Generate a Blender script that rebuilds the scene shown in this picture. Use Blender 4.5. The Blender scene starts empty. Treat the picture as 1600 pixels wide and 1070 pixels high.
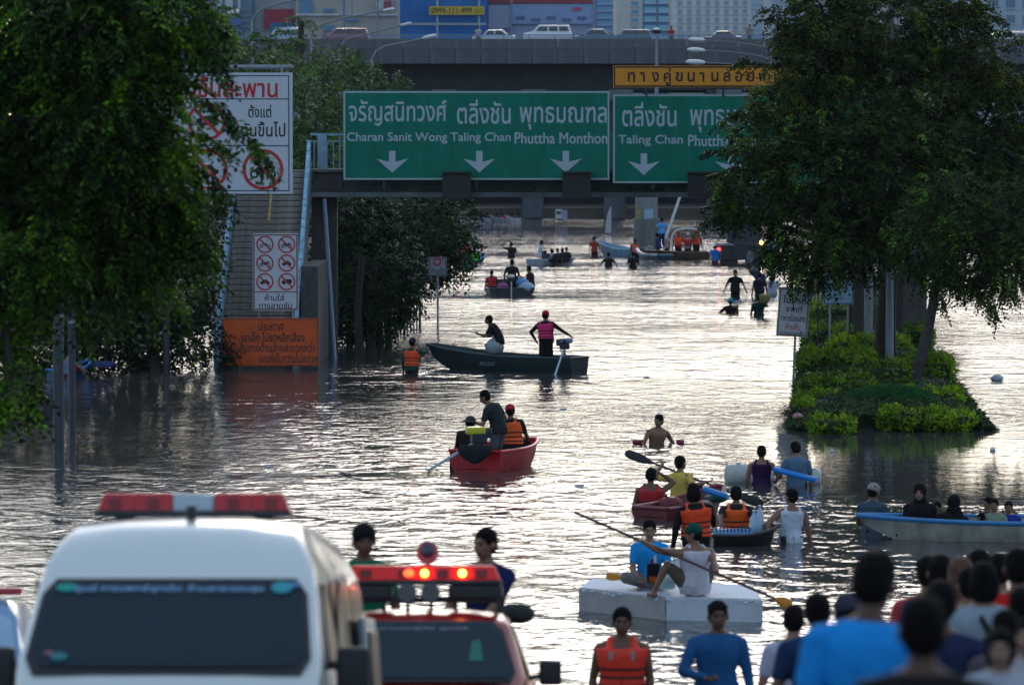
import bpy, bmesh, math, random
import numpy as np
from math import radians as R, sin, cos, pi
from mathutils import Vector, Matrix, noise
from mathutils.geometry import delaunay_2d_cdt

random.seed(7)
rng = np.random.default_rng(7)
S = bpy.context.scene
COL = S.collection

# ------------------------------------------------------------------ camera, sky, sun, exposure
F = 6600.0           # focal length in photo pixels (1600 wide): a 150 mm lens
HC = 6.4             # camera height above the water
PITCH = math.atan(305.0 / F)
cam_d = bpy.data.cameras.new('camera')
cam = bpy.data.objects.new('camera', cam_d)
COL.objects.link(cam)
cam.location = (0, 0, HC)
cam.rotation_euler = (pi / 2 - PITCH, 0, 0)
cam_d.sensor_width = 36
cam_d.lens = 36 * F / 1600
cam_d.clip_start = 1
cam_d.clip_end = 6000
cam_d.dof.use_dof = True
cam_d.dof.focus_distance = 104
cam_d.dof.aperture_fstop = 3.1
S.camera = cam

SUN_EL, SUN_AZ = 16.5, 3.0      # degrees; azimuth to the right of the view axis
world = bpy.data.worlds.new('World')
S.world = world
world.use_nodes = True
wn = world.node_tree
bg = wn.nodes['Background']
sky = wn.nodes.new('ShaderNodeTexSky')
sky.sky_type = 'NISHITA'
sky.sun_disc = False
sky.sun_elevation = R(SUN_EL)
sky.sun_rotation = R(SUN_AZ)
sky.dust_density = 1.0
sky.air_density = 0.8
sky.ozone_density = 2.5
# a thin even veil of high cloud over the whole clear sky
veil = wn.nodes.new('ShaderNodeMix')
veil.data_type = 'RGBA'
veil.inputs[0].default_value = 0.5
veil.inputs[7].default_value = (3.3, 4.2, 5.2, 1)
wn.links.new(sky.outputs[0], veil.inputs[6])
wn.links.new(veil.outputs[2], bg.inputs[0])
bg.inputs[1].default_value = 0.162

sun_d = bpy.data.lights.new('sun', 'SUN')
sun_d.energy = 0.5
sun_d.angle = R(14)
sun_d.color = (1.0, 0.90, 0.80)
sun = bpy.data.objects.new('sun', sun_d)
COL.objects.link(sun)
sv = Vector((sin(R(SUN_AZ)) * cos(R(SUN_EL)), cos(R(SUN_AZ)) * cos(R(SUN_EL)), sin(R(SUN_EL))))
sun.rotation_euler = sv.to_track_quat('Z', 'Y').to_euler()
sun.location = (0, 60, 60)

S.view_settings.view_transform = 'Standard'
S.view_settings.look = 'None'
S.view_settings.exposure = 0.15
S.view_settings.gamma = 1.0
S.render.engine = 'CYCLES'
S.cycles.max_bounces = 6
S.cycles.transparent_max_bounces = 8
S.cycles.caustics_reflective = False
S.cycles.caustics_refractive = False
S.cycles.sample_clamp_indirect = 6
S.cycles.use_denoising = True

# ------------------------------------------------------------------ pixel -> place helpers
def ray(px, py):
    dx, dy = (px - 800) / F, -(py - 535) / F
    c, s = cos(PITCH), sin(PITCH)
    return Vector((dx, c + dy * s, dy * c - s))

def G(px, py, z=0.0):
    """the point at height z seen at photo pixel (px, py)"""
    d = ray(px, py)
    t = (z - HC) / d.z
    return Vector((d.x * t, d.y * t, z))

def W(px, py, Y):
    """the point at distance Y seen at photo pixel (px, py)"""
    d = ray(px, py)
    t = Y / d.y
    return Vector((d.x * t, Y, HC + d.z * t))

def ppm(Y):
    return F / Y      # photo pixels per metre at distance Y

# ------------------------------------------------------------------ materials
_mats = {}
def M(name, col=(0.5, 0.5, 0.5), rough=0.6, metal=0.0, var=0.0, scale=6.0, bump=0.0, bscale=30.0,
      emit=None, spec=0.5, trans=0.0, streak=0.0, coat=0.0):
    if name in _mats:
        return _mats[name]
    m = bpy.data.materials.new(name)
    m.use_nodes = True
    nt = m.node_tree
    b = nt.nodes['Principled BSDF']
    b.inputs['Base Color'].default_value = (*col, 1)
    b.inputs['Roughness'].default_value = rough
    b.inputs['Metallic'].default_value = metal
    b.inputs['Specular IOR Level'].default_value = spec
    b.inputs['Coat Weight'].default_value = coat
    if var or bump or streak:
        tc = nt.nodes.new('ShaderNodeTexCoord')
    if var or streak:
        n = nt.nodes.new('ShaderNodeTexNoise')
        n.inputs['Scale'].default_value = scale
        n.inputs['Detail'].default_value = 5
        n.inputs['Roughness'].default_value = 0.65
        if streak:
            mp = nt.nodes.new('ShaderNodeMapping')
            mp.inputs['Scale'].default_value = (1, 1, streak)
            nt.links.new(tc.outputs['Object'], mp.inputs[0])
            nt.links.new(mp.outputs[0], n.inputs['Vector'])
        else:
            nt.links.new(tc.outputs['Object'], n.inputs['Vector'])
        mr = nt.nodes.new('ShaderNodeMapRange')
        mr.inputs['From Min'].default_value = 0.3
        mr.inputs['From Max'].default_value = 0.7
        mr.inputs['To Min'].default_value = 1 - var
        mr.inputs['To Max'].default_value = 1 + var * 0.6
        nt.links.new(n.outputs['Fac'], mr.inputs['Value'])
        mx = nt.nodes.new('ShaderNodeMix')
        mx.data_type = 'RGBA'
        mx.blend_type = 'MULTIPLY'
        mx.inputs[0].default_value = 1
        mx.inputs[6].default_value = (*col, 1)
        nt.links.new(mr.outputs[0], mx.inputs[7])
        nt.links.new(mx.outputs[2], b.inputs['Base Color'])
    if bump:
        n2 = nt.nodes.new('ShaderNodeTexNoise')
        n2.inputs['Scale'].default_value = bscale
        n2.inputs['Detail'].default_value = 4
        nt.links.new(tc.outputs['Object'], n2.inputs['Vector'])
        bp = nt.nodes.new('ShaderNodeBump')
        bp.inputs['Strength'].default_value = min(1, bump)
        bp.inputs['Distance'].default_value = 0.02
        nt.links.new(n2.outputs['Fac'], bp.inputs['Height'])
        nt.links.new(bp.outputs[0], b.inputs['Normal'])
    if emit:
        b.inputs['Emission Color'].default_value = (*emit[:3], 1)
        b.inputs['Emission Strength'].default_value = emit[3]
    _mats[name] = m
    return m

def cloth(c, tag=''):
    return M('cloth_%d_%d_%d%s' % (c[0] * 999, c[1] * 999, c[2] * 999, tag), c, 0.85, var=0.15, scale=5, bump=0.9, bscale=11, spec=0.15)

def leafmat(name, dark, light, trans=0.25, rough=0.55):
    m = bpy.data.materials.new(name)
    m.use_nodes = True
    nt = m.node_tree
    b = nt.nodes['Principled BSDF']
    b.inputs['Roughness'].default_value = rough
    b.inputs['Specular IOR Level'].default_value = 0.25
    tc = nt.nodes.new('ShaderNodeTexCoord')
    geo = nt.nodes.new('ShaderNodeNewGeometry')
    n = nt.nodes.new('ShaderNodeTexNoise')
    n.inputs['Scale'].default_value = 1.5
    n.inputs['Detail'].default_value = 4
    nt.links.new(tc.outputs['Object'], n.inputs['Vector'])
    add = nt.nodes.new('ShaderNodeMath')
    add.operation = 'MULTIPLY_ADD'
    add.inputs[1].default_value = 0.45
    nt.links.new(geo.outputs['Random Per Island'], add.inputs[0])
    nt.links.new(n.outputs['Fac'], add.inputs[2])
    cr = nt.nodes.new('ShaderNodeValToRGB')
    cr.color_ramp.elements[0].position = 0.58
    cr.color_ramp.elements[0].color = (*dark, 1)
    cr.color_ramp.elements[1].position = 1.0
    cr.color_ramp.elements[1].color = (*light, 1)
    nt.links.new(add.outputs[0], cr.inputs[0])
    nt.links.new(cr.outputs[0], b.inputs['Base Color'])
    t = nt.nodes.new('ShaderNodeBsdfTranslucent')
    nt.links.new(cr.outputs[0], t.inputs[0])
    ms = nt.nodes.new('ShaderNodeMixShader')
    ms.inputs[0].default_value = trans
    nt.links.new(b.outputs[0], ms.inputs[1])
    nt.links.new(t.outputs[0], ms.inputs[2])
    nt.links.new(ms.outputs[0], nt.nodes['Material Output'].inputs[0])
    return m

# ------------------------------------------------------------------ object helpers
def tag(o, label=None, cat=None, group=None, kind=None):
    if label: o['label'] = label
    if cat: o['category'] = cat
    if group: o['group'] = group
    if kind: o['kind'] = kind
    return o

def thing(name, label, cat, loc=(0, 0, 0), rz=0.0, group=None):
    o = bpy.data.objects.new(name, None)
    COL.objects.link(o)
    o.location = loc
    o.rotation_euler = (0, 0, rz)
    o.empty_display_size = 0.2
    return tag(o, label, cat, group)

def inv(parent):
    """matrix from the world into the thing an object hangs under"""
    m = Matrix.Identity(4)
    p = parent
    while p is not None:
        m = m @ (Matrix.LocRotScale(p.location, p.rotation_euler, p.scale)).inverted()
        p = p.parent
    return m

class MB:
    def __init__(self):
        self.v = []; self.f = []
    def add(self, vs, fs):
        n = len(self.v)
        self.v += [tuple(v) for v in vs]
        self.f += [tuple(i + n for i in f) for f in fs]
        return self
    def box(self, c, s, rz=0.0, mat=None):
        x, y, z = s[0] / 2, s[1] / 2, s[2] / 2
        vs = [Vector((sx * x, sy * y, sz * z)) for sz in (-1, 1) for sy in (-1, 1) for sx in (-1, 1)]
        if mat is not None: vs = [mat @ v for v in vs]
        elif rz: vs = [Matrix.Rotation(rz, 3, 'Z') @ v for v in vs]
        c = Vector(c)
        return self.add([v + c for v in vs], [(0, 2, 3, 1), (4, 5, 7, 6), (0, 1, 5, 4), (2, 6, 7, 3), (0, 4, 6, 2), (1, 3, 7, 5)])
    def beam(self, a, b, w, h=None):
        """square bar from a to b"""
        a = Vector(a); b = Vector(b); h = h or w
        d = b - a
        q = d.to_track_quat('Z', 'Y').to_matrix()
        return self.box((a + b) / 2, (w, h, d.length), mat=q)
    def tube(self, pts, r, n=8, cap=True):
        pts = [Vector(p) for p in pts]
        if not hasattr(r, '__len__'): r = [r] * len(pts)
        vs, fs = [], []
        up = None
        for i, p in enumerate(pts):
            d = (pts[min(i + 1, len(pts) - 1)] - pts[max(i - 1, 0)]).normalized()
            if up is None:
                up = Vector((0, 0, 1)) if abs(d.z) < 0.9 else Vector((1, 0, 0))
            a = d.cross(up).normalized(); b = d.cross(a).normalized()
            up = -b if b.length else up
            for k in range(n):
                t = 2 * pi * k / n
                vs.append(p + (a * cos(t) - b * sin(t)) * r[i])
        for i in range(len(pts) - 1):
            for k in range(n):
                k2 = (k + 1) % n
                fs.append((i * n + k, i * n + k2, (i + 1) * n + k2, (i + 1) * n + k))
        if cap:
            fs.append(tuple(range(n - 1, -1, -1)))
            fs.append(tuple(range((len(pts) - 1) * n, len(pts) * n)))
        return self.add(vs, fs)
    def loft(self, rings, closed_caps=True):
        """rings: equal-length closed loops of points, outward for increasing index counter-clockwise seen from the first"""
        n = len(rings[0]); vs = [p for r_ in rings for p in r_]; fs = []
        for i in range(len(rings) - 1):
            for k in range(n):
                k2 = (k + 1) % n
                fs.append((i * n + k, i * n + k2, (i + 1) * n + k2, (i + 1) * n + k))
        if closed_caps:
            fs.append(tuple(range(n - 1, -1, -1)))
            fs.append(tuple(range((len(rings) - 1) * n, len(rings) * n)))
        return self.add(vs, fs)
    def prism(self, poly, off):
        """closed prism: polygon swept by the vector off"""
        n = len(poly); off = Vector(off)
        a = [Vector(p) for p in poly]
        vs = a + [p + off for p in a]
        fs = [tuple(range(n - 1, -1, -1)), tuple(range(n, 2 * n))]
        for k in range(n):
            k2 = (k + 1) % n
            fs.append((k, k2, n + k2, n + k))
        return self.add(vs, fs)
    def sphere(self, c, r, n=10, m=7, mat=None):
        r = Vector(r) if hasattr(r, '__len__') else Vector((r, r, r))
        c = Vector(c)
        vs = []; fs = []
        for i in range(1, m):
            ph = pi * i / m
            for k in range(n):
                t = 2 * pi * k / n
                v = Vector((r.x * sin(ph) * cos(t), r.y * sin(ph) * sin(t), -r.z * cos(ph)))
                if mat is not None: v = mat @ v
                vs.append(v + c)
        bot = Vector((0, 0, -r.z)); top = Vector((0, 0, r.z))
        if mat is not None: bot = mat @ bot; top = mat @ top
        vs += [bot + c, top + c]
        B = len(vs) - 2; T = B + 1
        for k in range(n):
            k2 = (k + 1) % n
            fs.append((B, k2, k))
            for i in range(m - 2):
                fs.append((i * n + k, i * n + k2, (i + 1) * n + k2, (i + 1) * n + k))
            fs.append(((m - 2) * n + k, (m - 2) * n + k2, T))
        return self.add(vs, fs)
    def build(self, name, mat, parent=None, world=False, smooth=False, bevel=0.0, seg=2):
        me = bpy.data.meshes.new(name)
        vs = self.v
        if world and parent is not None:
            m = inv(parent)
            vs = [m @ Vector(v) for v in vs]
        me.from_pydata([tuple(v) for v in vs], [], self.f)
        bm = bmesh.new(); bm.from_mesh(me)
        bmesh.ops.recalc_face_normals(bm, faces=bm.faces)
        if bevel:
            bmesh.ops.bevel(bm, geom=[e for e in bm.edges if len(e.link_faces) == 2 and e.calc_face_angle(0) > 0.5],
                            offset=bevel, segments=seg, profile=0.6, affect='EDGES', clamp_overlap=True)
        bm.to_mesh(me); bm.free()
        if mat is not None: me.materials.append(mat)
        if smooth:
            me.polygons.foreach_set('use_smooth', [True] * len(me.polygons))
            if smooth != 'all' :
                try: me.set_sharp_from_angle(angle=R(38))
                except Exception: pass
        o = bpy.data.objects.new(name, me)
        COL.objects.link(o)
        if parent is not None: o.parent = parent
        return o

def npmesh(name, verts, faces, mat, parent=None, smooth=False):
    """many equal-sized faces from numpy arrays"""
    me = bpy.data.meshes.new(name)
    nv, nf, k = len(verts), len(faces), faces.shape[1]
    me.vertices.add(nv)
    me.vertices.foreach_set('co', np.ascontiguousarray(verts, dtype=np.float32).ravel())
    me.loops.add(nf * k)
    me.loops.foreach_set('vertex_index', np.ascontiguousarray(faces, dtype=np.int32).ravel())
    me.polygons.add(nf)
    me.polygons.foreach_set('loop_start', np.arange(0, nf * k, k, dtype=np.int32))
    me.polygons.foreach_set('use_smooth', np.full(nf, smooth))
    me.update(calc_edges=True)
    me.materials.append(mat)
    o = bpy.data.objects.new(name, me)
    COL.objects.link(o)
    if parent is not None: o.parent = parent
    return o

def copy_tree(o, loc=None, rz=None, parent=None, label=None):
    c = o.copy()
    COL.objects.link(c)
    if parent is not None: c.parent = parent
    if loc is not None: c.location = loc
    if rz is not None: c.rotation_euler = (0, 0, rz)
    if label: c['label'] = label
    for ch in list(o.children):
        copy_tree(ch, parent=c)
    return c

# lettering: text turned into flat relief a few millimetres thick
_txt = {}
def text_geo(s, bold=0.0):
    """outlines of the text, filled by winding number (overlapping strokes of a letter merge cleanly)"""
    key = (s, bold)
    if key in _txt: return _txt[key]
    cu = bpy.data.curves.new('lettering', 'FONT')
    cu.body = s; cu.align_x = 'CENTER'; cu.resolution_u = 3
    cu.fill_mode = 'NONE'
    o = bpy.data.objects.new('lettering', cu)
    COL.objects.link(o)
    dg = bpy.context.evaluated_depsgraph_get()
    me = bpy.data.meshes.new_from_object(o.evaluated_get(dg))
    co = [Vector(p.co[:2]) for p in me.vertices]
    nxt = {}
    for e in me.edges: nxt.setdefault(e.vertices[0], []).append(e.vertices[1]); nxt.setdefault(e.vertices[1], []).append(e.vertices[0])
    bpy.data.objects.remove(o); bpy.data.curves.remove(cu); bpy.data.meshes.remove(me)
    seen, loops = set(), []
    for a in range(len(co)):
        if a in seen or a not in nxt: continue
        lp = [a]; seen.add(a); cur = a
        while True:
            n_ = [q for q in nxt[cur] if q not in seen]
            if not n_: break
            cur = min(n_) if len(lp) == 1 else n_[0]
            seen.add(cur); lp.append(cur)
        if len(lp) > 2: loops.append(lp)
    if bold:
        # thicken the strokes: move every outline point outwards
        def area(lp): return sum(co[lp[i]].cross(co[lp[(i + 1) % len(lp)]]) for i in range(len(lp))) / 2
        big = max(loops, key=lambda q: abs(area(q)))
        sg = 1 if area(big) > 0 else -1
        nco = list(co)
        for lp in loops:
            for i, a in enumerate(lp):
                d0 = (co[a] - co[lp[i - 1]]); d1 = (co[lp[(i + 1) % len(lp)]] - co[a])
                d0 = d0.normalized() if d0.length > 1e-7 else Vector((0, 0)); d1 = d1.normalized() if d1.length > 1e-7 else Vector((0, 0))
                t_ = d0 + d1
                if t_.length < 1e-4: continue
                t_.normalize()
                nco[a] = co[a] + Vector((t_.y, -t_.x)) * sg * bold
        co = nco
    edges = [(lp[i], lp[(i + 1) % len(lp)]) for lp in loops for i in range(len(lp))]
    # orientation as stored: vertex order inside a contour is the drawing order
    vs, _, fs, *_ = delaunay_2d_cdt(co, edges, [], 0, 1e-5)
    v = np.array([(p[0], p[1], 0.0) for p in vs])
    P = np.array([(p[0], p[1]) for p in co])
    E = np.array(edges)
    A, B_ = P[E[:, 0]], P[E[:, 1]]
    out = []
    for f in fs:
        c = v[list(f), :2].mean(0)
        up = (A[:, 1] <= c[1]) & (B_[:, 1] > c[1]); dn = (A[:, 1] > c[1]) & (B_[:, 1] <= c[1])
        cr = (B_[:, 0] - A[:, 0]) * (c[1] - A[:, 1]) - (c[0] - A[:, 0]) * (B_[:, 1] - A[:, 1])
        wn_ = int((up & (cr > 0)).sum()) - int((dn & (cr < 0)).sum())
        if wn_ != 0: out.append(tuple(f))
    _txt[key] = (v, out)
    return _txt[key]

def lettering(parent, s, x0, x1, z0, z1, y, mat, bold=0.0, name='lettering', rot=None, stretch=True):
    """text on a plane y = const facing -Y, filling x0..x1, z0..z1 of the parent's own space"""
    v, f = text_geo(s, bold)
    if len(v) == 0: return None
    a, b = v.min(0), v.max(0)
    sx = (x1 - x0) / (b[0] - a[0]); sz = (z1 - z0) / (b[1] - a[1])
    if not stretch: sx = sz = min(sx, sz)
    cx, cz = (x0 + x1) / 2, (z0 + z1) / 2
    mx, mz = (a[0] + b[0]) / 2, (a[1] + b[1]) / 2
    pts = [Vector((cx + (p[0] - mx) * sx, y, cz + (p[1] - mz) * sz)) for p in v]
    if rot is not None: pts = [rot @ p for p in pts]
    me = bpy.data.meshes.new(name)
    me.from_pydata([tuple(p) for p in pts], [], f)
    me.materials.append(mat)
    o = bpy.data.objects.new(name, me)
    COL.objects.link(o); o.parent = parent
    return o

# ------------------------------------------------------------------ shared materials
concrete = M('concrete', (0.16, 0.16, 0.155), 0.85, var=0.35, scale=1.2, bump=0.4, bscale=20, streak=0.35)
concrete_d = M('concrete_dark', (0.10, 0.105, 0.11), 0.85, var=0.4, scale=2.0, bump=0.4, bscale=20)
steel = M('galvanised_steel', (0.26, 0.29, 0.32), 0.5, 0.5, var=0.2)
dark_steel = M('dark_steel', (0.035, 0.04, 0.045), 0.5, 0.3)
black = M('black_plastic', (0.012, 0.012, 0.014), 0.5)
rubber = M('rubber', (0.02, 0.02, 0.02), 0.8)
white_p = M('white_sign_face', (0.56, 0.60, 0.66), 0.45, var=0.08, scale=2)
white_l = M('white_lettering', (0.42, 0.50, 0.56), 0.5)
red_p = M('red_sign_paint', (0.50, 0.015, 0.02), 0.5)
black_l = M('black_lettering', (0.015, 0.015, 0.018), 0.6)
blue_peel = M('peeling_blue_paint', (0.26, 0.52, 0.70), 0.6, var=0.6, scale=5, bump=0.3)
asphalt = M('asphalt', (0.05, 0.05, 0.052), 0.85, var=0.25, scale=3, bump=0.5, bscale=60)
bark = M('bark', (0.055, 0.045, 0.038), 0.9, var=0.4, scale=6, bump=1, bscale=14)

# ------------------------------------------------------------------ water
wm = bpy.data.materials.new('flood_water')
wm.use_nodes = True
nt = wm.node_tree
b = nt.nodes['Principled BSDF']
b.inputs['Base Color'].default_value = (0.060, 0.060, 0.060, 1)
b.inputs['Roughness'].default_value = 0.05
b.inputs['IOR'].default_value = 1.33
tc = nt.nodes.new('ShaderNodeTexCoord')
def wnoise(scale, sx, sy, detail, rough=0.55, dist=0.0, loc=0):
    mp = nt.nodes.new('ShaderNodeMapping')
    mp.inputs['Scale'].default_value = (sx, sy, 1)
    mp.inputs['Location'].default_value = (loc, loc * 1.7, 0)
    mp.inputs['Rotation'].default_value = (0, 0, R(8))
    n = nt.nodes.new('ShaderNodeTexNoise')
    n.noise_dimensions = '2D'
    n.inputs['Scale'].default_value = scale
    n.inputs['Detail'].default_value = detail
    n.inputs['Roughness'].default_value = rough
    n.inputs['Distortion'].default_value = dist
    nt.links.new(tc.outputs['Object'], mp.inputs[0])
    nt.links.new(mp.outputs[0], n.inputs['Vector'])
    return n.outputs['Fac']
def wmath(op, a, b_=None, c=None):
    n = nt.nodes.new('ShaderNodeMath'); n.operation = op
    for i, v in enumerate((a, b_, c)):
        if v is None: continue
        if isinstance(v, (int, float)): n.inputs[i].default_value = v
        else: nt.links.new(v, n.inputs[i])
    return n.outputs[0]
w1 = wnoise(0.55, 1.0, 0.8, 2, 0.5, 0.6)          # swell and wakes, metres long
w2 = wnoise(1.7, 1.0, 0.8, 3, 0.5, 1.0, 31)      # chop about half a metre
w3 = wnoise(6.5, 0.8, 1.0, 2, 0.5, 0.3, 77)       # ripples
wpatch = wnoise(0.06, 0.6, 1.6, 2, 0.5, 0.5, 13)  # calmer and rougher patches
patch = nt.nodes.new('ShaderNodeMapRange')
patch.inputs['From Min'].default_value = 0.35; patch.inputs['From Max'].default_value = 0.65
patch.inputs['To Min'].default_value = 0.55; patch.inputs['To Max'].default_value = 1.25
nt.links.new(wpatch, patch.inputs['Value'])
# lee behind the planted strip: calm water where the strip and its trees stop the breeze
sep = nt.nodes.new('ShaderNodeSeparateXYZ')
nt.links.new(tc.outputs['Object'], sep.inputs[0])
dx = wmath('DIVIDE', wmath('SUBTRACT', sep.outputs[0], 9.3), 4.6)
dy = wmath('DIVIDE', wmath('SUBTRACT', sep.outputs[1], 87.5), 11.5)
rr = wmath('ADD', wmath('POWER', wmath('ABSOLUTE', dx), 3.0), wmath('POWER', wmath('ABSOLUTE', dy), 3.0))
calm = nt.nodes.new('ShaderNodeMapRange')
calm.inputs['From Min'].default_value = 0.5; calm.inputs['From Max'].default_value = 1.3
calm.inputs['To Min'].default_value = 0.15; calm.inputs['To Max'].default_value = 1.0
nt.links.new(rr, calm.inputs['Value'])
w1 = wmath('SUBTRACT', w1, .5); w2 = wmath('SUBTRACT', w2, .5); w3 = wmath('SUBTRACT', w3, .5)
h = wmath('ADD', wmath('MULTIPLY', w1, 0.05), wmath('ADD', wmath('MULTIPLY', w2, 0.034), wmath('MULTIPLY', w3, 0.006)))
h = wmath('MULTIPLY', wmath('MULTIPLY', h, patch.outputs[0]), calm.outputs[0])
# smooth wakes trailing behind the swimmer, the red boat and the skiff
for cx_, cy_, rx_, ry_ in ((1.2, 90.8, 1.7, .8), (-3.3, 82.3, 3.0, .8), (-.2, 180.5, 6.0, 2.2), (-4.6, 116.5, 4.5, 1.0), (1.2, 117.2, 3.0, .9), (-10.5, 94.0, 5.0, 19.0)):
    ex_ = wmath('DIVIDE', wmath('SUBTRACT', sep.outputs[0], cx_), rx_); ey_ = wmath('DIVIDE', wmath('SUBTRACT', sep.outputs[1], cy_), ry_)
    q_ = wmath('ADD', wmath('MULTIPLY', ex_, ex_), wmath('MULTIPLY', ey_, ey_))
    mr_ = nt.nodes.new('ShaderNodeMapRange')
    mr_.inputs['From Min'].default_value = .3; mr_.inputs['From Max'].default_value = 1.6
    mr_.inputs['To Min'].default_value = .35; mr_.inputs['To Max'].default_value = 1.0
    nt.links.new(q_, mr_.inputs['Value'])
    h = wmath('MULTIPLY', h, mr_.outputs[0])
bp = nt.nodes.new('ShaderNodeBump')
bp.inputs['Strength'].default_value = 1.0
bp.inputs['Distance'].default_value = 1.0
nt.links.new(h, bp.inputs['Height'])
nt.links.new(bp.outputs[0], b.inputs['Normal'])
water = MB().add([(-1500, -300, 0), (1500, -300, 0), (1500, 2500, 0), (-1500, 2500, 0)], [(0, 1, 2, 3)]).build('water', wm)
tag(water, kind='structure')

# the ramp road that climbs out of the water to the camera
def ramp_z(y):
    return 5.12 - 0.12 * y if y > -10 else 6.32
road = MB()
road.prism([(-13, 55, -2.6), (-13, 55, -1.48), (-13, -10, 6.32), (-13, -200, 6.32), (-13, -200, -2.6)], (26, 0, 0))
rd = road.build('road', asphalt); tag(rd, kind='structure')
for sx in (-1, 1):
    kb = MB().prism([(sx * 12.4, 55, -1.6), (sx * 12.4, 55, -1.33), (sx * 12.4, -10, 6.47), (sx * 12.4, -200, 6.47), (sx * 12.4, -200, 6.2), (sx * 12.4, -10, 6.2)], (0.35, 0, 0)).build('kerb', concrete)
    tag(kb, kind='structure')
pv = MB().prism([(2.75, 55, -1.6), (2.75, 55, -1.20), (2.75, -10, 6.60), (2.75, -200, 6.60), (2.75, -200, 6.2), (2.75, -10, 6.2)], (9.0, 0, 0)).build('pavement', concrete)
tag(pv, kind='structure')
yellow_line = M('road_paint', (0.7, 0.7, 0.66), 0.7, var=0.2)
ln = MB()
for k in range(14):
    y0 = -100 + k * 11
    def zz(y): return ramp_z(y) + 0.004
    ln.add([(-3.07, y0, zz(y0)), (-2.93, y0, zz(y0)), (-2.93, y0 + 3, zz(y0 + 3)), (-3.07, y0 + 3, zz(y0 + 3))], [(0, 1, 2, 3)])
lo = ln.build('road_markings', yellow_line); tag(lo, kind='structure')

# land beyond the overpass
land_m = M('dark_ground', (0.022, 0.028, 0.028), 0.95, var=0.3, scale=0.3)
land = MB().prism([(-900, 374, -1), (-900, 382, 0.9), (-900, 2400, 1.2), (-900, 2400, -1)], (1800, 0, 0)).build('ground', land_m)
tag(land, kind='structure')
bank = MB()
for (x0, x1, y0, y1) in [(-300, -21.5, 96, 374), (-21.5, -10.9, 137, 374), (36, 300, 100, 374)]:
    bank.box(((x0 + x1) / 2, (y0 + y1) / 2, -0.4), (x1 - x0, y1 - y0, 0.9))
tag(bank.build('river_bank', land_m, bevel=0.3), kind='structure')

# ------------------------------------------------------------------ overpass
YO = 375.0
ov = thing('overpass', 'long concrete overpass with cars on it, spanning behind the green road signs', 'overpass', (0, YO, 0))
zt, zm, zb = W(800, 61, YO).z, W(800, 76, YO).z, W(800, 100, YO).z
zu = W(800, 141, YO + 4).z
pm = M('overpass_concrete', (0.145, 0.15, 0.16), 0.85, var=0.4, scale=0.35, bump=0.3, bscale=6, streak=0.3)
pm2 = M('overpass_concrete_stained', (0.12, 0.13, 0.145), 0.85, var=0.5, scale=0.45, bump=0.3, bscale=6, streak=0.25)
xs = -78.0
pan = fas = None
i = 0
while xs < 78:
    w = 2.28
    for nm, z0, z1, y, mm in (('parapet_panel', zm, zt, -0.06, pm), ('fascia_panel', zb, zm - 0.03, 0.0, pm2)):
        key = nm + str(i % 2)
        o = MB().box((0, 0, (z0 + z1) / 2), (w - 0.05, 0.30, z1 - z0)).build(nm, mm, ov, bevel=0.02, seg=1) if i < 1 else None
        if o is None:
            src = pan if nm == 'parapet_panel' else fas
            o = src.copy(); COL.objects.link(o)
        elif nm == 'parapet_panel': pan = o
        else: fas = o
        o.location = (xs + w / 2, y + 0.01 * (random.random() - .5), 0)
    xs += w; i += 1
MB().box((0, 14.2, (zb + zm) / 2 + 0.1), (160, 28, zm - zb - 0.5)).build('deck', pm2, ov)
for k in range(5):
    MB().box((0, 5 + 5.2 * k, (zu + zb) / 2), (160, 1.2, zb - zu)).build('girder', M('soffit_concrete_shade', (.045, .052, .065), .9, var=.35, scale=.6), ov)  # shade beneath the deck put into a darker concrete colour
MB().box((0, 28.2, (zb + zt) / 2), (160, 0.3, zt - zb)).build('far_parapet', pm, ov)
rail_m = M('blue_grey_railing', (0.16, 0.25, 0.36), 0.5, 0.2)
MB().box((0, 0, zt + 0.33), (158, 0.08, 0.1)).box((0, 0, zt + 0.14), (158, 0.06, 0.07)).build('handrail', rail_m, ov)
pst = MB().box((0, 0, zt + 0.17), (0.08, 0.08, 0.4)).build('railing_post', rail_m, ov)
for k in range(1, 68):
    o = pst.copy(); COL.objects.link(o); o.location = (-76 + k * 2.28, 0, 0)
pst.location = (-76, 0, 0)
pm_d = M('pier_concrete_shade', (.075, .085, .10), .85, var=.45, scale=.8, streak=.3)  # darker copy of the overpass concrete, with underbridge shade in its colour
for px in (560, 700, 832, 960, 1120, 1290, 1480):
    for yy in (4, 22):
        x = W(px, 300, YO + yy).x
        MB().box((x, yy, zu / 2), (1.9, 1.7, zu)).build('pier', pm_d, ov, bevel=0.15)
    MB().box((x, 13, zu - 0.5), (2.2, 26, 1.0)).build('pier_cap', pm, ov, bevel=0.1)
far_dark = M('far_wall_shade', (0.015, 0.022, 0.032), 0.9, var=0.7, scale=0.25)  # navy shade under the overpass put into the wall colour
# wall and shops in the shade beyond
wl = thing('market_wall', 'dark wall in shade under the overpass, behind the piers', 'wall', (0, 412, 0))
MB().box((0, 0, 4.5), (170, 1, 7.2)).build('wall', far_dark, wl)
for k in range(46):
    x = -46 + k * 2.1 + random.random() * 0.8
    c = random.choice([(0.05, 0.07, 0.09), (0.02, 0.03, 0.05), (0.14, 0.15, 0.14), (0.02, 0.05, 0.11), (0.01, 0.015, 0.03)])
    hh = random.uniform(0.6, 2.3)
    MB().box((x, -0.58, 1.2 + random.random() * 2.8), (random.uniform(0.9, 2.0), 0.1, hh)).build('shutter', M('shutter_%d' % (c[0] * 100), c, 0.7, var=0.4, scale=1), wl)

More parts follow.
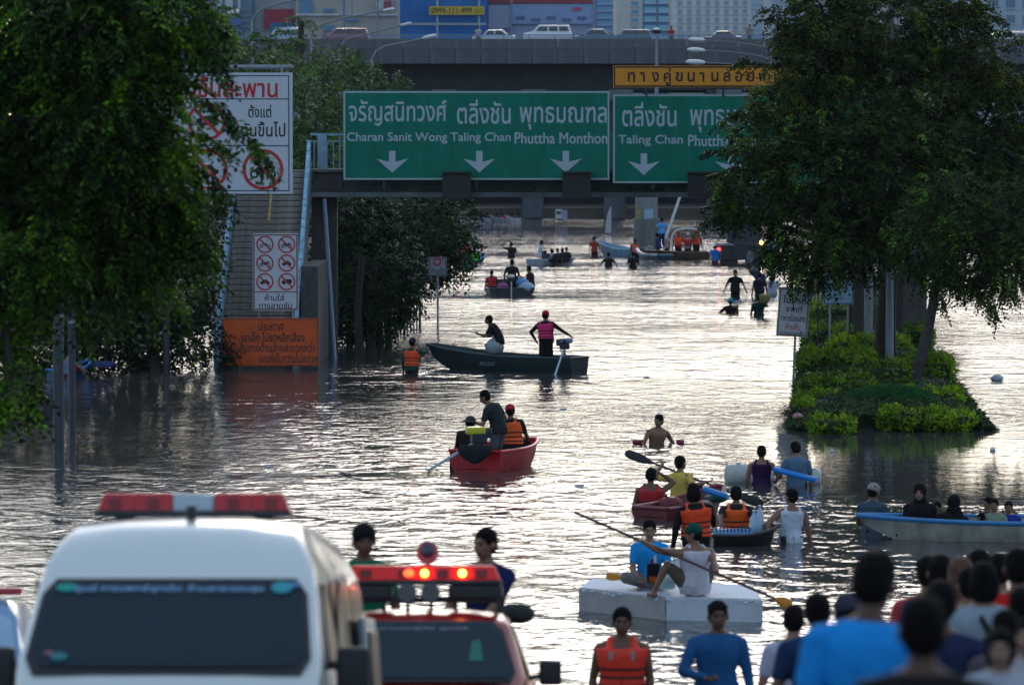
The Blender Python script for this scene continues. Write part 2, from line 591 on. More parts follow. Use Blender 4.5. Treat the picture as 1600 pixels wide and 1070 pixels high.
# ------------------------------------------------------------------ buildings behind the overpass
glass_b = M('window_glass', (0.10, 0.20, 0.30), 0.15, 0.0, var=0.3, scale=0.4)
def building(label, px0, px1, py0, Y, col, depth=18, wins=None, wmat=None, cat='building', name='building', extra=None):
    a, c = W(px0, py0, Y), W(px1, py0, Y)
    top = a.z
    bx = (a.x + c.x) / 2
    t = thing(name, label, cat, (bx, Y, 0.9))
    wid = c.x - a.x
    MB().box((0, depth / 2, (top - 0.9) / 2), (wid, depth, top - 0.9)).build('wall', M('wall_%d_%d_%d' % tuple(int(q * 99) for q in col), col, 0.8, var=0.12, scale=0.2), t)
    MB().box((0, depth / 2, top - 0.75), (wid + 0.3, depth + 0.3, 0.3)).build('roof', concrete, t)
    if wins:
        px_w, px_p, py_h, py_p, off = wins       # window width, pitch, height, pitch in photo pixels; offset
        s = Y / F
        wmm = wmat or glass_b
        base = None
        x = px0 + off
        while x + px_w < px1 - 1:
            y = 62
            while y - py_h > max(py0 + 2, -26):
                p = W(x, y, Y); q = W(x + px_w, y - py_h, Y)
                if base is None:
                    base = MB().box((0, -0.02, 0), (q.x - p.x, 0.12, q.z - p.z)).build('window', wmm, t)
                    o = base
                    f = MB().box((0, -0.11, -(q.z - p.z) / 2), (q.x - p.x + 0.2, 0.25, 0.12)).build('sill', white_p, base)
                else:
                    o = copy_tree(base, parent=t)
                o.location = ((p.x + q.x) / 2 - bx, 0, (p.z + q.z) / 2 - 0.9)
                y -= py_p
            x += px_p
    if extra: extra(t, bx, Y)
    return t
def panel(t, bx, Y, px0, px1, py0, py1, col, name='panel', yo=-0.3, z0=0.9, th=0.2, mat=None):
    p = W(px0, py1, Y); q = W(px1, py0, Y)
    return MB().box(((p.x + q.x) / 2 - bx, yo, (p.z + q.z) / 2 - z0), (q.x - p.x, th, q.z - p.z)).build(name, mat or M('paint_%d_%d_%d' % tuple(int(v * 99) for v in col), col, 0.6, var=0.15, scale=0.5), t)
def ex_grey(t, bx, Y):
    for a in ((340, 347, 0, 12), (352, 364, -2, 12), (372, 376, 0, 14)): panel(t, bx, Y, *a, (0.55, 0.6, 0.62), 'window')
    for k in range(4): panel(t, bx, Y, 333, 394, 16 + k * 9, 17 + k * 9, (0.2, 0.28, 0.34), 'ledge', -0.2)
    panel(t, bx, Y, 362, 375, 14, 22, (0.5, 0.25, 0.1), 'shop_sign'); panel(t, bx, Y, 362, 378, 30, 40, (0.08, 0.15, 0.4), 'shop_sign', -0.45)
building('grey blue office block with pale windows behind the overpass', 325, 394, -60, 500, (0.16, 0.24, 0.32), extra=ex_grey)
def ex_red(t, bx, Y):
    panel(t, bx, Y, 413, 459, 15, 44, (0.55, 0.05, 0.10), 'red_signboard', -0.5); panel(t, bx, Y, 423, 459, 36, 50, (0.05, 0.25, 0.6), 'blue_signboard', -0.9)
building('white building with a red signboard on its wall', 396, 462, -50, 505, (0.48, 0.54, 0.58), extra=ex_red)
def ex_cream(t, bx, Y):
    for a in ((468, 488, 0, 22), (505, 522, 14, 19), (505, 523, 40, 49), (540, 560, 30, 34)): panel(t, bx, Y, *a, (0.12, 0.26, 0.42), 'window')
    panel(t, bx, Y, 462, 625, 22, 25, (0.6, 0.62, 0.6), 'ledge', -0.35)
    panel(t, bx, Y, 588, 604, -4, 16, (0.6, 0.62, 0.6), 'signboard', -0.5)
    panel(t, bx, Y, 600, 612, 2, 14, (0.4, 0.08, 0.12), 'signboard', -0.9)
building('cream shophouse row with blue windows behind the red car', 462, 624, -40, 498, (0.46, 0.42, 0.35), extra=ex_cream)
yel = M('yellow_board', (0.62, 0.42, 0.03), 0.6)
def ex_blue(t, bx, Y):
    panel(t, bx, Y, 671, 757, 11, 24, None, 'yellow_sign', -1.2, mat=yel)
    a, c = W(674, 22, Y), W(754, 13, Y)
    lettering(t, '0999-111-999 คก', a.x - bx, c.x - bx, a.z - 0.9, c.z - 0.9, -1.33, black_l, 0.01)
    panel(t, bx, Y, 622, 760, 37, 40, (0.4, 0.42, 0.42), 'catwalk', -0.9)
    for px in (622, 682, 747): panel(t, bx, Y, px, px + 3, -4, 62, (0.4, 0.44, 0.46), 'post', -0.8)
    m = MB()
    for px in range(622, 757, 17):
        p, q = W(px, 37, Y), W(px + 17, 2, Y)
        m.beam((p.x - bx, -0.7, p.z - 0.9), (q.x - bx, -0.7, q.z - 0.9), 0.12)
    m.build('lattice', M('lattice_blue', (0.03, 0.12, 0.34), 0.6), t)
building('bright blue billboard wall with a yellow phone number sign', 622, 761, -45, 480, (0.015, 0.17, 0.50), 6, extra=ex_blue)
def ex_lav(t, bx, Y):
    panel(t, bx, Y, 762, 930, -10, 6, (0.32, 0.04, 0.06), 'red_header', -0.4)
    panel(t, bx, Y, 800, 926, 7, 38, (0.26, 0.36, 0.60), 'advert_face', -0.3)
    panel(t, bx, Y, 763, 799, 8, 45, (0.36, 0.38, 0.52), 'advert_face', -0.25)
    panel(t, bx, Y, 895, 908, 12, 17, (0.5, 0.08, 0.12), 'red_mark', -0.46)
    for k in range(5): panel(t, bx, Y, 806 + k * 24, 820 + k * 24, 26 + (k % 2) * 3, 31 + (k % 2) * 3, (0.12, 0.14, 0.3), 'picture_block', -0.42)
    for px in (798, 926): panel(t, bx, Y, px, px + 3, -4, 62, (0.25, 0.3, 0.4), 'post', -0.5)
building('lavender advertising billboard with a dark red header strip', 760, 931, -40, 485, (0.30, 0.36, 0.52), 5, extra=ex_lav)
building('sky blue glass office tower beside the billboard', 931, 963, -60, 560, (0.12, 0.32, 0.58), wins=(26, 31, 7, 11, 3), wmat=M('sky_glass', (0.16, 0.38, 0.62), 0.2))
building('narrow white tower with rows of blue windows', 963, 1004, -60, 540, (0.62, 0.62, 0.58), wins=(11, 21, 7, 13, 23), wmat=M('sky_glass2', (0.14, 0.32, 0.45), 0.25))
building('deep blue glass tower between two white towers', 1004, 1052, -60, 590, (0.10, 0.24, 0.42), wins=(18, 22, 8, 14, 3), wmat=M('sky_glass3', (0.25, 0.50, 0.60), 0.25))
building('wide white apartment block with a grid of windows', 1053, 1173, -60, 530, (0.66, 0.68, 0.66), wins=(7, 14.5, 8, 13, 6), wmat=M('flat_window', (0.25, 0.34, 0.42), 0.3))
building('pale cream block glimpsed above the median tree crown', 1330, 1470, -30, 560, (0.52, 0.46, 0.42), wins=(14, 26, 9, 16, 8))
building('pale blue apartment block with balconies at the far end of the overpass', 1538, 1640, -60, 520, (0.40, 0.50, 0.58), wins=(14, 26, 14, 24, 8), wmat=M('flat_window2', (0.13, 0.19, 0.28), 0.3))
building('low grey block partly hidden by leaves beside the apartment grid', 1205, 1330, -40, 600, (0.42, 0.50, 0.58), wins=(10, 20, 8, 15, 8))
def plain_block(label, px0, px1, Y, col):
    building(label, px0, px1, -75, Y, col, wins=(16, 34, 9, 16, 10), wmat=M('haze_window', (.30, .38, .46), .4))
plain_block('farthest pale tower filling the gap beside the apartment grid', 1165, 1345, 760, (.42, .50, .56))
plain_block('far pale slab block above the near leafy tree', 60, 338, 740, (.40, .47, .54))
plain_block('far pale slab behind the cream block and the median crown', 1460, 1560, 750, (.42, .48, .54))
# steel masts in front of the buildings
def mast(px, py0, w, Y=470, label='', arms=False):
    p = W(px, py0, Y)
    t = thing('steel_mast', label, 'mast', (p.x, Y, 0.9))
    MB().tube([(0, 0, 0), (0, 0, p.z - 0.9)], [w, w * 0.7], 8).build('pole', M('mast_blue', (0.14, 0.24, 0.36), 0.5), t)
    m = MB()
    for k in range(4): m.box((0, 0, p.z - 2.4 - k * 1.6), (w * 5, 0.1, 0.1))
    m.build('crossarm', steel, t)
mast(537, -20, 0.22, label='thick blue steel mast in front of the cream shophouses')
mast(550, -20, 0.09, label='thin dark mast close beside the thick blue mast')
mast(590, -20, 0.12, label='steel mast at the edge of the blue billboard')
# ------------------------------------------------------------------ cars on the overpass
def far_car(label, px0, px1, pyr, kind, col, Y=None):
    Y = Y or YO + 3.5
    a, c = W(px0, pyr, Y), W(px1, pyr, Y)
    L, H0 = c.x - a.x, c.z
    zd = zt - 0.55
    hh = H0 - zd
    name = {'suv': 'suv', 'sedan': 'parked_car', 'van': 'van'}[kind]
    t = thing(name, label, 'van' if kind == 'van' else 'car', ((a.x + c.x) / 2, Y, zd), 0, 'cars queued on the overpass')
    h = L / 2
    if kind == 'suv':
        prof = [(-h, .35), (-h, .60), (-h * .62, .68), (-h * .38, 1), (h * .86, 1), (h * .98, .62), (h, .35), (h, .16), (-h, .16)]
        win = [(-h * .50, .70, -h * .34, .93, -h * .02, .93, -h * .02, .70), (h * .04, .70, h * .04, .93, h * .40, .93, h * .40, .70), (h * .46, .70, h * .46, .93, h * .80, .93, h * .86, .70)]
    elif kind == 'van':
        prof = [(-h, .3), (-h, .55), (-h * .8, .92), (-h * .6, 1), (h * .97, 1), (h, .9), (h, .16), (-h, .16)]
        win = [(-h * .84, .60, -h * .70, .86, -h * .48, .86, -h * .48, .60), (-h * .4, .6, -h * .4, .86, h * .2, .86, h * .2, .6), (h * .28, .6, h * .28, .86, h * .85, .86, h * .85, .6)]
    else:
        prof = [(-h, .35), (-h, .58), (-h * .52, .66), (-h * .28, .98), (h * .35, 1), (h * .66, .68), (h, .60), (h, .30), (h, .16), (-h, .16)]
        win = [(-h * .44, .68, -h * .25, .93, -h * .0, .94, -h * .0, .68), (h * .05, .68, h * .05, .94, h * .33, .93, h * .54, .68)]
    m = MB().prism([(x, -0.85, z * hh) for x, z in prof], (0, 1.7, 0)).build('body', M('car_%d_%d_%d' % tuple(int(q * 99) for q in col), col, 0.25, 0.1, coat=0.5), t, bevel=0.07, smooth=True)
    for w_ in win:
        pts = [(w_[k], -0.875, w_[k + 1] * hh) for k in range(0, 8, 2)]
        MB().prism(pts, (0, 0.03, 0)).build('window', M('car_glass', (0.03, 0.06, 0.09), 0.08), t)
    for sx in (-.62, .62):
        for sy in (-.78, .78):
            MB().tube([(sx * h, sy - .1, .32), (sx * h, sy + .1, .32)], .32, 14).build('wheel', rubber, t, smooth=True)
    return t
far_car('pale blue pickup at the tree end of the overpass queue', 424, 474, 44, 'van', (0.40, 0.50, 0.60))
far_car('dark red car with grey windows near the cream shophouses', 502, 577, 45, 'suv', (0.26, 0.03, 0.04))
far_car('white saloon car in front of the lavender billboard', 738, 806, 47, 'sedan', (0.62, 0.66, 0.70))
far_car('white four wheel drive, tallest white car on the overpass', 818, 894, 40, 'suv', (0.72, 0.74, 0.76))
far_car('dark teal saloon just behind the white four wheel drive', 898, 962, 46, 'sedan', (0.06, 0.12, 0.16))
far_car('long dark estate car in front of the blue glass tower', 955, 1018, 47, 'suv', (0.05, 0.09, 0.12), YO + 7)
far_car('dark saloon with red lower body by the white apartment block', 1098, 1158, 49, 'sedan', (0.10, 0.03, 0.05))
far_car('dark blue car seen through leaves near the pale blue apartments', 1478, 1532, 50, 'sedan', (0.03, 0.06, 0.12))
far_car('white and red van at the last stretch of parapet', 1546, 1612, 50, 'van', (0.66, 0.62, 0.62))

# ------------------------------------------------------------------ street lamps
lamp_w = M('lamp_shell', (0.72, 0.74, 0.74), 0.4)
def street_lamp(label, base_px, Y, pts, r=0.09, z0=0.0, head=True, group='street lamps with curved arms', name='street_lamp'):
    """pts: pixel path from the pole's top bend to the lamp head"""
    p0 = W(base_px, 300, Y)
    t = thing(name, label, 'street lamp', (p0.x, Y, z0), 0, group)
    P = [W(x, y, Y) for x, y in pts]
    MB().tube([(p0.x, Y, z0), (p0.x, Y, (z0 + P[0].z) / 2), P[0]], [r * 1.4, r * 1.15, r], 8).build('pole', steel, t, world=True, smooth=True)
    MB().tube([P[0] - Vector((0, 0, 0.02))] + P[1:], r * 0.75, 8).build('arm', steel, t, world=True, smooth=True)
    if head:
        a, c = P[-2], P[-1]
        d = (c - a).normalized()
        m = MB()
        q = d.to_track_quat('X', 'Z').to_matrix()
        m.sphere(c + d * 0.35, (0.5, 0.2, 0.13), 12, 8, q)
        m.build('lamp_head', lamp_w, t, world=True, smooth='all')
    return t
street_lamp('curved lamp arm reaching out of the frame above the red signboard', 394, 300, [(394, 34), (398, 24), (410, 14), (440, 5), (478, -3)], 0.09)
street_lamp('curved street lamp whose arm rises past the red car', 486, 330, [(486, 62), (490, 48), (502, 39), (540, 28), (600, 17)], 0.09)
street_lamp('curved street lamp with its head over the blue billboard foot', 531, 352, [(531, 74), (540, 62), (570, 54), (620, 42), (628, 40)], 0.08)
street_lamp('street lamp with a long grey arm low against the parapet', 581, 260, [(581, 92), (588, 80), (600, 73), (645, 64), (662, 60)], 0.075)
street_lamp('short white lamp post rising out of the nearest leaves', 334, 150, [(334, 46), (336, 38), (339, 34), (341, 33)], 0.06, group=None)
for i, (y, Y) in enumerate(((62, 250), (78, 225), (97, 205))):
    street_lamp(('top', 'middle', 'lowest')[i] + ' of three white lamp heads stacked above the yellow sign', 1205, Y, [(1205, y + 16), (1190, y + 10), (1140, y + 3), (1098, y + 1)], 0.035, group='white lamp heads above the yellow sign')
# post-top lamp behind the signs
p = W(1026, 50, 262)
t = thing('post_top_lamp', 'grey post with a black cup lamp and white cap beside the yellow sign', 'street lamp', (p.x, 262, 9.3))
p.z -= 9.3
MB().tube([(0, 0, 0), (0, 0, p.z)], [0.12, 0.07], 10).build('pole', steel, t, smooth=True)
MB().tube([(0, 0, p.z - 0.12), (0, 0, p.z - 0.05), (0, 0, p.z + 0.1)], [0.08, 0.26, 0.3], 14).build('cup', black, t, smooth=True)
MB().sphere((0, 0, p.z + 0.12), (0.2, 0.2, 0.14), 12, 8).build('cap', lamp_w, t, smooth='all')

# ------------------------------------------------------------------ footbridge
YB = 132.0
fb = thing('footbridge', 'concrete footbridge carrying the green road signs across the flooded road', 'footbridge', (0, YB, 0))
zdt, zdb = W(800, 268, YB).z, W(800, 300, YB).z
zfl = W(800, 308, YB).z
fx0, fx1 = W(486, 300, YB).x, 24.0
gm = M('girder_concrete', (0.085, 0.08, 0.078), 0.85, var=0.4, scale=1.5, bump=0.5, bscale=12)
x = fx0; g0 = None
while x < fx1:
    if g0 is None:
        g0 = MB().box((0, 0, (zdt + zdb) / 2), (0.985, 0.2, zdt - zdb)).build('girder_panel', gm, fb, bevel=0.015, seg=1); o = g0
    else:
        o = g0.copy(); COL.objects.link(o)
    o.location = (x + 0.5, 0.15 + random.uniform(-.012, .012), 0)
    x += 1.0
MB().box(((fx0 + fx1) / 2, 1.2, (zdb + zdt) / 2), (fx1 - fx0, 1.88, zdt - zdb - 0.1)).build('deck', gm, fb)
MB().box(((fx0 + fx1) / 2, 1.1, (zdb + zfl) / 2 - 0.005), (fx1 - fx0 + 0.1, 2.5, zdb - zfl)).build('flange', M('flange_concrete', (0.20, 0.22, 0.24), 0.8, var=0.35, scale=1.5), fb, bevel=0.02)
MB().box(((fx0 + fx1) / 2, 1.15, zdt + 0.03), (fx1 - fx0, 2.5, 0.08)).build('walkway', concrete, fb)
rl = M('railing_blue', (0.24, 0.38, 0.50), 0.5, 0.1, var=0.3)
zr = W(800, 210, YB).z
MB().box(((fx0 + fx1) / 2, -0.02, zr), (fx1 - fx0, 0.07, 0.07)).box(((fx0 + fx1) / 2, 2.3, zr), (fx1 - fx0, 0.07, 0.07)).box(((fx0 + fx1) / 2, -0.02, zr - .22), (fx1 - fx0, 0.04, 0.04)).build('handrail', rl, fb)
bar = MB().box((0, -0.02, (zdt + zr - .22) / 2 + .03), (0.03, 0.03, zr - zdt - .25)).build('baluster', rl, fb)
bar.location = (fx0 + .1, 0, 0)
k = 1
while fx0 + .1 + k * .2 < fx1 - 3 and k < 70:
    o = bar.copy(); COL.objects.link(o); o.location = (fx0 + .1 + k * .2, 0, 0); k += 1
for k in range(8):
    MB().box((fx0 + .35 + k * 3.0, -0.02, (zdt + zr) / 2), (0.28 if k == 0 else .12, 0.12, zr - zdt + .05)).build('railing_post', rl, fb)
for px in (505, 1432):
    x = W(px, 400, YB).x
    MB().box((x, 1.1, zfl / 2 - 0.5), (0.8, 0.9, zfl + 1)).build('column', gm, fb, bevel=0.04)
MB().tube([W(507, 312, YB - 1), G(524, 577, -0.3)], 0.06, 8).build('stay_pole', rail_m, fb, world=True, smooth=True)
# stairs, running up and away from the near side
stx0, stx1 = W(372, 300, YB).x - 0.05, W(484, 300, YB).x
n_st = 34
zs0, ys0, ys1 = -0.35, 122.6, 131.8
st = thing('staircase', 'concrete stairs with peeling blue rails climbing from the water to the footbridge', 'stairs', ((stx0 + stx1) / 2, ys0, 0))
sw = (stx1 - stx0) / 2 - 0.1
step_m = M('step_concrete', (0.30, 0.27, 0.24), 0.9, var=0.6, scale=2.5, bump=0.6, bscale=14)
rise, run = (zdt - zs0) / n_st, (ys1 - ys0) / n_st
s0 = None
for k in range(n_st):
    if s0 is None:
        s0 = MB().box((0, run / 2, rise / 2 - .02), (2 * sw, run + 0.03, rise - .022)).build('step', step_m, st, bevel=0.012, seg=1); o = s0
    else:
        o = s0.copy(); COL.objects.link(o)
    o.location = (random.uniform(-.004, .004), k * run, zs0 + k * rise)
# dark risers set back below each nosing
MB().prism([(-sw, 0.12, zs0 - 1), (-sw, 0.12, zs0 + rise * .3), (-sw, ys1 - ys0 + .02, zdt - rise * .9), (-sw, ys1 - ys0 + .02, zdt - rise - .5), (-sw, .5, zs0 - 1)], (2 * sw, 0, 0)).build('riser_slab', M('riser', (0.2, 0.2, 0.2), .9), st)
MB().box((0, ys1 - ys0 + 1.2, zdt - .1), (2 * sw + .4, 2.4, .26)).build('landing', concrete, st)
for sx in (-1, 1):
    X = sx * (sw + .09)
    MB().prism([(X - .08, 0, zs0 - .6), (X - .08, 0, zs0 + .35), (X - .08, ys1 - ys0, zdt + .3), (X - .08, ys1 - ys0, zdt - .55), (X - .08, .5, zs0 - .6)], (.16, 0, 0)).build('stringer', M('stringer', (.17, .18, .18), .85, var=.3, scale=2), st)
    for zz, hh in ((.98, .10), (.62, .3)):
        MB().beam((X, 0, zs0 + zz), (X, ys1 - ys0, zdt + zz - .05), .11, hh).build('blue_rail', blue_peel, st)
    for k in range(6):
        y = k * (ys1 - ys0) / 5.2
        MB().box((X, y, zs0 + y / (ys1 - ys0) * (zdt - zs0) + .5), (.09, .09, 1.0)).build('rail_post', blue_peel, st)
MB().box((.05, (ys1 - ys0) * .8, zs0 + (zdt - zs0) * .8 + .45), (.06, 2.8, .06), mat=Matrix.Rotation(math.atan2(zdt - zs0, ys1 - ys0), 3, 'X')).build('centre_rail', M('yellow_rail', (.42, .28, .04), .6, var=.4), st)
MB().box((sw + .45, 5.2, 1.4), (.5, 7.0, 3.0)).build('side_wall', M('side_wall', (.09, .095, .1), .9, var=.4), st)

# ------------------------------------------------------------------ signs
def sign_at(name, label, px0, px1, py0, py1, Y, face, cat='road sign', th=0.06, border=None, bw=0.05, tilt=0.0, group=None, yaw=0.0):
    """empty at the board's centre; returns (thing, f) with f: photo pixel -> local (x, z)"""
    a, c = W(px0, py1, Y), W(px1, py0, Y)
    ctr = Vector(((a.x + c.x) / 2, Y, (a.z + c.z) / 2))
    t = thing(name, label, cat, ctr, 0, group)
    t.rotation_euler = (0, tilt, yaw)
    w, h = c.x - a.x, c.z - a.z
    MB().box((0, 0, 0), (w, th, h)).build('board', face, t, bevel=0.006, seg=1)
    if border is not None:
        m = MB()
        y = -th / 2 - 0.004
        for (x0, x1, z0, z1) in ((-w / 2 + .02, w / 2 - .02, h / 2 - bw - .02, h / 2 - .02), (-w / 2 + .02, w / 2 - .02, -h / 2 + .02, -h / 2 + .02 + bw),
                                 (-w / 2 + .02, -w / 2 + .02 + bw, -h / 2 + .02 + bw, h / 2 - bw - .02), (w / 2 - .02 - bw, w / 2 - .02, -h / 2 + .02 + bw, h / 2 - bw - .02)):
            m.box(((x0 + x1) / 2, y, (z0 + z1) / 2), (x1 - x0, .006, z1 - z0))
        m.build('border', border, t)
    f = lambda px, py: (W(px, py, Y).x - ctr.x, W(px, py, Y).z - ctr.z)
    return t, f
def put_text(t, f, s, px0, px1, py0, py1, mat, y=-0.036, bold=0.0):
    a, c = f(px0, py1), f(px1, py0)
    return lettering(t, s, a[0], c[0], a[1], c[1], y, mat, bold)
def flat_poly(t, pts, y, mat, name, th=0.003):
    return MB().prism([(x, y, z) for x, z in pts], (0, -th, 0)).build(name, mat, t)
def ring(t, cx, cz, r0, r1, y, mat, name='red_ring', n=28):
    m = MB(); vs = []; fs = []
    for k in range(n):
        a = 2 * pi * k / n
        for r_ in (r0, r1): vs.append((cx + r_ * cos(a), y, cz + r_ * sin(a)))
    for k in range(n):
        k2 = (k + 1) % n
        fs.append((2 * k, 2 * k + 1, 2 * k2 + 1, 2 * k2))
    return m.add(vs, fs).build(name, mat, t)
ICON = {
 'moto': [[(-.95, -.25), (-.6, .1), (-.25, .35), (.05, .2), (.35, .3), (.8, .35), (.85, .2), (.5, .1), (.35, -.3), (-.2, -.35), (-.3, -.05)], [(-.35, .3), (-.5, .6), (-.2, .65), (-.28, .52), (-.15, .3)]],
 'car': [[(-.9, -.3), (-.9, .0), (-.55, .1), (-.3, .42), (.35, .42), (.6, .1), (.9, .0), (.9, -.3)]],
 'truck': [[(-.95, -.3), (-.95, .0), (-.7, .3), (-.35, .3), (-.35, -.05), (-.25, -.05), (-.25, .5), (.95, .5), (.95, -.3)]],
 'bike': [[(-.6, -.2), (-.3, .35), (-.1, .35), (.3, .3), (.6, -.2), (.45, -.15), (.2, .15), (-.05, -.25), (-.25, .15), (-.45, -.2)]],
}
def prohibit(t, f, px, py, rp, Y, icon, y0=-0.036):
    cx, cz = f(px, py); r = rp / ppm(Y)
    flat_poly(t, [(cx + r * .96 * cos(2 * pi * k / 28), cz + r * .96 * sin(2 * pi * k / 28)) for k in range(28)], y0, white_p, 'disc', .001)
    for poly in ICON[icon]:
        flat_poly(t, [(cx + a * r * .62, cz + b_ * r * .62 - .02 * r) for a, b_ in poly], y0 - .004, black_l, 'pictogram', .001)
    if icon in ('moto', 'bike'):
        for sx in (-.42, .42): ring(t, cx + sx * r, cz - .22 * r, r * .12, r * .22, y0 - .007, black_l, 'pictogram_wheel', 16)
    else:
        for sx in (-.32, .32): flat_poly(t, [(cx + sx * r + r * .13 * cos(a * .6), cz - .22 * r + r * .13 * sin(a * .6)) for a in range(10)], y0 - .007, black_l, 'pictogram_wheel', .001)
    ring(t, cx, cz, r * .84, r, y0 - .011, red_p)
    d = r * .86 * .7071; w = r * .085 * .7071
    flat_poly(t, [(cx - d - w, cz + d - w), (cx - d + w, cz + d + w), (cx + d + w, cz - d + w), (cx + d - w, cz - d - w)], y0 - .012, red_p, 'slash', .001)

green = M('sign_green', (0.001, 0.19, 0.125), 0.6, spec=.2, var=0.22, scale=2.2, streak=0.25)
grey_edge = M('sign_edge', (0.42, 0.47, 0.5), 0.5)
def arrow(t, f, px, py, Y):
    cx, cz = f(px, py); u = 1 / ppm(Y)
    pts = [(-5, 17), (5, 17), (5, 0), (25, 5), (3, -14), (0, -17), (-3, -14), (-25, 5), (-5, 0)]
    flat_poly(t, [(cx + a * u, cz + b_ * u) for a, b_ in pts], -0.05, white_l, 'arrow')
YS = 131.2
g1, f1 = sign_at('road_sign', 'large green direction sign with three down arrows, over the lanes', 536, 953, 142, 282, YS, green, th=.08, border=grey_edge, bw=.05)
for s, a, c in (('จรัญสนิทวงศ์', 545, 698), ('ตลิ่งชัน', 714, 798), ('พุทธมณฑล', 812, 948)):
    put_text(g1, f1, s, a, c, 156 if s != 'พุทธมณฑล' else 167, {'จรัญสนิทวงศ์': 197, 'ตลิ่งชัน': 194, 'พุทธมณฑล': 203}[s], white_l, -.045, .012)
for s, a, c in (('Charan Sanit Wong', 542, 699), ('Taling Chan', 704, 798), ('Phuttha Monthon', 804, 949)):
    put_text(g1, f1, s, a, c, 207, 225, white_l, -.045, .016)
for px in (613, 749, 884): arrow(g1, f1, px, 253, YS)
g2, f2 = sign_at('road_sign', 'green direction sign half hidden behind the median tree leaves', 957, 1372, 147, 287, YS, green, th=.08, border=grey_edge, bw=.05)
for s, a, c, y0, y1 in (('ตลิ่งชัน', 972, 1057, 160, 198), ('พุทธมณฑล', 1078, 1214, 171, 207)): put_text(g2, f2, s, a, c, y0, y1, white_l, -.045, .012)
for s, a, c in (('Taling Chan', 966, 1067), ('Phuttha Monthon', 1075, 1222)): put_text(g2, f2, s, a, c, 211, 229, white_l, -.045, .016)
for px in (1006, 1142, 1278): arrow(g2, f2, px, 257, YS)
seam = M('sign_seam', (0.002, 0.07, 0.05), .5)
for gg, ff, a, c, y0 in ((g1, f1, 540, 949, 142), (g2, f2, 961, 1368, 147)):
    for k in (28, 56, 84, 112):
        p, q = ff(a, y0 + k), ff(c, y0 + k)
        MB().box(((p[0] + q[0]) / 2, -.0405, p[1]), (q[0] - p[0], .002, .012)).build('panel_seam', seam, gg)
    for px in (a + 60, (a + c) / 2, c - 60):
        p, q = ff(px, y0 + 4), ff(px, 296)
        MB().box((p[0], .3, (p[1] + q[1]) / 2), (.1, .5, p[1] - q[1])).build('bracket', dark_steel, gg)
for gx, lab in ((714, 'under the second arrow'), (901, 'under the third arrow'), (1097, 'nearest the median tree')):
    p = W(gx, 291, YS - .35)
    t = thing('floodlight_box', 'black floodlight box hung on the footbridge girder ' + lab, 'floodlight', p, 0, 'black floodlight boxes on the footbridge girder')
    MB().box((0, 0, 0), (.88, .42, .80)).build('housing', black, t, bevel=.02)
    MB().box((0, -.1, .44), (.95, .6, .05)).build('lid', dark_steel, t)
    MB().beam((0, .2, .1), (0, .75, .1), .08).build('bracket', dark_steel, t)
amber = M('sign_amber', (0.75, 0.28, 0.004), .5, var=.1)
y1_, fy = sign_at('road_sign', 'long amber sign with black Thai letters above the green signs', 958, 1262, 103, 137, YS - .1, amber, th=.07, border=black_l, bw=.045)
for i_, (ch_, ya_, yb_) in enumerate((('ท', 113, 128), ('า', 113, 128), ('ง', 113, 128), ('คู่', 107, 134), ('ข', 113, 128), ('น', 113, 128), ('า', 113, 128), ('น', 113, 128), ('ล', 113, 128), ('อ', 113, 128), ('ย', 113, 128), ('ฟ้', 106, 128), ('า', 113, 128))):
    x_ = 981 + i_ * 18.6
    put_text(y1_, fy, ch_, x_, x_ + (8 if ch_ == 'า' else 11.5), ya_, yb_, black_l, -.045, .02).name = 'letter'
m = MB()
for px in (1010, 1130, 1240):
    a, c = fy(px, 135), fy(px, 150); m.box((a[0], .06, (a[1] + c[1]) / 2), (.07, .07, a[1] - c[1] + .05))
m.build('strut', dark_steel, y1_)
# big white prohibition sign
YW = 119.6
ws, fw = sign_at('prohibition_sign', 'large white no entry to bridge sign with red rings, partly behind leaves', 240, 457, 114, 303, YW, white_p, 'prohibition sign', .07, None)
a, c = fw(244, 299), fw(452, 118)
m = MB(); w_ = .03
for (x0, x1, z0, z1) in ((a[0], c[0], c[1] - w_, c[1]), (a[0], c[0], a[1], a[1] + w_), (a[0], a[0] + w_, a[1] + w_, c[1] - w_), (c[0] - w_, c[0], a[1] + w_, c[1] - w_)):
    m.box(((x0 + x1) / 2, -.038, (z0 + z1) / 2), (x1 - x0, .004, z1 - z0))
for py in (155, 228):
    z = fw(300, py)[1]; m.box(((a[0] + c[0]) / 2, -.038, z), (c[0] - a[0] - 2 * w_, .004, .03))
m.build('ruled_line', M('navy_line', (.02, .05, .10), .5), ws)
put_text(ws, fw, 'ห้ามขึ้นสะพาน', 256, 434, 119, 153, red_p, -.04, .02)
put_text(ws, fw, 'ตั้งแต่', 388, 424, 164, 184, black_l, -.04, .014)
put_text(ws, fw, '3 ตันขึ้นไป', 360, 446, 190, 214, black_l, -.04, .014)
prohibit(ws, fw, 323, 190, 30, YW, 'truck', -.04); prohibit(ws, fw, 411, 265, 32, YW, 'moto', -.04); prohibit(ws, fw, 324, 265, 32, YW, 'car', -.04)
zt_ = fw(300, 105)[1]
MB().tube([(fw(232, 105)[0], .12, zt_), (fw(457, 105)[0], .12, zt_)], .07, 10).build('top_pipe', steel, ws, smooth=True)
m = MB()
for px in (262, 345, 440): m.box((fw(px, 110)[0], .08, (zt_ + fw(px, 118)[1]) / 2), (.06, .05, .35))
m.build('hanger', steel, ws)
MB().tube([(fw(258, 300)[0], .2, fw(0, 100)[1]), (fw(258, 300)[0], .2, -ws.location.z - .5)], .11, 12).build('post', dark_steel, ws, smooth=True)
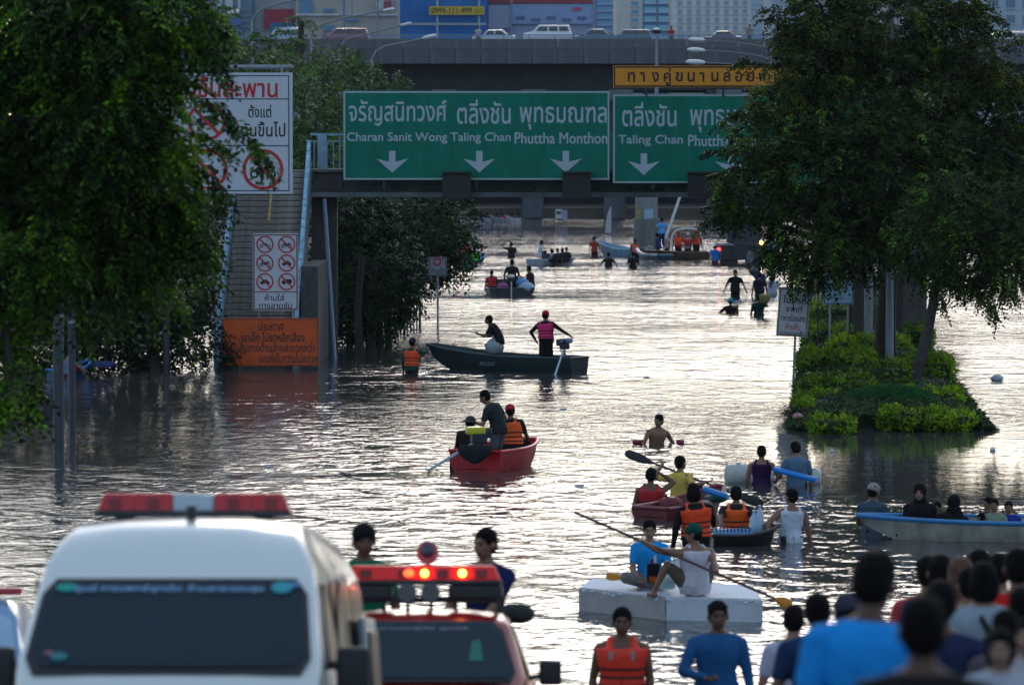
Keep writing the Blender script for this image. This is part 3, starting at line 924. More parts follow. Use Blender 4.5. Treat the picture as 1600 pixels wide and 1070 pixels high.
# six symbol sign on the stairs
YP = 122.2
frame_m = M('rust_frame', (.20, .09, .08), .6, var=.3)
ps, fp = sign_at('prohibition_sign', 'white sign of six red ringed vehicle symbols on the stairs', 395, 466, 365, 485, YP, white_p, 'prohibition sign', .05, frame_m, .035)
for cx_ in (414, 448):
    for cy_, ic in ((382, 'bike' if cx_ == 414 else 'moto'), (411, 'moto' if cx_ == 414 else 'car'), (440, 'car' if cx_ == 414 else 'truck')):
        prohibit(ps, fp, cx_, cy_, 13.5, YP, ic, -.028)
z = fp(400, 456)[1]
MB().box((0, -.029, z), ((71 / ppm(YP)) - .08, .004, .03)).build('ruled_line', frame_m, ps)
put_text(ps, fp, 'ห้ามใส่', 414, 444, 459, 470, black_l, -.028, .014)
put_text(ps, fp, 'ทางลาดชัน', 405, 456, 472, 482, black_l, -.028, .014)
m = MB()
for px in (404, 457):
    a, c = fp(px, 366), fp(px, 520); m.box((a[0], .06, (a[1] + c[1]) / 2), (.05, .05, a[1] - c[1]))
m.build('post', steel, ps)
# orange announcement board
orange_m = M('sign_orange', (0.62, 0.085, 0.004), .6, var=.2, scale=2)
os_, fo = sign_at('announcement_board', 'orange board with black Thai lettering standing in the water before the stairs', 347, 498, 497, 572, 121.4, orange_m, 'sign', .05, M('board_edge', (.06, .03, .02), .6), .02)
put_text(os_, fo, 'ประกาศ', 404, 443, 503, 517, black_l, -.028, .02)
put_text(os_, fo, 'รถเล็ก โปรดหลีกเลี่ยง', 377, 476, 518, 534, black_l, -.028, .02)
put_text(os_, fo, 'ใช้เส้นทางด้านข้างสะดวกกว่า', 360, 492, 535, 550, black_l, -.028, .02)
put_text(os_, fo, 'ขออภัยในความไม่สะดวก', 405, 496, 551, 567, black_l, -.028, .02)
for px in (370, 422, 456, 486):
    a, c = fo(px, 500), fo(px, 585); MB().box((a[0], .06, (a[1] + c[1]) / 2), (.07, .06, a[1] - c[1])).build('post', dark_steel, os_)
# small pole sign by the left bank
def pole_sign(label, px0, px1, py0, py1, Y, pole_px, texts, yaw=0, col=None, name='notice_sign', tilt=0.0, frame=True):
    t, f = sign_at(name, label, px0, px1, py0, py1, Y, col or white_p, 'sign', .04, M('frame_grey', (.08, .08, .09), .6) if frame else None, .03, tilt, yaw=yaw)
    for s, a, c, y0, y1, mt in texts: put_text(t, f, s, a, c, y0, y1, mt, -.024, .014)
    for px in pole_px:
        p = f(px, (py0 + py1) / 2)
        MB().tube([(p[0], .06, f(0, py0 + 2)[1]), (p[0] + tilt * 1.5, .06, -t.location.z - .6)], .035, 8).build('post', steel, t, smooth=True)
    return t, f
grey_face = M('weathered_face', (.30, .33, .36), .6, var=.2, scale=3)
t, f = pole_sign('small weathered no entry notice on a thin pole by the bank trees', 669, 698, 402, 431, 145, (684,), (('ห้ามเข้า', 674, 694, 418, 427, black_l),), col=grey_face)
ring(t, *f(683, 409), .09, .14, -.028, red_p)
t, f = pole_sign('tilted grey notice with four Thai lines at the edge of the planted strip', 1215, 1264, 450, 526, 114.5, (1243,), (('ไม่มีรถ', 1222, 1258, 462, 474, black_l), ('จากที่', 1227, 1253, 477, 488, black_l), ('ทหารโดยสาร', 1221, 1259, 491, 502, black_l), ('ห้ามขึ้น', 1229, 1252, 505, 515, red_p), ('ทางลอยฟ้า', 1221, 1259, 516, 524, black_l)), col=M('notice_face', (.50, .50, .52), .6, var=.12), tilt=R(4))
blue_face = M('blue_notice', (.30, .46, .60), .5, var=.08)
t, f = pole_sign('pale blue notice board with fine print under the median tree', 1286, 1334, 424, 476, 128, (1297, 1325), (), col=blue_face)
for k in range(7):
    z = 431 + k * 6
    a, c = f(1290, z + 1.6), f(1326 - (k % 3) * 4, z)
    lettering(t, ('ประกาศการจราจร', 'เส้นทางเดินรถขาเข้า', 'สะพานพระปิ่นเกล้า', 'เปิดให้บริการ', 'ตลอดเวลา กรุณา', 'ใช้ความระมัดระวัง', 'ขอบคุณ')[k], a[0], c[0], a[1] - .02, c[1] + .03, -.024, M('blue_print', (.05, .12, .25), .6), .0)
rp = W(1303, 418, 129)
t = thing('red_banner', 'red strip banner above the pale blue notice board', 'banner', rp)
MB().box((0, 0, 0), (.95, .03, .28)).build('cloth', M('banner_red', (.6, .03, .02), .7), t)
m = MB()
for sx in (-.48, .48): m.box((sx, .03, -rp.z / 2), (.04, .04, rp.z + .3))
m.build('post', dark_steel, t)
# two tall posts in the water by the near tree
for px, pb, Y, r, lab, z1 in ((92, 706, 88.7, .115, 'thick grey steel post standing in the water beside the leaves', 430), (113, 690, 91.5, .075, 'slim grey steel post just behind the thick one in the water', 452)):
    p = G(px, pb)
    t = thing('steel_post', lab, 'post', p)
    ztop = W(px, z1 - 60, p.y).z
    MB().tube([(0, 0, -1), (0, 0, ztop)], r, 14).build('pole', M('post_grey', (.045, .06, .075), .45, .3, var=.2), t, smooth=True)
    MB().tube([(0, 0, ztop * .62), (0, 0, ztop * .62 + .08)], r * 1.12, 14).build('collar', steel, t, smooth=True)
# railing by the bank
fr = thing('bank_railing', 'dark steel railing at the bank beneath the trees', 'railing', G(606, 522))
A, B = G(606, 524), G(656, 508)
m = MB()
for z in (.9, .25): m.beam(A + Vector((0, 0, z)), B + Vector((0, 0, z)), .05)
m.build('handrail', dark_steel, fr, world=True)
for k in range(11):
    p = A.lerp(B, k / 10); MB().beam(p + Vector((0, 0, -.4)), p + Vector((0, 0, .9)), .05 if k % 5 else .09).build('baluster', dark_steel, fr, world=True)
# pillar far down the road
pl = thing('concrete_pillar', 'grey concrete pillar with a blue notice, behind the people in orange vests', 'pillar', W(1010, 385, 262).xyz * Vector((1, 1, 0)))
MB().box((0, 0, 4.4), (1.35, 1.35, 10)).build('shaft', M('pillar_grey', (.24, .26, .27), .8, var=.3, scale=1, streak=.3), pl, bevel=.08)
MB().box((0, 0, 1.0), (1.55, 1.55, 2)).build('footing', concrete, pl, bevel=.06)
MB().box((.4, 0, 9.0), (3.2, 1.2, .6)).build('cross_beam', concrete, pl, bevel=.05)
MB().box((.12, -.72, W(0, 338, 262).z), (.55, .05, .9)).build('blue_notice', blue_face, pl)
MB().box((-.5, -.70, W(0, 335, 262).z), (.2, .04, 1.0)).build('striped_marker', M('marker_yellow', (.35, .28, .05), .6, var=.7, scale=4), pl)
# white leaning pole and white bars behind the footbridge
p0, p1 = W(1046, 345, 240), W(1063, 305, 240)
t = thing('leaning_pole', 'white leaning boom pole behind the man in blue on the raft', 'pole', (p0.x, 240, 0))
MB().beam(W(1040, 372, 240), W(1064, 303, 240), .14).build('boom', lamp_w, t, world=True)

# ------------------------------------------------------------------ trees
leaf_near = leafmat('leaf_near', (0.006, 0.013, 0.005), (0.085, 0.20, 0.014), .30)
leaf_median = leafmat('leaf_median', (0.006, 0.012, 0.006), (0.085, 0.155, 0.018), .28)
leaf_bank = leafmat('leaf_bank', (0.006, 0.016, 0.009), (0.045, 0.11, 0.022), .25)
leaf_far = leafmat('leaf_far', (0.03, 0.06, 0.025), (0.14, 0.27, 0.05), .35)
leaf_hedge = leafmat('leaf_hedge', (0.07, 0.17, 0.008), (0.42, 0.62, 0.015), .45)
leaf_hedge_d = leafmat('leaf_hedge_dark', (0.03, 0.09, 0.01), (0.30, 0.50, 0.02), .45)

def norm(a):
    return a / np.maximum(1e-9, np.linalg.norm(a, axis=1, keepdims=True))

def sprigs(P, D, L, k, l, w, droop, rg, flat=.5):
    """leaf sprigs: P origins, D directions, k leaflets each; returns verts, quads"""
    n = len(P)
    up = np.tile([[0, 0, 1.0]], (n, 1)) + rg.normal(0, flat, (n, 3))
    Sd = norm(np.cross(D, up))
    Ls = L * rg.uniform(.6, 1.25, (n, 1))
    V = np.empty((n, k, 4, 3))
    for j in range(k):
        t = (j + .6) / k
        base = P + D * Ls * t + np.array([[0, 0, -1.0]]) * (droop * Ls * t * t)
        sg = 1 if j % 2 else -1
        ld = norm(D * .55 + sg * Sd * .8 + np.array([[0, 0, -.35]]) + rg.normal(0, .18, (n, 3)))
        ll = l * (1 - .35 * t) * rg.uniform(.75, 1.2, (n, 1))
        wd = norm(np.cross(ld, up + rg.normal(0, .3, (n, 3)))) * w * .5 * rg.uniform(.8, 1.2, (n, 1))
        V[:, j, 0] = base
        V[:, j, 1] = base + ld * ll * .45 + wd
        V[:, j, 2] = base + ld * ll
        V[:, j, 3] = base + ld * ll * .45 - wd
    V = V.reshape(-1, 3)
    return V, np.arange(len(V)).reshape(-1, 4)

def crown(parent, clusters, mat, dens, L, k, l, w, droop=.35, seed=1, flat=.5, name='crown', hollow=.55, extra=None):
    """clusters: (centre, radii); dens: sprigs per square metre of lobe surface"""
    rg = np.random.default_rng(seed)
    Ps, Ds = [], []
    for c, r in clusters:
        r = np.array(r, float)
        area = 4 * pi * ((r[0] * r[1]) ** 1.6 + (r[0] * r[2]) ** 1.6 + (r[1] * r[2]) ** 1.6) ** (1 / 1.6) / 3 ** (1 / 1.6)
        n = int(area * dens)
        u = norm(rg.normal(0, 1, (n, 3)))
        # sub-clumps: pull directions towards a few tufts so that the lobe is uneven
        m = max(6, int(area * 1.1))
        tufts = norm(rg.normal(0, 1, (m, 3)))
        near = np.argmax(u @ tufts.T, axis=1)
        bulge = rg.uniform(.72, 1.12, m)[near][:, None]
        rad = rg.uniform(hollow, 1.0, (n, 1)) ** .6 * bulge
        P = np.array(c) + u * r * rad
        D = norm(u + tufts[near] * .5 + rg.normal(0, .45, (n, 3)) + np.array([[0, 0, -.25]]))
        Ps.append(P); Ds.append(D)
    if extra is not None: Ps.append(extra[0]); Ds.append(extra[1])
    P = np.vstack(Ps); D = np.vstack(Ds)
    V, Q = sprigs(P, D, L, k, l, w, droop, rg, flat)
    if parent is not None: V = V - np.array(parent.location)
    return npmesh(name, V, Q, mat, parent)

def limb(m, a, b_, r0, r1, bend=.15, n=6, rg=random):
    a = Vector(a); b_ = Vector(b_)
    d = (b_ - a)
    off = Vector((rg.uniform(-1, 1), rg.uniform(-1, 1), rg.uniform(-.3, .6))) * d.length * bend
    pts = [a + d * t + off * sin(pi * t) * (1 - .3 * t) for t in [i / n for i in range(n + 1)]]
    m.tube(pts, [r0 + (r1 - r0) * i / n for i in range(n + 1)], 7)
    return pts

def tree(label, base, clusters, mat, dens, L, k, l, w, trunk_r=.2, fork=.45, name='tree', seed=1, group=None, droop=.35, lean=None, cat='tree', extra=None, hollow=.55, barkm=None):
    t = thing(name, label, cat, base, 0, group)
    cs = [Vector(c) for c, r in clusters]
    mean = sum(cs, Vector()) / len(cs)
    base = Vector(base)
    top = lean if lean is not None else Vector((base.x * .7 + mean.x * .3, base.y * .7 + mean.y * .3, base.z + (mean.z - base.z) * fork))
    m = MB(); random.seed(seed)
    limb(m, base - Vector((0, 0, .8)), top, trunk_r * 1.25, trunk_r * .8, .05, 8)
    m.build('trunk', barkm or bark, t, world=True, smooth='all')
    m = MB()
    for c in cs: limb(m, top, c, trunk_r * .5, trunk_r * .10, .12)
    m.build('limb', barkm or bark, t, world=True, smooth='all')
    crown(t, clusters, mat, dens, L, k, l, w, droop, seed, hollow=hollow, extra=extra)
    return t

def cl(lst, dy=1.0, flat=1.0):
    """(px, py, radius in px, Y) -> clusters"""
    out = []
    for px, py, r, Y in lst:
        R_ = r / ppm(Y)
        out.append((tuple(W(px, py, Y)), (R_, R_ * dy, R_ * flat)))
    return out

# near tree on the left: long drooping compound leaves
nl = [(20, 60, 130, 50), (150, 40, 120, 49), (260, 30, 80, 50), (60, 190, 130, 51), (190, 170, 110, 49), (225, 130, 54, 50), (306, 62, 30, 49.5), (60, 330, 130, 50),
      (190, 300, 115, 50), (235, 232, 52, 49), (262, 318, 58, 50), (195, 370, 80, 50), (66, 400, 72, 49), (282, 385, 42, 50), (10, 520, 50, 50), (-60, 200, 160, 51),
      (-85, 420, 135, 50), (235, 435, 42, 51), (20, 610, 34, 49), (185, 440, 50, 51), (330, 30, 14, 50), (90, -10, 90, 50), (210, -20, 80, 50), (10, 10, 70, 50)]
rg = np.random.default_rng(5)
def chain(pts, n, spread):
    """extra sprigs strung along a hanging branch given in pixels"""
    P, D = [], []
    Q = [W(x, y, Y) for x, y, Y in pts]
    for i in range(len(Q) - 1):
        for j in range(n):
            t = j / n
            p = Q[i].lerp(Q[i + 1], t)
            d = (Q[i + 1] - Q[i]).normalized() + Vector((rg.normal(0, spread), rg.normal(0, spread), rg.normal(-.35, spread)))
            P.append(tuple(p)); D.append(tuple(d.normalized()))
    return np.array(P), np.array(D)
ch = [chain([(300, 150, 48.5), (345, 160, 48.3), (375, 195, 48.2), (400, 225, 48.1), (418, 240, 48)], 9, .35),
      chain([(300, 200, 48.5), (330, 215, 48.4), (350, 235, 48.2)], 8, .4),
      chain([(290, 20, 49), (320, 22, 49), (338, 36, 49), (346, 50, 49)], 8, .35),
      chain([(290, 70, 49), (325, 82, 49), (342, 98, 49)], 8, .35),
      chain([(300, 250, 49), (335, 275, 49), (352, 300, 49)], 8, .4),
      chain([(250, 440, 50), (285, 480, 50), (298, 505, 50)], 7, .4),
      chain([(60, 560, 49), (50, 610, 49), (46, 640, 49)], 7, .4),
      chain([(120, 440, 49), (128, 500, 49), (136, 530, 49)], 7, .4),
      chain([(170, 400, 49), (182, 440, 49), (186, 470, 49)], 7, .4)]
tree('large dark leafy tree overhanging the water beside the white prohibition sign', (W(-190, 500, 51).x, 51, -1.3), cl(nl, .8), leaf_near, 60, .34, 11, .125, .046, .22, .35,
     seed=3, extra=(np.vstack([c[0] for c in ch]), np.vstack([c[1] for c in ch])), droop=.5, hollow=.3, lean=W(-150, 260, 51))

# dark trees on the near left bank
gL = 'dark trees along the shaded bank'
leaf_bright_tuft = leafmat('leaf_bright_tuft', (0.03, 0.09, 0.01), (0.20, 0.42, 0.015), .4)  # for skylit tufts: the brightness is put into the leaf colour
def bank_tree(label, px, pyb, specs, seed, dens=16, mat=None, group=gL, k=7, L=.5, l=.22, w=.10, r=.2):
    base = G(px, pyb)
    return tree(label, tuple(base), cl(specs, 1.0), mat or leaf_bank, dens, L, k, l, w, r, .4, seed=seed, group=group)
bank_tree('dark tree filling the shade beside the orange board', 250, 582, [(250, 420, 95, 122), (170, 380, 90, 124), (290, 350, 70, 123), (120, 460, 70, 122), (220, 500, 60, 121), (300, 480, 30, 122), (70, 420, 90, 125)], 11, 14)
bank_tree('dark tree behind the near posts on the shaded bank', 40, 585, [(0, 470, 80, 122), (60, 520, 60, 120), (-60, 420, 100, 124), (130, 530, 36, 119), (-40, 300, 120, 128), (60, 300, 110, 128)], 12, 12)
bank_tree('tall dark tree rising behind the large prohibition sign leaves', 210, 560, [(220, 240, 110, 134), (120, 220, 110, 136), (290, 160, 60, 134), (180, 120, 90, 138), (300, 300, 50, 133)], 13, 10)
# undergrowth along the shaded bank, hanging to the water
def thicket(label, boxes, mat, dens, seed, L=.45, k=7, l=.2, w=.09, name='thicket'):
    o = crown(None, boxes, mat, dens, L, k, l, w, .4, seed, name=name)
    return tag(o, kind='stuff')
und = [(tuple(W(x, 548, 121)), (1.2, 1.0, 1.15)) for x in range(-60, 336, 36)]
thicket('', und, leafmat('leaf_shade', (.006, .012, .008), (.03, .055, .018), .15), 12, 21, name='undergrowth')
# trees behind the footbridge on the left bank
gB = 'dense trees on the bank behind the footbridge'
bank_tree('dark tree with thin trunks just past the footbridge column', 588, 540, [(590, 440, 56, 136), (540, 400, 50, 138), (520, 340, 34, 139), (524, 440, 30, 138), (612, 475, 34, 135), (560, 350, 60, 140), (632, 455, 22, 136), (600, 400, 50, 139), (560, 490, 34, 136), (600, 500, 24, 136)], 31, 24, group=gB)
bank_tree('dark tree whose crown reaches over the water above the small notice', 560, 520, [(650, 370, 66, 150), (700, 345, 45, 152), (715, 385, 28, 150), (610, 330, 60, 154), (690, 415, 22, 150), (660, 420, 30, 149), (712, 425, 12, 149), (655, 335, 60, 156)], 32, 21, group=gB)
bank_tree('slender dark tree right behind the pale stay pole', 548, 540, [(530, 470, 34, 137), (555, 500, 26, 136), (530, 350, 40, 138), (520, 400, 30, 139), (535, 440, 34, 140)], 33, 22, group=gB, r=.12)
for i, (px, pb) in enumerate(((566, 545), (575, 538), (583, 542), (597, 536), (611, 532))):
    p = G(px, pb)
    t = thing('tree', ('first', 'second', 'third', 'fourth', 'fifth')[i] + ' slim bare trunk counted from the footbridge column', 'tree', p, 0, 'slim trunks beside the bank railing')
    m = MB(); limb(m, p - Vector((0, 0, .5)), p + Vector((random.uniform(-.3, .3), .3, 2.9)), .15, .09, .05)
    m.build('trunk', bark, t, world=True, smooth='all')
gF = 'green trees rising above the footbridge by the overpass'
bank_tree('mid green tree standing between the prohibition sign and the green sign', 470, 480, [(450, 190, 70, 170), (420, 130, 45, 172), (500, 160, 50, 171), (480, 250, 60, 168), (390, 110, 35, 174), (430, 105, 26, 175)], 41, 9, leaf_far, gF, l=.26, w=.12, L=.6)
bank_tree('light green tree reaching over the top corner of the first green sign', 560, 470, [(560, 140, 48, 185), (610, 130, 24, 186), (520, 120, 40, 186), (590, 190, 50, 184), (540, 200, 50, 184), (625, 132, 14, 186)], 42, 9, leaf_far, gF, l=.26, w=.12, L=.6)
bank_tree('tuft of bright leaves standing before the parapet above the tall sign', 400, 460, [(400, 78, 26, 195), (440, 68, 22, 196), (360, 92, 30, 195), (470, 88, 28, 197), (350, 70, 14, 195), (432, 88, 24, 195)], 43, 9, leaf_far, gF, l=.26, w=.11, L=.6)
bank_tree('small pale green tree in front of the overpass panels', 530, 450, [(508, 96, 18, 210), (540, 98, 22, 211), (550, 84, 10, 211)], 44, 9, leaf_far, gF, l=.26, w=.11, L=.6)
# palm-like tree in front of the parapet
p = W(470, 30, 205)
t = thing('palm_tree', 'shaggy palm tree in front of the cream shophouses', 'tree', (p.x, 205, 0))
MB().tube([(0, 0, 0), (.1, 0, p.z * .6), (0, 0, p.z)], [.22, .16, .14], 9).build('trunk', bark, t, smooth=True)
fr_ = []
rg = np.random.default_rng(8)
for k in range(17):
    a = k * 2.4; el = rg.uniform(-.3, .9)
    fr_.append((cos(a) * cos(el), sin(a) * cos(el), sin(el)))
Pp = np.tile([[p.x, 205, p.z]], (17, 1)) + rg.normal(0, .1, (17, 3))
V, Q = sprigs(Pp, np.array(fr_), 1.5, 26, .42, .06, .8, rg, .1)
npmesh('frond', V - np.array(t.location), Q, leaf_far, t)

# median trees
mA = [(1300, 60, 80, 118), (1390, 40, 95, 119), (1480, 50, 70, 120), (1266, 125, 58, 117), (1340, 160, 110, 118), (1450, 150, 100, 119), (1550, 190, 80, 120), (1242, 66, 32, 118),
      (1207, 215, 62, 116), (1270, 260, 90, 115), (1390, 270, 120, 116), (1500, 270, 90, 118), (1590, 260, 80, 119), (1175, 300, 55, 116), (1250, 360, 60, 115), (1350, 370, 70, 115), (1145, 320, 32, 116),
      (1208, 165, 34, 116), (1290, 400, 45, 114), (1560, 130, 30, 119), (1285, 15, 40, 118), (1500, 8, 32, 119), (1222, 395, 24, 115), (1262, 428, 16, 114), (1640, 330, 90, 120), (1545, 100, 14, 119)]
def chain2(pts, n=8, s=.35): return chain(pts, n, s)
chA = [chain2([(1190, 225, 115), (1140, 232, 114.8), (1105, 233, 114.5)], 12, .25), chain2([(1180, 180, 115), (1150, 175, 115), (1125, 190, 115)], 8), chain2([(1160, 250, 115), (1130, 268, 115), (1112, 275, 115)], 8),
       chain2([(1240, 40, 117), (1215, 30, 117), (1200, 28, 117)], 6), chain2([(1500, 30, 118), (1540, 22, 118), (1562, 26, 118)], 9, .25), chain2([(1500, 60, 118), (1550, 50, 118), (1575, 46, 118)], 9, .25),
       chain2([(1500, 90, 118), (1550, 78, 118), (1596, 58, 118)], 9, .3), chain2([(1230, 95, 117), (1200, 100, 117), (1170, 92, 117), (1150, 98, 117)], 8, .3), chain2([(1150, 330, 115), (1112, 335, 115), (1100, 345, 115)], 7),
       chain2([(1215, 380, 115), (1210, 400, 115), (1207, 413, 115)], 7), chain2([(1240, 415, 114), (1238, 430, 114), (1237, 446, 114)], 5, .3), chain2([(1240, 20, 117), (1210, 12, 117), (1195, 14, 117)], 6)]
tree('broad dark median tree with a thick upright trunk', tuple(G(1388, 572)), cl(mA, 1.0), leaf_median, 27, .42, 10, .17, .078, .30, .5, seed=51,
     extra=(np.vstack([c[0] for c in chA]), np.vstack([c[1] for c in chA])), lean=W(1392, 400, 121), hollow=.35)
mB_ = [(1450, 380, 60, 110), (1520, 400, 60, 110), (1580, 420, 45, 110), (1480, 330, 70, 111), (1570, 350, 70, 111), (1490, 440, 22, 109.5), (1545, 450, 26, 109.5), (1450, 430, 20, 110), (1620, 380, 60, 112)]
chB = [chain2([(1540, 460, 109), (1550, 478, 109), (1556, 494, 109)], 8, .3), chain2([(1470, 440, 109), (1472, 462, 109), (1476, 480, 109)], 7, .3), chain2([(1570, 450, 109), (1590, 462, 109)], 7, .3)]
tb = tree('smaller median tree with a trunk leaning over the clipped dome shrub', tuple(G(1398, 616)), cl(mB_), leaf_median, 30, .40, 10, .15, .065, .15, .5, seed=52,
          extra=(np.vstack([c[0] for c in chB]), np.vstack([c[1] for c in chB])), lean=W(1462, 450, 110), hollow=.35)
for i, (px, pb, r, lab) in enumerate(((1344, 560, .17, 'dark straight trunk under the median crown next to the pale blue notice'), (1330, 540, .10, 'thin dark trunk touching the pale blue notice'), (1402, 556, .15, 'dark trunk fused to the shade of the thick median trunk'))):
    p = G(px, pb)
    t = thing('tree', lab, 'tree', p)
    m = MB(); limb(m, p - Vector((0, 0, .3)), p + Vector((.1, 0, 4.2)), r, r * .8, .03)
    m.build('trunk', bark, t, world=True, smooth='all')
for px, pb, r, lab, ytop in ((1375, 566, .10, 'pale grey lamp post in front of the thick median trunk', None), (1357, 552, .13, 'wide grey post between the dark trunks of the median', 420)):
    p = G(px, pb)
    t = thing('steel_post', lab, 'post', p)
    MB().tube([(0, 0, -.3), (0, 0, 4.2)] + [(0, 0, 5.2)], [r, r, r * .8], 12).build('pole', steel, t, smooth=True)
p = W(1392, 60, 118.3)
t = thing('street_lamp', 'slim grey lamp post top rising through the median crown', 'street lamp', (p.x, 118.3, 0))
MB().tube([(0, 0, 0), (0, 0, p.z), (0, 0, W(0, -30, 117).z)], [.12, .09, .08], 10).build('pole', steel, t, smooth=True)
MB().tube([(0, 0, W(0, -30, 117).z), (1.2, 0, W(0, -50, 117).z)], .05, 8).build('arm', steel, t, smooth=True)

# ------------------------------------------------------------------ the planted strip
def strip_edge(Y):
    """edges of the strip at distance Y, following the bend of the road"""
    t = (Y - 96) / 92.0
    return 6.5 + 6.9 * t, 10.75 + 5.7 * t
grid_v, grid_f = [], []
NX, NY = 26, 90
for j in range(NY + 1):
    Y = 94.6 + 150 * (j / NY) ** 1.2
    x0, x1 = strip_edge(max(Y, 96))
    for i in range(NX + 1):
        u = i / NX
        x = x0 - .5 + (x1 - x0 + 1.0) * u + .25 * noise.noise(Vector((Y * .35, i * .3, 3)))
        e = min(u, 1 - u) * 2
        hgt = -.28 + .62 * min(1, e * 2.4) + .10 * noise.noise(Vector((x * .8, Y * .5, 0)))
        hgt -= max(0, (96.2 - Y)) * .35
        grid_v.append((x, Y, hgt))
for j in range(NY):
    for i in range(NX):
        a = j * (NX + 1) + i
        grid_f.append((a, a + 1, a + NX + 2, a + NX + 1))
mg = MB(); mg.add(grid_v, grid_f)
ms_ = mg.build('median_strip', M('strip_soil', (.018, .032, .010), .95, var=.5, scale=3, bump=.6), smooth='all')
tag(ms_, kind='structure')
# grass over the strip
rg = np.random.default_rng(61)
n = 26000
Yg = 95.2 + 95 * rg.uniform(0, 1, n) ** 1.6
tt = (np.maximum(Yg, 96) - 96) / 92
ug = rg.uniform(-.02, 1.02, n)
xg = 6.4 + 6.9 * tt + (4.45 - 1.2 * tt) * ug
Pg = np.stack([xg, Yg, -.02 + .30 * np.minimum(1, np.minimum(ug, 1 - ug) * 5)], 1)
Dg = norm(np.stack([rg.normal(0, .5, n), rg.normal(0, .5, n), np.full(n, 1.0)], 1))
V, Q = sprigs(Pg, Dg, .16, 4, .18, .045, .3, rg)
go = npmesh('grass', V, Q, leafmat('leaf_grass', (.012, .035, .008), (.05, .12, .012), .2)); tag(go, kind='stuff')
# hedges
def hedge(label, px0, px1, pyt, pyb, depth, mat, seed, dens=95, name='hedge', l=.10):
    a, c = G(px0, pyb, .1), G(px1, pyb, .1)
    top = W(px0, pyt, a.y + .2).z
    hh = max(.25, top - .05)
    t = thing(name, label, 'hedge', ((a.x + c.x) / 2, a.y + depth / 2, .05))
    n = max(2, int((c.x - a.x) / (hh * .9)))
    m = MB()
    m.box((0, 0, hh * .36), (c.x - a.x - .15, depth * .8, hh * .66)).build('twigs', M('hedge_core', (.02, .035, .012), .95, var=.4), t, bevel=.05)
    cs = []
    rr = random.Random(seed)
    for i in range(n):
        for j in range(max(1, int(depth / .8))):
            cs.append(((a.x + (c.x - a.x) * (i + .5) / n + rr.uniform(-.1, .1), a.y + .4 + j * .8, .05 + hh * rr.uniform(.42, .52)), ((c.x - a.x) / n * .62, .55, hh * .52)))
    crown(t, cs, mat, dens, .13, 6, l, .055, -.2, seed, .9, name='foliage')
    return t
hedge('bright yellow green hedge at the water end of the planted strip', 1378, 1526, 640, 668, .9, leaf_hedge, 71, 130)
hedge('low bright shrubs beside the heap of rubbish bags', 1275, 1328, 650, 672, .6, leaf_hedge, 72)
hedge('long lime hedge on the channel side behind the dome shrub', 1408, 1502, 605, 634, 1.5, leaf_hedge, 73)
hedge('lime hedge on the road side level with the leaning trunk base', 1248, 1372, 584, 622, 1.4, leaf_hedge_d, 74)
hedge('bright hedge behind the tilted grey notice', 1254, 1365, 545, 583, 1.8, leaf_hedge, 75)
hedge('bright hedge on the channel side of the leaning trunk', 1425, 1490, 553, 598, 1.8, leaf_hedge, 76)
hedge('small yellow shrub at the road edge above the red and white bag', 1243, 1276, 626, 648, .6, leaf_hedge, 77)
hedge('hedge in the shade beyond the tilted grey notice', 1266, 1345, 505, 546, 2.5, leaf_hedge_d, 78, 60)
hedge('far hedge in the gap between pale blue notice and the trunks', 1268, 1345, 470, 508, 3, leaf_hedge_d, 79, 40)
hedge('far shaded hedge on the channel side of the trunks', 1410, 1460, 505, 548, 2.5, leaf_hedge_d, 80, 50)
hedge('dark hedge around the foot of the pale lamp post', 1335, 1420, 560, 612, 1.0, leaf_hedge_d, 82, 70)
hedge('low lime hedge spread in front of the grey notice foot', 1250, 1318, 612, 632, .9, leaf_hedge, 85)
hedge('mixed green hedge between the notice foot and the trunks', 1300, 1420, 524, 560, 2.0, leaf_hedge, 87)
# dome shrub
p = G(1392, 645)
t = thing('dome_shrub', 'clipped dark green dome shrub in front of the leaning trunk', 'shrub', (p.x, p.y, 0))
dm = MB().sphere((0, 0, .2), (1.12, .9, .42), 36, 16)
dm.build('twigs', M('dome_core', (.015, .05, .015), .95), t, smooth='all')
rg = np.random.default_rng(83)
u = norm(rg.normal(0, 1, (9000, 3))); u[:, 2] = abs(u[:, 2])
Pd = u * np.array([1.14, .92, .44]) + np.array([0, 0, .2])
V, Q = sprigs(Pd, norm(u + rg.normal(0, .5, u.shape)), .05, 3, .045, .025, 0, rg, 1)
npmesh('foliage', V, Q, leafmat('leaf_dome', (.015, .09, .02), (.04, .20, .04), .3), t)
# dead plants
p = G(1352, 662)
t = thing('withered_plant', 'brown withered plants between the rubbish and the yellow hedge', 'plant', (p.x, p.y, .1))
rg = np.random.default_rng(84)
P = rg.uniform(-1, 1, (260, 3)) * np.array([.45, .3, .03]); D = norm(rg.normal(0, .45, (260, 3)) + np.array([[0, 0, 1.0]]))
V, Q = sprigs(P, D, .5, 9, .13, .03, .5, rg)
npmesh('foliage', V, Q, leafmat('leaf_dead', (.03, .018, .012), (.14, .09, .05), .1), t)
p = G(1262, 655)
t = thing('withered_plant', 'brown twigs around the rubbish bags at the strip edge', 'plant', (p.x, p.y, .1))
P = rg.uniform(-1, 1, (200, 3)) * np.array([.5, .3, .03]); D = norm(rg.normal(0, .6, (200, 3)) + np.array([[0, 0, 1.0]]))
V, Q = sprigs(P, D, .35, 8, .12, .03, .5, rg)
npmesh('foliage', V, Q, leafmat('leaf_dead2', (.03, .018, .012), (.12, .07, .04), .1), t)

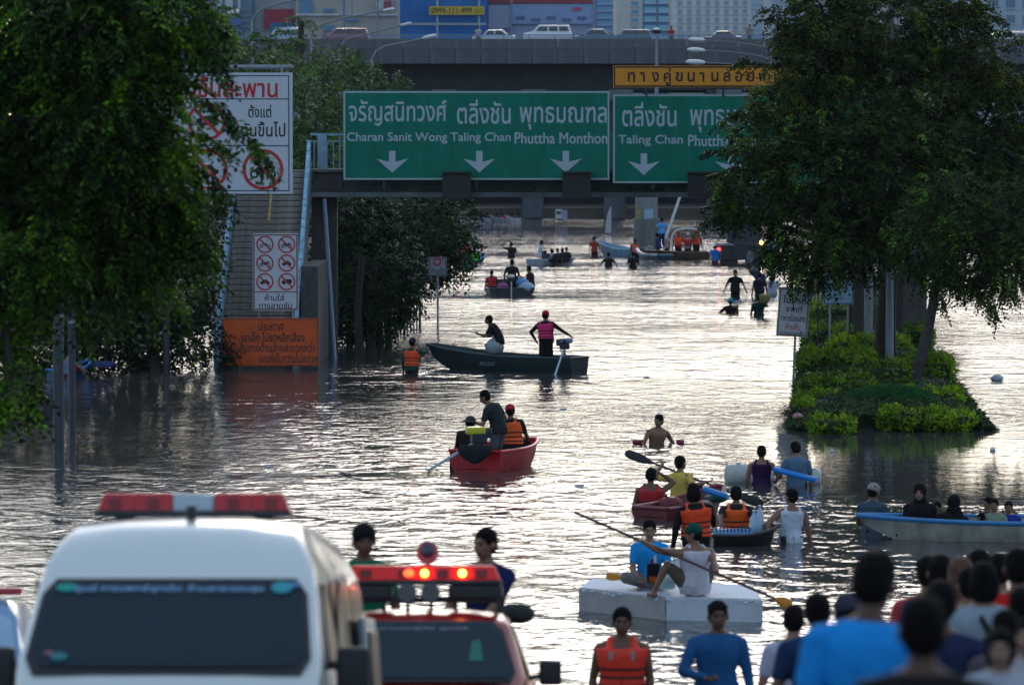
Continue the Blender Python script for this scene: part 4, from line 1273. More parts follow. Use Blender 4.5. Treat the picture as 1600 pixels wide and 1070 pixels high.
# two hidden trees added down the strip to darken its reflection on the water
for i, (px, Y, lab) in enumerate(((1392, 146, 'second tree down the strip, added behind the thick upright trunk to darken the water'), (1405, 172, 'third tree down the strip, added behind the nearer crowns to darken the water'))):
    b0 = Vector((W(px, 400, Y).x, Y, 0))
    cs_ = [((b0.x + dx_, Y + dy_, z_), (r_, r_, r_ * .8)) for dx_, dy_, z_, r_ in ((0, 0, 5.5, 2.3), (-1.2, -1.5, 4.4, 1.7), (1.3, -1.2, 4.3, 1.7), (0, 1.6, 4.6, 1.9), (-.6, -2.6, 3.9, 1.3), (.9, 2.9, 4.0, 1.4))]
    tree(lab, tuple(b0), cs_, leaf_median, 12, .5, 8, .2, .09, .22, .4, seed=60 + i, hollow=.3)
# brighter tufts on the crowns of the big trees, skylight put into leaf colour
def bright_tufts(tree_ob, lst, n, L, k, l, w, seed, mat):
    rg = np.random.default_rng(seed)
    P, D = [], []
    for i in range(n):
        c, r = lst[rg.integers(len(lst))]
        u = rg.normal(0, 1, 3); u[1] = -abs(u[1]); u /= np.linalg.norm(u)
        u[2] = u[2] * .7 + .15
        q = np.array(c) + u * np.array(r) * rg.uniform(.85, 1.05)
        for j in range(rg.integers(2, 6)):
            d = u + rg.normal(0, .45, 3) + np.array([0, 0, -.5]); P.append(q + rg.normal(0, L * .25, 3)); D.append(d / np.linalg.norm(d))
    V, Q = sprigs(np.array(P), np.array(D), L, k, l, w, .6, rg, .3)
    npmesh('bright_tuft_foliage', V - np.array(tree_ob.location), Q, mat, tree_ob)
trees_ = {o['label'][:12]: o for o in bpy.data.objects if o.name.startswith('tree') and o.type == 'EMPTY' and 'label' in o}
bright_tufts(trees_['large dark l'], cl(nl, .8), 260, .30, 11, .12, .045, 91, leaf_bright_tuft)
leaf_olive = leafmat('leaf_olive', (0.04, 0.06, 0.01), (0.20, 0.26, 0.02), .4)  # skylit crown top put into an olive leaf colour
bright_tufts(trees_['broad dark m'], cl([c for c in mA if c[1] < 200]), 300, .40, 9, .15, .07, 92, leaf_olive)
bright_tufts(trees_['broad dark m'], cl([c for c in mA if c[1] >= 150]), 110, .40, 9, .15, .07, 93, leaf_bright_tuft)
bright_tufts(trees_['smaller medi'], cl(mB_), 60, .38, 9, .14, .06, 94, leaf_bright_tuft)

# ------------------------------------------------------------------ people
_bake = []          # (object, voxel size, smooth iterations, objects merged in)
def blob(name, mb, mat, parent, vox, it=3):
    me = bpy.data.meshes.new(name)
    me.from_pydata(mb.v, [], mb.f)
    me.materials.append(mat)
    o = bpy.data.objects.new(name, me)
    COL.objects.link(o); o.parent = parent
    md = o.modifiers.new('r', 'REMESH'); md.mode = 'VOXEL'; md.voxel_size = vox; md.use_smooth_shade = True
    if it:
        sm = o.modifiers.new('s', 'SMOOTH'); sm.factor = .5; sm.iterations = it
    return o

def bake_people():
    dg = bpy.context.evaluated_depsgraph_get()
    new = {}
    for o, extra in _bake:
        for q in [o] + extra:
            new[q.name] = bpy.data.meshes.new_from_object(q.evaluated_get(dg))
    for o, extra in _bake:
        me = new[o.name]
        if extra:
            bm = bmesh.new(); bm.from_mesh(me)
            for q in extra: bm.from_mesh(new[q.name])
            bm.to_mesh(me); bm.free()
            me.polygons.foreach_set('use_smooth', [True] * len(me.polygons))
            for q in extra: bpy.data.objects.remove(q)
        o.modifiers.clear()
        me.name = o.name
        o.data = me

def cap(m, a, b_, r0, r1, n=10):
    """tapered limb with round ends"""
    a = Vector(a); b_ = Vector(b_)
    d = b_ - a
    if d.length < 1e-4:
        return m.sphere(a, r0, n, 6)
    u = d.normalized()
    P, Rr = [], []
    for t in (-1, -.7, -.35): P.append(a + u * t * r0); Rr.append(r0 * math.sqrt(max(.02, 1 - t * t)))
    P.append(a); Rr.append(r0); P.append(b_); Rr.append(r1)
    for t in (.35, .7, 1): P.append(b_ + u * t * r1); Rr.append(r1 * math.sqrt(max(.02, 1 - t * t)))
    return m.tube(P, Rr, n)

def ik(a, tgt, l1, l2, hint):
    a = Vector(a); tgt = Vector(tgt)
    d = tgt - a
    L = min(d.length, (l1 + l2) * .995)
    u = d.normalized()
    tgt = a + u * L
    x = (l1 * l1 - l2 * l2 + L * L) / (2 * L)
    hgt = math.sqrt(max(0, l1 * l1 - x * x))
    hv = Vector(hint); hv = (hv - u * hv.dot(u))
    hv = hv.normalized() if hv.length > 1e-5 else Vector((0, 0, -1))
    return a + u * x + hv * hgt, tgt

SKIN = {'d': (.16, .075, .042), 'm': (.25, .125, .075), 'l': (.34, .19, .125), 'x': (.10, .048, .030)}
HAIR = M('black_hair', (.007, .006, .006), .8, var=.3, scale=30, bump=1.0, bscale=60, spec=.12)
HAIRB = M('brown_hair', (.12, .045, .018), .7, var=.4, scale=30, bump=1.0, bscale=60)
EYE = M('eye_dark', (.012, .01, .01), .3)
LIP = M('lip', (.13, .045, .04), .6)
STRAP = M('black_webbing', (.012, .012, .014), .8)
TORSO = [(-.13, .135, .095, 0), (-.07, .158, .108, 0), (0, .165, .110, 0), (.08, .148, .10, .004), (.16, .140, .095, .008), (.26, .155, .106, .010), (.34, .172, .112, .006), (.39, .178, .106, .0), (.425, .158, .090, -.006), (.455, .118, .074, -.008), (.485, .076, .062, -.004), (.51, .058, .054, .0)]

_pcount = 0
class Body:
    pass

def skel(lean=(0, 0), twist=0, legs='stand', L=None, Rh=None, Lh=None, Rhint=None, head=(0, 0), thick=1.0, knees=None):
    """joints in the person's own frame: origin at the pelvis, facing +Y, right side +X, metres"""
    B = Body()
    lf, ls = R(lean[0]), R(lean[1])
    B.T = Matrix.Rotation(ls, 3, 'Y') @ Matrix.Rotation(-lf, 3, 'X') @ Matrix.Rotation(R(twist), 3, 'Z')
    def sp(z):            # a point on the bent spine, and the frame there
        t = min(1, max(0, z / .3))
        q = Matrix.Rotation(ls * t, 3, 'Y') @ Matrix.Rotation(-lf * t, 3, 'X')
        if z <= 0: return Vector((0, 0, z)), Matrix.Identity(3)
        n = 6; p = Vector()
        for i in range(n):
            zz = z * (i + .5) / n; tt = min(1, zz / .3)
            p += (Matrix.Rotation(ls * tt, 3, 'Y') @ Matrix.Rotation(-lf * tt, 3, 'X')) @ Vector((0, 0, z / n))
        return p, q @ Matrix.Rotation(R(twist) * t, 3, 'Z')
    B.sp = sp
    nk, q = sp(.475)
    B.neck = nk; B.q = q
    hq = Matrix.Rotation(R(head[0]), 3, 'Z') @ Matrix.Rotation(ls * .35, 3, 'Y') @ Matrix.Rotation(-lf * .35 - R(head[1]), 3, 'X')
    B.hq = hq
    B.head = nk + q @ Vector((0, .0, .045)) + hq @ Vector((0, .022, .118))
    B.top = B.head + Vector((0, 0, .138))
    B.sh = [nk + q @ Vector((s * .178 * thick, -.005, -.088)) for s in (-1, 1)]
    B.hip = [Vector((s * .088, 0, -.03)) for s in (-1, 1)]
    dflt = [(-.27, .04, -.12), (.27, .04, -.12)]
    B.el, B.wr = [], []
    for i, (tg, hh) in enumerate(((L, Lh), (Rh, Rhint))):
        s = -1 if i == 0 else 1
        tg = Vector(tg if tg is not None else (B.sh[i] + Vector((s * .10, .05, -.50))))
        e, w = ik(B.sh[i], tg, .275, .245, hh or (s * .5, -.6, -.4))
        B.el.append(e); B.wr.append(w)
    B.kn, B.an = [], []
    for i in (0, 1):
        s = -1 if i == 0 else 1
        if legs == 'stand': f, hnt = Vector((s * .10, 0, -.83)), (0, 1, 0)
        elif legs == 'wide': f, hnt = Vector((s * .2, .0, -.80)), (0, 1, 0)
        elif legs == 'sit': f, hnt = Vector((s * .13, .42, -.36)), (0, .3, 1)
        elif legs == 'squat': f, hnt = Vector((s * .16, .14, -.30)), (s * .3, 1, .6)
        elif legs == 'floor': f, hnt = Vector((s * .16, .52, -.06)), (s * .3, 0, 1)
        elif legs == 'cross': f, hnt = Vector((-s * .10, .30, -.06)), (s * 1, .4, .25)
        elif legs == 'straddle': f, hnt = Vector((s * .34, .18, -.38)), (s * .8, .6, .6)
        elif legs == 'kneel': f, hnt = Vector((s * .13, -.20, -.38)), (0, 1, -.5)
        else: f, hnt = Vector(legs[i][0]), legs[i][1]
        k_, a_ = ik(B.hip[i], f, .40, .39, hnt)
        B.kn.append(k_); B.an.append(a_)
    return B

def torso(m, B, infl, z0, z1, thick=1.0, n=24, belly=0.0, flare=0.0, wr=0.0):
    zs = [z for z, *_ in TORSO]
    rings = []
    levels = sorted(set([z0] + [z for z in zs if z0 < z < z1] + [z1] + ([z0 + (z1 - z0) * i / 16 for i in range(1, 16)] if wr else [])))
    for z in levels:
        a = np.interp(z, zs, [t[1] for t in TORSO]); c = np.interp(z, zs, [t[2] for t in TORSO]); yo = np.interp(z, zs, [t[3] for t in TORSO])
        fl = flare * max(0, (.1 - z)) / .2
        a = a * thick + infl + fl; c = c * thick + infl + fl + belly * math.exp(-((z - .1) / .12) ** 2)
        p, q = B.sp(z)
        row = []
        for k in range(n):
            th = 2 * pi * k / n
            # folds: cloth hangs in soft ridges that deepen towards the hem
            f_ = 1 + wr * (noise.noise(Vector((cos(th) * 2.2 + _pcount * 3.7, sin(th) * 2.2, z * 5))) + .6 * sin(3 * th + z * 9 + _pcount) * max(0, .3 - z)) if wr else 1
            row.append(tuple(p + q @ Vector((a * f_ * cos(th), c * f_ * sin(th) + yo, 0))))
        rings.append(row)
    m.loft(rings)

def hand(m, w, e, side, grip, det):
    """palm and five fingers beyond the wrist w; e is the elbow"""
    u = (w - e).normalized()
    up = Vector((0, 0, 1)) if abs(u.z) < .85 else Vector((0, 1, 0))
    v = u.cross(up).normalized() * side            # towards the thumb side
    nrm = u.cross(v).normalized()
    if not det:
        cap(m, w, w + u * .09, .03, .032, 8)
        cap(m, w + u * .09, w + u * .14, .03, .018, 8)
        cap(m, w + u * .03 + v * .03, w + u * .08 + v * .05, .014, .010, 6)
        return
    for k in range(4):
        o = (k - 1.5) * .0195
        base = w + u * .088 + v * -o
        cap(m, w + u * .01 - v * o * .5, base, .020, .0125, 8)
        ln = (.070, .078, .074, .058)[k]
        sp_ = u * 1.0 - v * (o * 2.2)
        sp_.normalize()
        c1 = (.5 if grip else .18); 
        p1 = base + (sp_ * cos(c1) - nrm * sin(c1)) * ln * .45
        c2 = (1.7 if grip else .45)
        p2 = p1 + (sp_ * cos(c2) - nrm * sin(c2)) * ln * .32
        c3 = (2.7 if grip else .7)
        p3 = p2 + (sp_ * cos(c3) - nrm * sin(c3)) * ln * .26
        cap(m, base, p1, .0090, .0082, 7); cap(m, p1, p2, .0082, .0074, 7); cap(m, p2, p3, .0074, .0062, 7)
    t0 = w + u * .022 + v * .026
    t1 = t0 + (u * .6 + v * .75).normalized() * .038
    t2 = t1 + (u * .85 + v * .35 - nrm * (.7 if grip else .2)).normalized() * .032
    cap(m, w + u * .01, t0, .018, .014, 7); cap(m, t0, t1, .0125, .0105, 7); cap(m, t1, t2, .0105, .0078, 7)

def person(label, px, py, Y, yaw=0, top=('tee', (.02, .02, .02)), bot=('shorts', (.03, .03, .035)), skin='m', hair='short', hat=None, hatcol=(.05, .05, .05),
           vest=None, lod=1, scale=1.06, thick=1.12, group=None, hands='', name='person', belly=0.0, dx=0.0, extra=None, hairm=None, hole=None, **pose):
    """px, py: photo pixel of the top of the head; yaw 0 shows the back, 180 faces the camera, 90 faces the left side of the view"""
    global _pcount
    _pcount += 1
    Rz = Matrix.Rotation(R(yaw), 3, 'Z')
    topw = W(px, py, Y)
    wt = {k: pose.pop(k) for k in ('wL', 'wR') if k in pose}
    if wt:          # hands that reach for a point of the world
        o0 = topw - Rz @ (skel(thick=thick, **pose).top * scale)
        for k, v in wt.items():
            pose['L' if k == 'wL' else 'Rh'] = (Rz.transposed() @ (Vector(v) - o0)) / scale
    B = skel(thick=thick, **pose)
    org = topw - Rz @ (B.top * scale)
    t = thing(name, label, 'person', org, R(yaw), group)
    t.scale = (scale, scale, scale)
    vx = (.010, .014, .024)[lod]
    sk = SKIN[skin]
    smt = M('skin_' + skin, sk, .5, var=.1, scale=8, spec=.4)
    det = lod == 0 or (lod == 1 and 'd' in hands)
    # body
    m = MB()
    torso(m, B, 0, -.10, .505, thick, belly=belly)
    cap(m, B.neck + B.q @ Vector((0, -.005, -.04)), B.head + B.hq @ Vector((0, -.02, -.05)), .056 * thick ** .5, .052)
    H = B.head; hq = B.hq
    m.sphere(H + hq @ Vector((0, -.012, .02)), (.080, .097, .098), 14, 10, hq)
    m.sphere(H + hq @ Vector((0, .018, -.045)), (.066, .072, .074), 12, 8, hq)
    m.sphere(H + hq @ Vector((0, .050, -.098)), (.030, .026, .022), 10, 6, hq)
    if lod < 2:
        cap(m, H + hq @ Vector((0, .086, .005)), H + hq @ Vector((0, .107, -.030)), .009, .014, 8)
        m.sphere(H + hq @ Vector((0, .081, .022)), (.054, .015, .010), 10, 6, hq)
        m.sphere(H + hq @ Vector((0, .083, -.060)), (.028, .016, .014), 10, 6, hq)
        for s in (-1, 1):
            m.sphere(H + hq @ Vector((s * .045, .06, -.025)), (.022, .02, .018), 8, 6, hq)
    for s in (-1, 1):
        m.sphere(H + hq @ Vector((s * .086, -.008, -.012)), (.013, .024, .035), 8, 6, hq)
    for i in (0, 1):
        s = -1 if i == 0 else 1
        cap(m, B.sh[i], B.el[i], .054 * thick, .041); cap(m, B.el[i], B.el[i].lerp(B.wr[i], .35), .041, .043); cap(m, B.el[i].lerp(B.wr[i], .35), B.wr[i], .042, .028)
        cap(m, B.neck + B.q @ Vector((s * .05, -.012, -.005)), B.sh[i], .040, .050 * thick)
        if not det: hand(m, B.wr[i], B.el[i], s, False, False)
        cap(m, B.hip[i], B.kn[i], .083 * thick, .054); cap(m, B.kn[i], B.kn[i].lerp(B.an[i], .3), .052, .054); cap(m, B.kn[i].lerp(B.an[i], .3), B.an[i], .052, .034)
        fd = Vector((0, 1, 0)) if isinstance(pose.get('legs', 'stand'), str) and pose.get('legs', 'stand') != 'kneel' else (Vector((0, -1, -.3)) if pose.get('legs') == 'kneel' else Vector((0, 1, 0)))
        cap(m, B.an[i] - fd * .03 + Vector((0, 0, -.035)), B.an[i] + fd * .14 + Vector((0, 0, -.045)), .034, .028)
    body = blob('body', m, smt, t, vx)
    ex = []
    if det:
        for i in (0, 1):
            hm = MB(); hand(hm, B.wr[i], B.el[i], -1 if i == 0 else 1, ('L' if i == 0 else 'R') in hands, True)
            cap(hm, B.el[i].lerp(B.wr[i], .8), B.wr[i], .028, .026)
            ex.append(blob('hand', hm, smt, t, .0045, 1))
    _bake.append((body, ex))
    if lod < 2:
        m = MB()
        for s in (-1, 1): m.sphere(H + hq @ Vector((s * .032, .081, .006)), (.013, .010, .0065), 8, 5, hq)
        m.build('eyes', EYE, t, smooth='all')
        m = MB()
        for s in (-1, 1): m.sphere(H + hq @ Vector((s * .033, .090, .028)), (.019, .007, .004), 8, 5, hq)
        m.build('eyebrows', HAIR, t, smooth='all')
        MB().sphere(H + hq @ Vector((0, .094, -.062)), (.022, .008, .0065), 8, 5, hq).build('mouth', LIP, t, smooth='all')
    # hair
    hm_ = hairm or HAIR
    if hair:
        m = MB()
        m.sphere(H + hq @ Vector((0, -.024, .036)), (.092, .104, .104), 16, 12, hq)
        if hair in ('short', 'spiky'):
            m.sphere(H + hq @ Vector((0, -.046, -.008)), (.088, .078, .088), 12, 9, hq)
        if hair in ('short', 'spiky', 'bob') and lod < 2:
            rr = random.Random(_pcount)
            for k in range(26 if hair == 'spiky' else 20):
                a = rr.uniform(0, 2 * pi); el = rr.uniform(.5, 1.5)
                d = Vector((cos(a) * cos(el), sin(a) * cos(el), sin(el)))
                c0 = H + hq @ Vector((0, -.02, .03)) + hq @ (d * .07)
                cap(m, c0, c0 + hq @ (d * (.045 if hair == 'spiky' else .035)), .020, .008, 6)
        if hair == 'bob':
            m.sphere(H + hq @ Vector((0, -.035, -.03)), (.108, .095, .125), 14, 10, hq)
        if hair == 'long':
            m.sphere(H + hq @ Vector((0, -.045, -.04)), (.10, .085, .13), 14, 10, hq)
            m.loft([[tuple(H + hq @ Vector((0, -.055, -.02 - z)) + Vector((a * cos(2 * pi * k / 12), c * sin(2 * pi * k / 12), 0))) for k in range(12)] for z, a, c in ((.22, .085, .04), (.12, .105, .055), (0, .10, .07))])
        if hair == 'bun':
            m.sphere(H + hq @ Vector((0, -.045, -.01)), (.079, .070, .085), 12, 9, hq)
            m.sphere(H + hq @ Vector((0, -.115, .03)), (.045, .045, .045), 10, 8, hq)
        ho = blob('hair', m, hm_, t, min(vx, .011), 1)
        _bake.append((ho, []))
    # clothes
    kind, tc_ = top
    sl = {'tee': .62, 'long': 1.0, 'tank': 0, 'bare': None, 'robe': 1.0}[kind]
    if sl is not None:
        m = MB()
        loose = .016 if kind != 'tank' else .012
        torso(m, B, loose, -.115 if kind != 'tank' else -.13, .462 if kind != 'tank' else .418, thick, belly=belly, flare=.015, wr=.13)
        if kind != 'tank':
            for i in (0, 1):
                s = -1 if i == 0 else 1
                cap(m, B.neck + B.q @ Vector((s * .055, -.012, -.018)), B.sh[i], .046, .063 * thick)
                if sl < 1:
                    cap(m, B.sh[i], B.sh[i].lerp(B.el[i], sl), .066 * thick, .060)
                else:
                    cap(m, B.sh[i], B.el[i], .062 * thick, .050); cap(m, B.el[i], B.el[i].lerp(B.wr[i], .94), .050, .036)
            torso(m, B, .010, .43, .485, thick)
        else:
            for s in (-1, 1):
                for yy in (-.085, .082):
                    a_ = B.neck + B.q @ Vector((s * .108, yy, -.10)); b_ = B.neck + B.q @ Vector((s * .098, -.006, -.004))
                    cap(m, a_, b_, .042, .040, 8)
        _bake.append((blob('shirt' if kind != 'robe' else 'robe', m, cloth(tc_), t, vx), []))
    if bot is not None:
        kb, bc = bot
        m = MB()
        torso(m, B, .017, -.12, .05, thick)
        if kb == 'sarong':
            m.loft([[tuple(Vector((c_ * cos(2 * pi * k / 16), c_ * .75 * sin(2 * pi * k / 16), z))) for k in range(16)] for z, c_ in ((-.80, .20), (-.5, .20), (-.1, .19), (.02, .175))])
        else:
            e = {'shorts': .80, 'long': 1.0, 'brief': .4}[kb]
            for i in (0, 1):
                cap(m, B.hip[i], B.hip[i].lerp(B.kn[i], e), .102 * thick, .078)
                if kb == 'long': cap(m, B.kn[i], B.kn[i].lerp(B.an[i], .93), .070, .055)
        _bake.append((blob({'shorts': 'shorts', 'long': 'trousers', 'brief': 'shorts', 'sarong': 'sarong'}[kb], m, cloth(bc), t, vx), []))
    if vest is not None:
        m = MB()
        torso(m, B, .048, .015, .405, thick)
        for s in (-1, 1):
            for yy in (-.08, .075):
                cap(m, B.neck + B.q @ Vector((s * .112, yy, -.09)), B.neck + B.q @ Vector((s * .100, 0, -.004)), .050, .040, 8)
        vm = M('vest_%d_%d_%d' % tuple(int(q * 99) for q in vest), vest, .6, var=.10, scale=6, bump=.8, bscale=12)
        vo = blob('life_vest', m, vm, t, vx)
        _bake.append((vo, []))
        for z in (.07, .145, .22)[: 3 if lod < 2 else 2]:
            m = MB()
            rings = []
            for zz in (z - .010, z + .010):
                zs = [q[0] for q in TORSO]
                a = np.interp(zz, zs, [q[1] for q in TORSO]) * thick + .054; c = np.interp(zz, zs, [q[2] for q in TORSO]) * thick + .054
                p, q = B.sp(zz)
                rings.append([p + q @ Vector((a * cos(2 * pi * k / 24), c * sin(2 * pi * k / 24) + .007, 0)) for k in range(24)])
            m.loft(rings).build('strap', STRAP, vo, smooth=True)
    if hat:
        hm2 = cloth(hatcol)
        m = MB()
        if hat in ('cap', 'capback'):
            m.sphere(H + hq @ Vector((0, -.016, .045)), (.098, .112, .098), 16, 12, hq)
            f = 1 if hat == 'cap' else -1
            c = H + hq @ Vector((0, f * .10 - .01, .045))
            m.sphere(c, (.062, .075, .010), 12, 6, hq @ Matrix.Rotation(R(-8 * f), 3, 'X'))
        elif hat == 'bucket':
            m.sphere(H + hq @ Vector((0, -.014, .055)), (.100, .112, .094), 16, 12, hq)
            m.loft([[tuple(H + hq @ Vector((r_ * cos(2 * pi * k / 20), r_ * 1.05 * sin(2 * pi * k / 20) - .014, z))) for k in range(20)] for z, r_ in ((.030, .105), (.006, .185), (.020, .185), (.055, .105))])
        elif hat == 'helmet':
            m.sphere(H + hq @ Vector((0, -.012, .042)), (.106, .122, .106), 16, 12, hq)
        elif hat == 'hijab':
            m.sphere(H + hq @ Vector((0, -.022, .022)), (.106, .112, .125), 16, 12, hq)
            m.loft([[tuple(B.neck + Vector((a * cos(2 * pi * k / 16), c * sin(2 * pi * k / 16) - .015, z))) for k in range(16)] for z, a, c in ((-.34, .30, .22), (-.15, .24, .17), (-.02, .13, .11), (.09, .085, .09))])
        elif hat == 'cloak':
            m.sphere(H + hq @ Vector((0, -.01, .02)), (.105, .125, .12), 16, 12, hq)
            m.loft([[tuple(B.neck + Vector((a * cos(2 * pi * k / 16), c * sin(2 * pi * k / 16) - .015, z))) for k in range(16)] for z, a, c in ((-.62, .42, .34), (-.40, .34, .27), (-.15, .25, .19), (.0, .15, .13), (.10, .10, .11))])
        o = blob({'cap': 'cap', 'capback': 'cap', 'bucket': 'hat', 'helmet': 'hat', 'hijab': 'headscarf', 'cloak': 'veil'}[hat], m, hm2, t, min(vx, .012), 1)
        _bake.append((o, []))
    t['_top'] = tuple(B.top)
    del t['_top']
    t_B[t.name] = (B, Rz, org, scale)
    if extra: extra(t, B)
    return t
t_B = {}
def joint(t, which, i=None):
    """world position of a joint of a built person"""
    B, Rz, org, sc = t_B[t.name]
    p = getattr(B, which)
    if i is not None: p = p[i]
    return org + Rz @ (p * sc)

# ------------------------------------------------------------------ boats
def hull(t, L, beam, h, m_out, m_in, m_rail, bow=.06, stern=.75, sheer=.25, rake=.35, rail=.035, seats=2, n=14, draft=.14):
    def prof(u):
        w = stern + (1 - stern) * min(1, u / .4) if u < .4 else 1 - (1 - bow) * ((u - .4) / .6) ** 2.4
        rim = h + sheer * max(0, u - .35) ** 2 / .42
        bot = -draft + (h * .75 + draft) * max(0, (u - .72) / .28) ** 2
        return beam / 2 * w, rim, bot
    rings = []
    rails = [[], []]
    for i in range(n + 1):
        u = i / n
        w, rim, bot = prof(u)
        x = -L / 2 + L * u
        xr = x + rake * max(0, u - .6) / .4 * .4
        fl = min(rim - .04, max(.05, bot + .05))
        th = min(.04, w * .4)
        ring_ = [(xr, -w, rim), (x, -w * .93, (rim + bot) / 2), (x, -w * .68, bot), (x, w * .68, bot), (x, w * .93, (rim + bot) / 2), (xr, w, rim),
                 (xr, w - th, rim), (x, (w - th) * .92, (rim + fl) / 2), (x, (w - th) * .72, fl), (x, -(w - th) * .72, fl), (x, -(w - th) * .92, (rim + fl) / 2), (xr, -(w - th), rim)]
        rings.append(ring_)
        rails[0].append((xr, -w + .01, rim + .005)); rails[1].append((xr, w - .01, rim + .005))
    m = MB()
    k = 12
    vs = [p for r_ in rings for p in r_]
    fs = []
    for i in range(n):
        for j in range(k):
            j2 = (j + 1) % k
            fs.append((i * k + j, i * k + j2, (i + 1) * k + j2, (i + 1) * k + j))
    m.add(vs, fs)
    # transom and stem
    for i0 in (0, n * k):
        m.add([vs[i0 + j] for j in range(6)], [(0, 1, 2, 3, 4, 5)])
    m.build('hull', m_out, t, smooth=True)
    # inner skin of the transom, a little forward
    m = MB(); r0 = rings[0]
    m.prism([(p[0] + .005, p[1] * .96, max(p[2], .0)) for p in r0[:6]], (.04, 0, 0)).build('transom', m_in, t)
    MB().loft([[(r_[j][0], r_[j][1] * .97, r_[j][2] + .012) for j in (8, 9)] + [(r_[9][0], r_[9][1] * .97, r_[9][2] - .02), (r_[8][0], r_[8][1] * .97, r_[8][2] - .02)] for r_ in rings[:-1]]).build('floorboard', m_in, t)
    for r_ in rails: MB().tube(r_, rail, 8).build('gunwale', m_rail, t, smooth=True)
    MB().tube([rails[0][0], rails[1][0]], rail, 8).build('gunwale', m_rail, t, smooth=True)
    if bow > .15: MB().tube([rails[0][-1], rails[1][-1]], rail, 8).build('gunwale', m_rail, t, smooth=True)
    for s_ in range(seats):
        u = (s_ + .6) / (seats + .4) * .78
        w, rim, bot = prof(u)
        MB().box((-L / 2 + L * u, 0, rim * .72), (.22, 2 * w - .06, .035)).build('seat', m_in, t, bevel=.008)
    return prof

def boat(label, stern_pt, bow_pt, beam, h, col_out, col_in=None, col_rail=None, name='boat', rough=.4, **k):
    a, b_ = Vector(stern_pt), Vector(bow_pt)
    a.z = b_.z = 0
    d = b_ - a
    t = thing(name, label, 'boat', (a + b_) / 2, math.atan2(d.y, d.x))
    mo = M('hull_%d_%d_%d' % tuple(int(q * 99) for q in col_out), col_out, rough, var=.45, scale=3.5, bump=.25, streak=.4)
    mi = M('hull_%d_%d_%d' % tuple(int(q * 99) for q in (col_in or col_out)), col_in or col_out, .6, var=.3, scale=3)
    mr = M('rail_%d_%d_%d' % tuple(int(q * 99) for q in (col_rail or col_out)), col_rail or col_out, .4, var=.15)
    hull(t, d.length, beam, h, mo, mi, mr, **k)
    return t
def lw(t, p):
    """local -> world for an unscaled thing turned about z only"""
    return Vector(t.location) + Matrix.Rotation(t.rotation_euler.z, 3, 'Z') @ Vector(p)

def outboard(label, pos, cowl, cowl2, shaft_to, yaw=0, sc=1.0, shaft_col=(.42, .55, .62)):
    t = thing('boat_engine', label, 'engine', pos, yaw)
    MB().box((0, 0, .02), (.30 * sc, .34 * sc, .20 * sc)).build('engine_block', M('engine_dark', (.03, .035, .045), .5, .3, var=.3), t, bevel=.03)
    MB().box((-.06 * sc, 0, .17 * sc), (.38 * sc, .30 * sc, .15 * sc)).build('cowling', cowl, t, bevel=.045, seg=3, smooth=True)
    MB().box((.17 * sc, 0, .12 * sc), (.16 * sc, .28 * sc, .2 * sc)).build('fuel_tank', cowl2, t, bevel=.03, smooth=True)
    MB().tube([(0, .12, .05), (0, .20, .12), (.02, .2, .2)], .03, 8).build('exhaust', dark_steel, t, smooth=True)
    MB().beam((0, 0, -.30 * sc), (0, 0, -.05), .07).beam((-.1, 0, -.3 * sc), (.12, 0, -.1), .04).build('bracket', steel, t)
    p0 = Vector(pos) + Vector((0, 0, -.02)); p1 = Vector(shaft_to)
    MB().tube([p0, p1], .032 * sc, 8).build('drive_shaft', M('shaft_blue', shaft_col, .4), t, world=True, smooth=True)
    m = MB(); d = (p1 - p0).normalized(); q = d.to_track_quat('Z', 'Y').to_matrix()
    for k in range(3):
        a = k * 2 * pi / 3
        m.sphere(p1 + q @ Vector((cos(a) * .06, sin(a) * .06, 0)), (.055, .022, .012), 8, 6, q @ Matrix.Rotation(a, 3, 'Z'))
    m.build('propeller', steel, t, world=True, smooth='all')
    return t

def paddle(label, a, b_, shaft_m, blade_m, double=False, r=.017, bl=.42, bw=.09, name='paddle', ta=(0, 0, 1)):
    a, b_ = Vector(a), Vector(b_)
    c = (a + b_) / 2
    t = thing(name, label, 'paddle', c)
    d = (b_ - a).normalized()
    MB().tube([a + d * (bl * .6 if double else 0), b_ - d * bl * .6], r, 8).build('shaft', shaft_m, t, world=True, smooth=True)
    side = d.cross(Vector((0, 1, 0)) if abs(d.y) < .9 else Vector((0, 0, 1))).normalized()
    thn = d.cross(side).normalized()
    for e, sg in ((b_, 1), (a, -1)) if double else ((b_, 1),):
        rings = []
        for tt, w in ((0, .018), (.12, .04), (.35, .85 * bw), (.7, bw), (.92, .85 * bw), (1.0, .45 * bw)):
            p = e - d * sg * bl * (1 - tt)
            hh = .02 * (1 - tt) + .006
            rings.append([tuple(p + side * (w * cos(2 * pi * k / 12)) + thn * (hh * sin(2 * pi * k / 12))) for k in range(12)])
        MB().loft(rings).build('blade', blade_m, t, world=True, smooth=True)
    return t

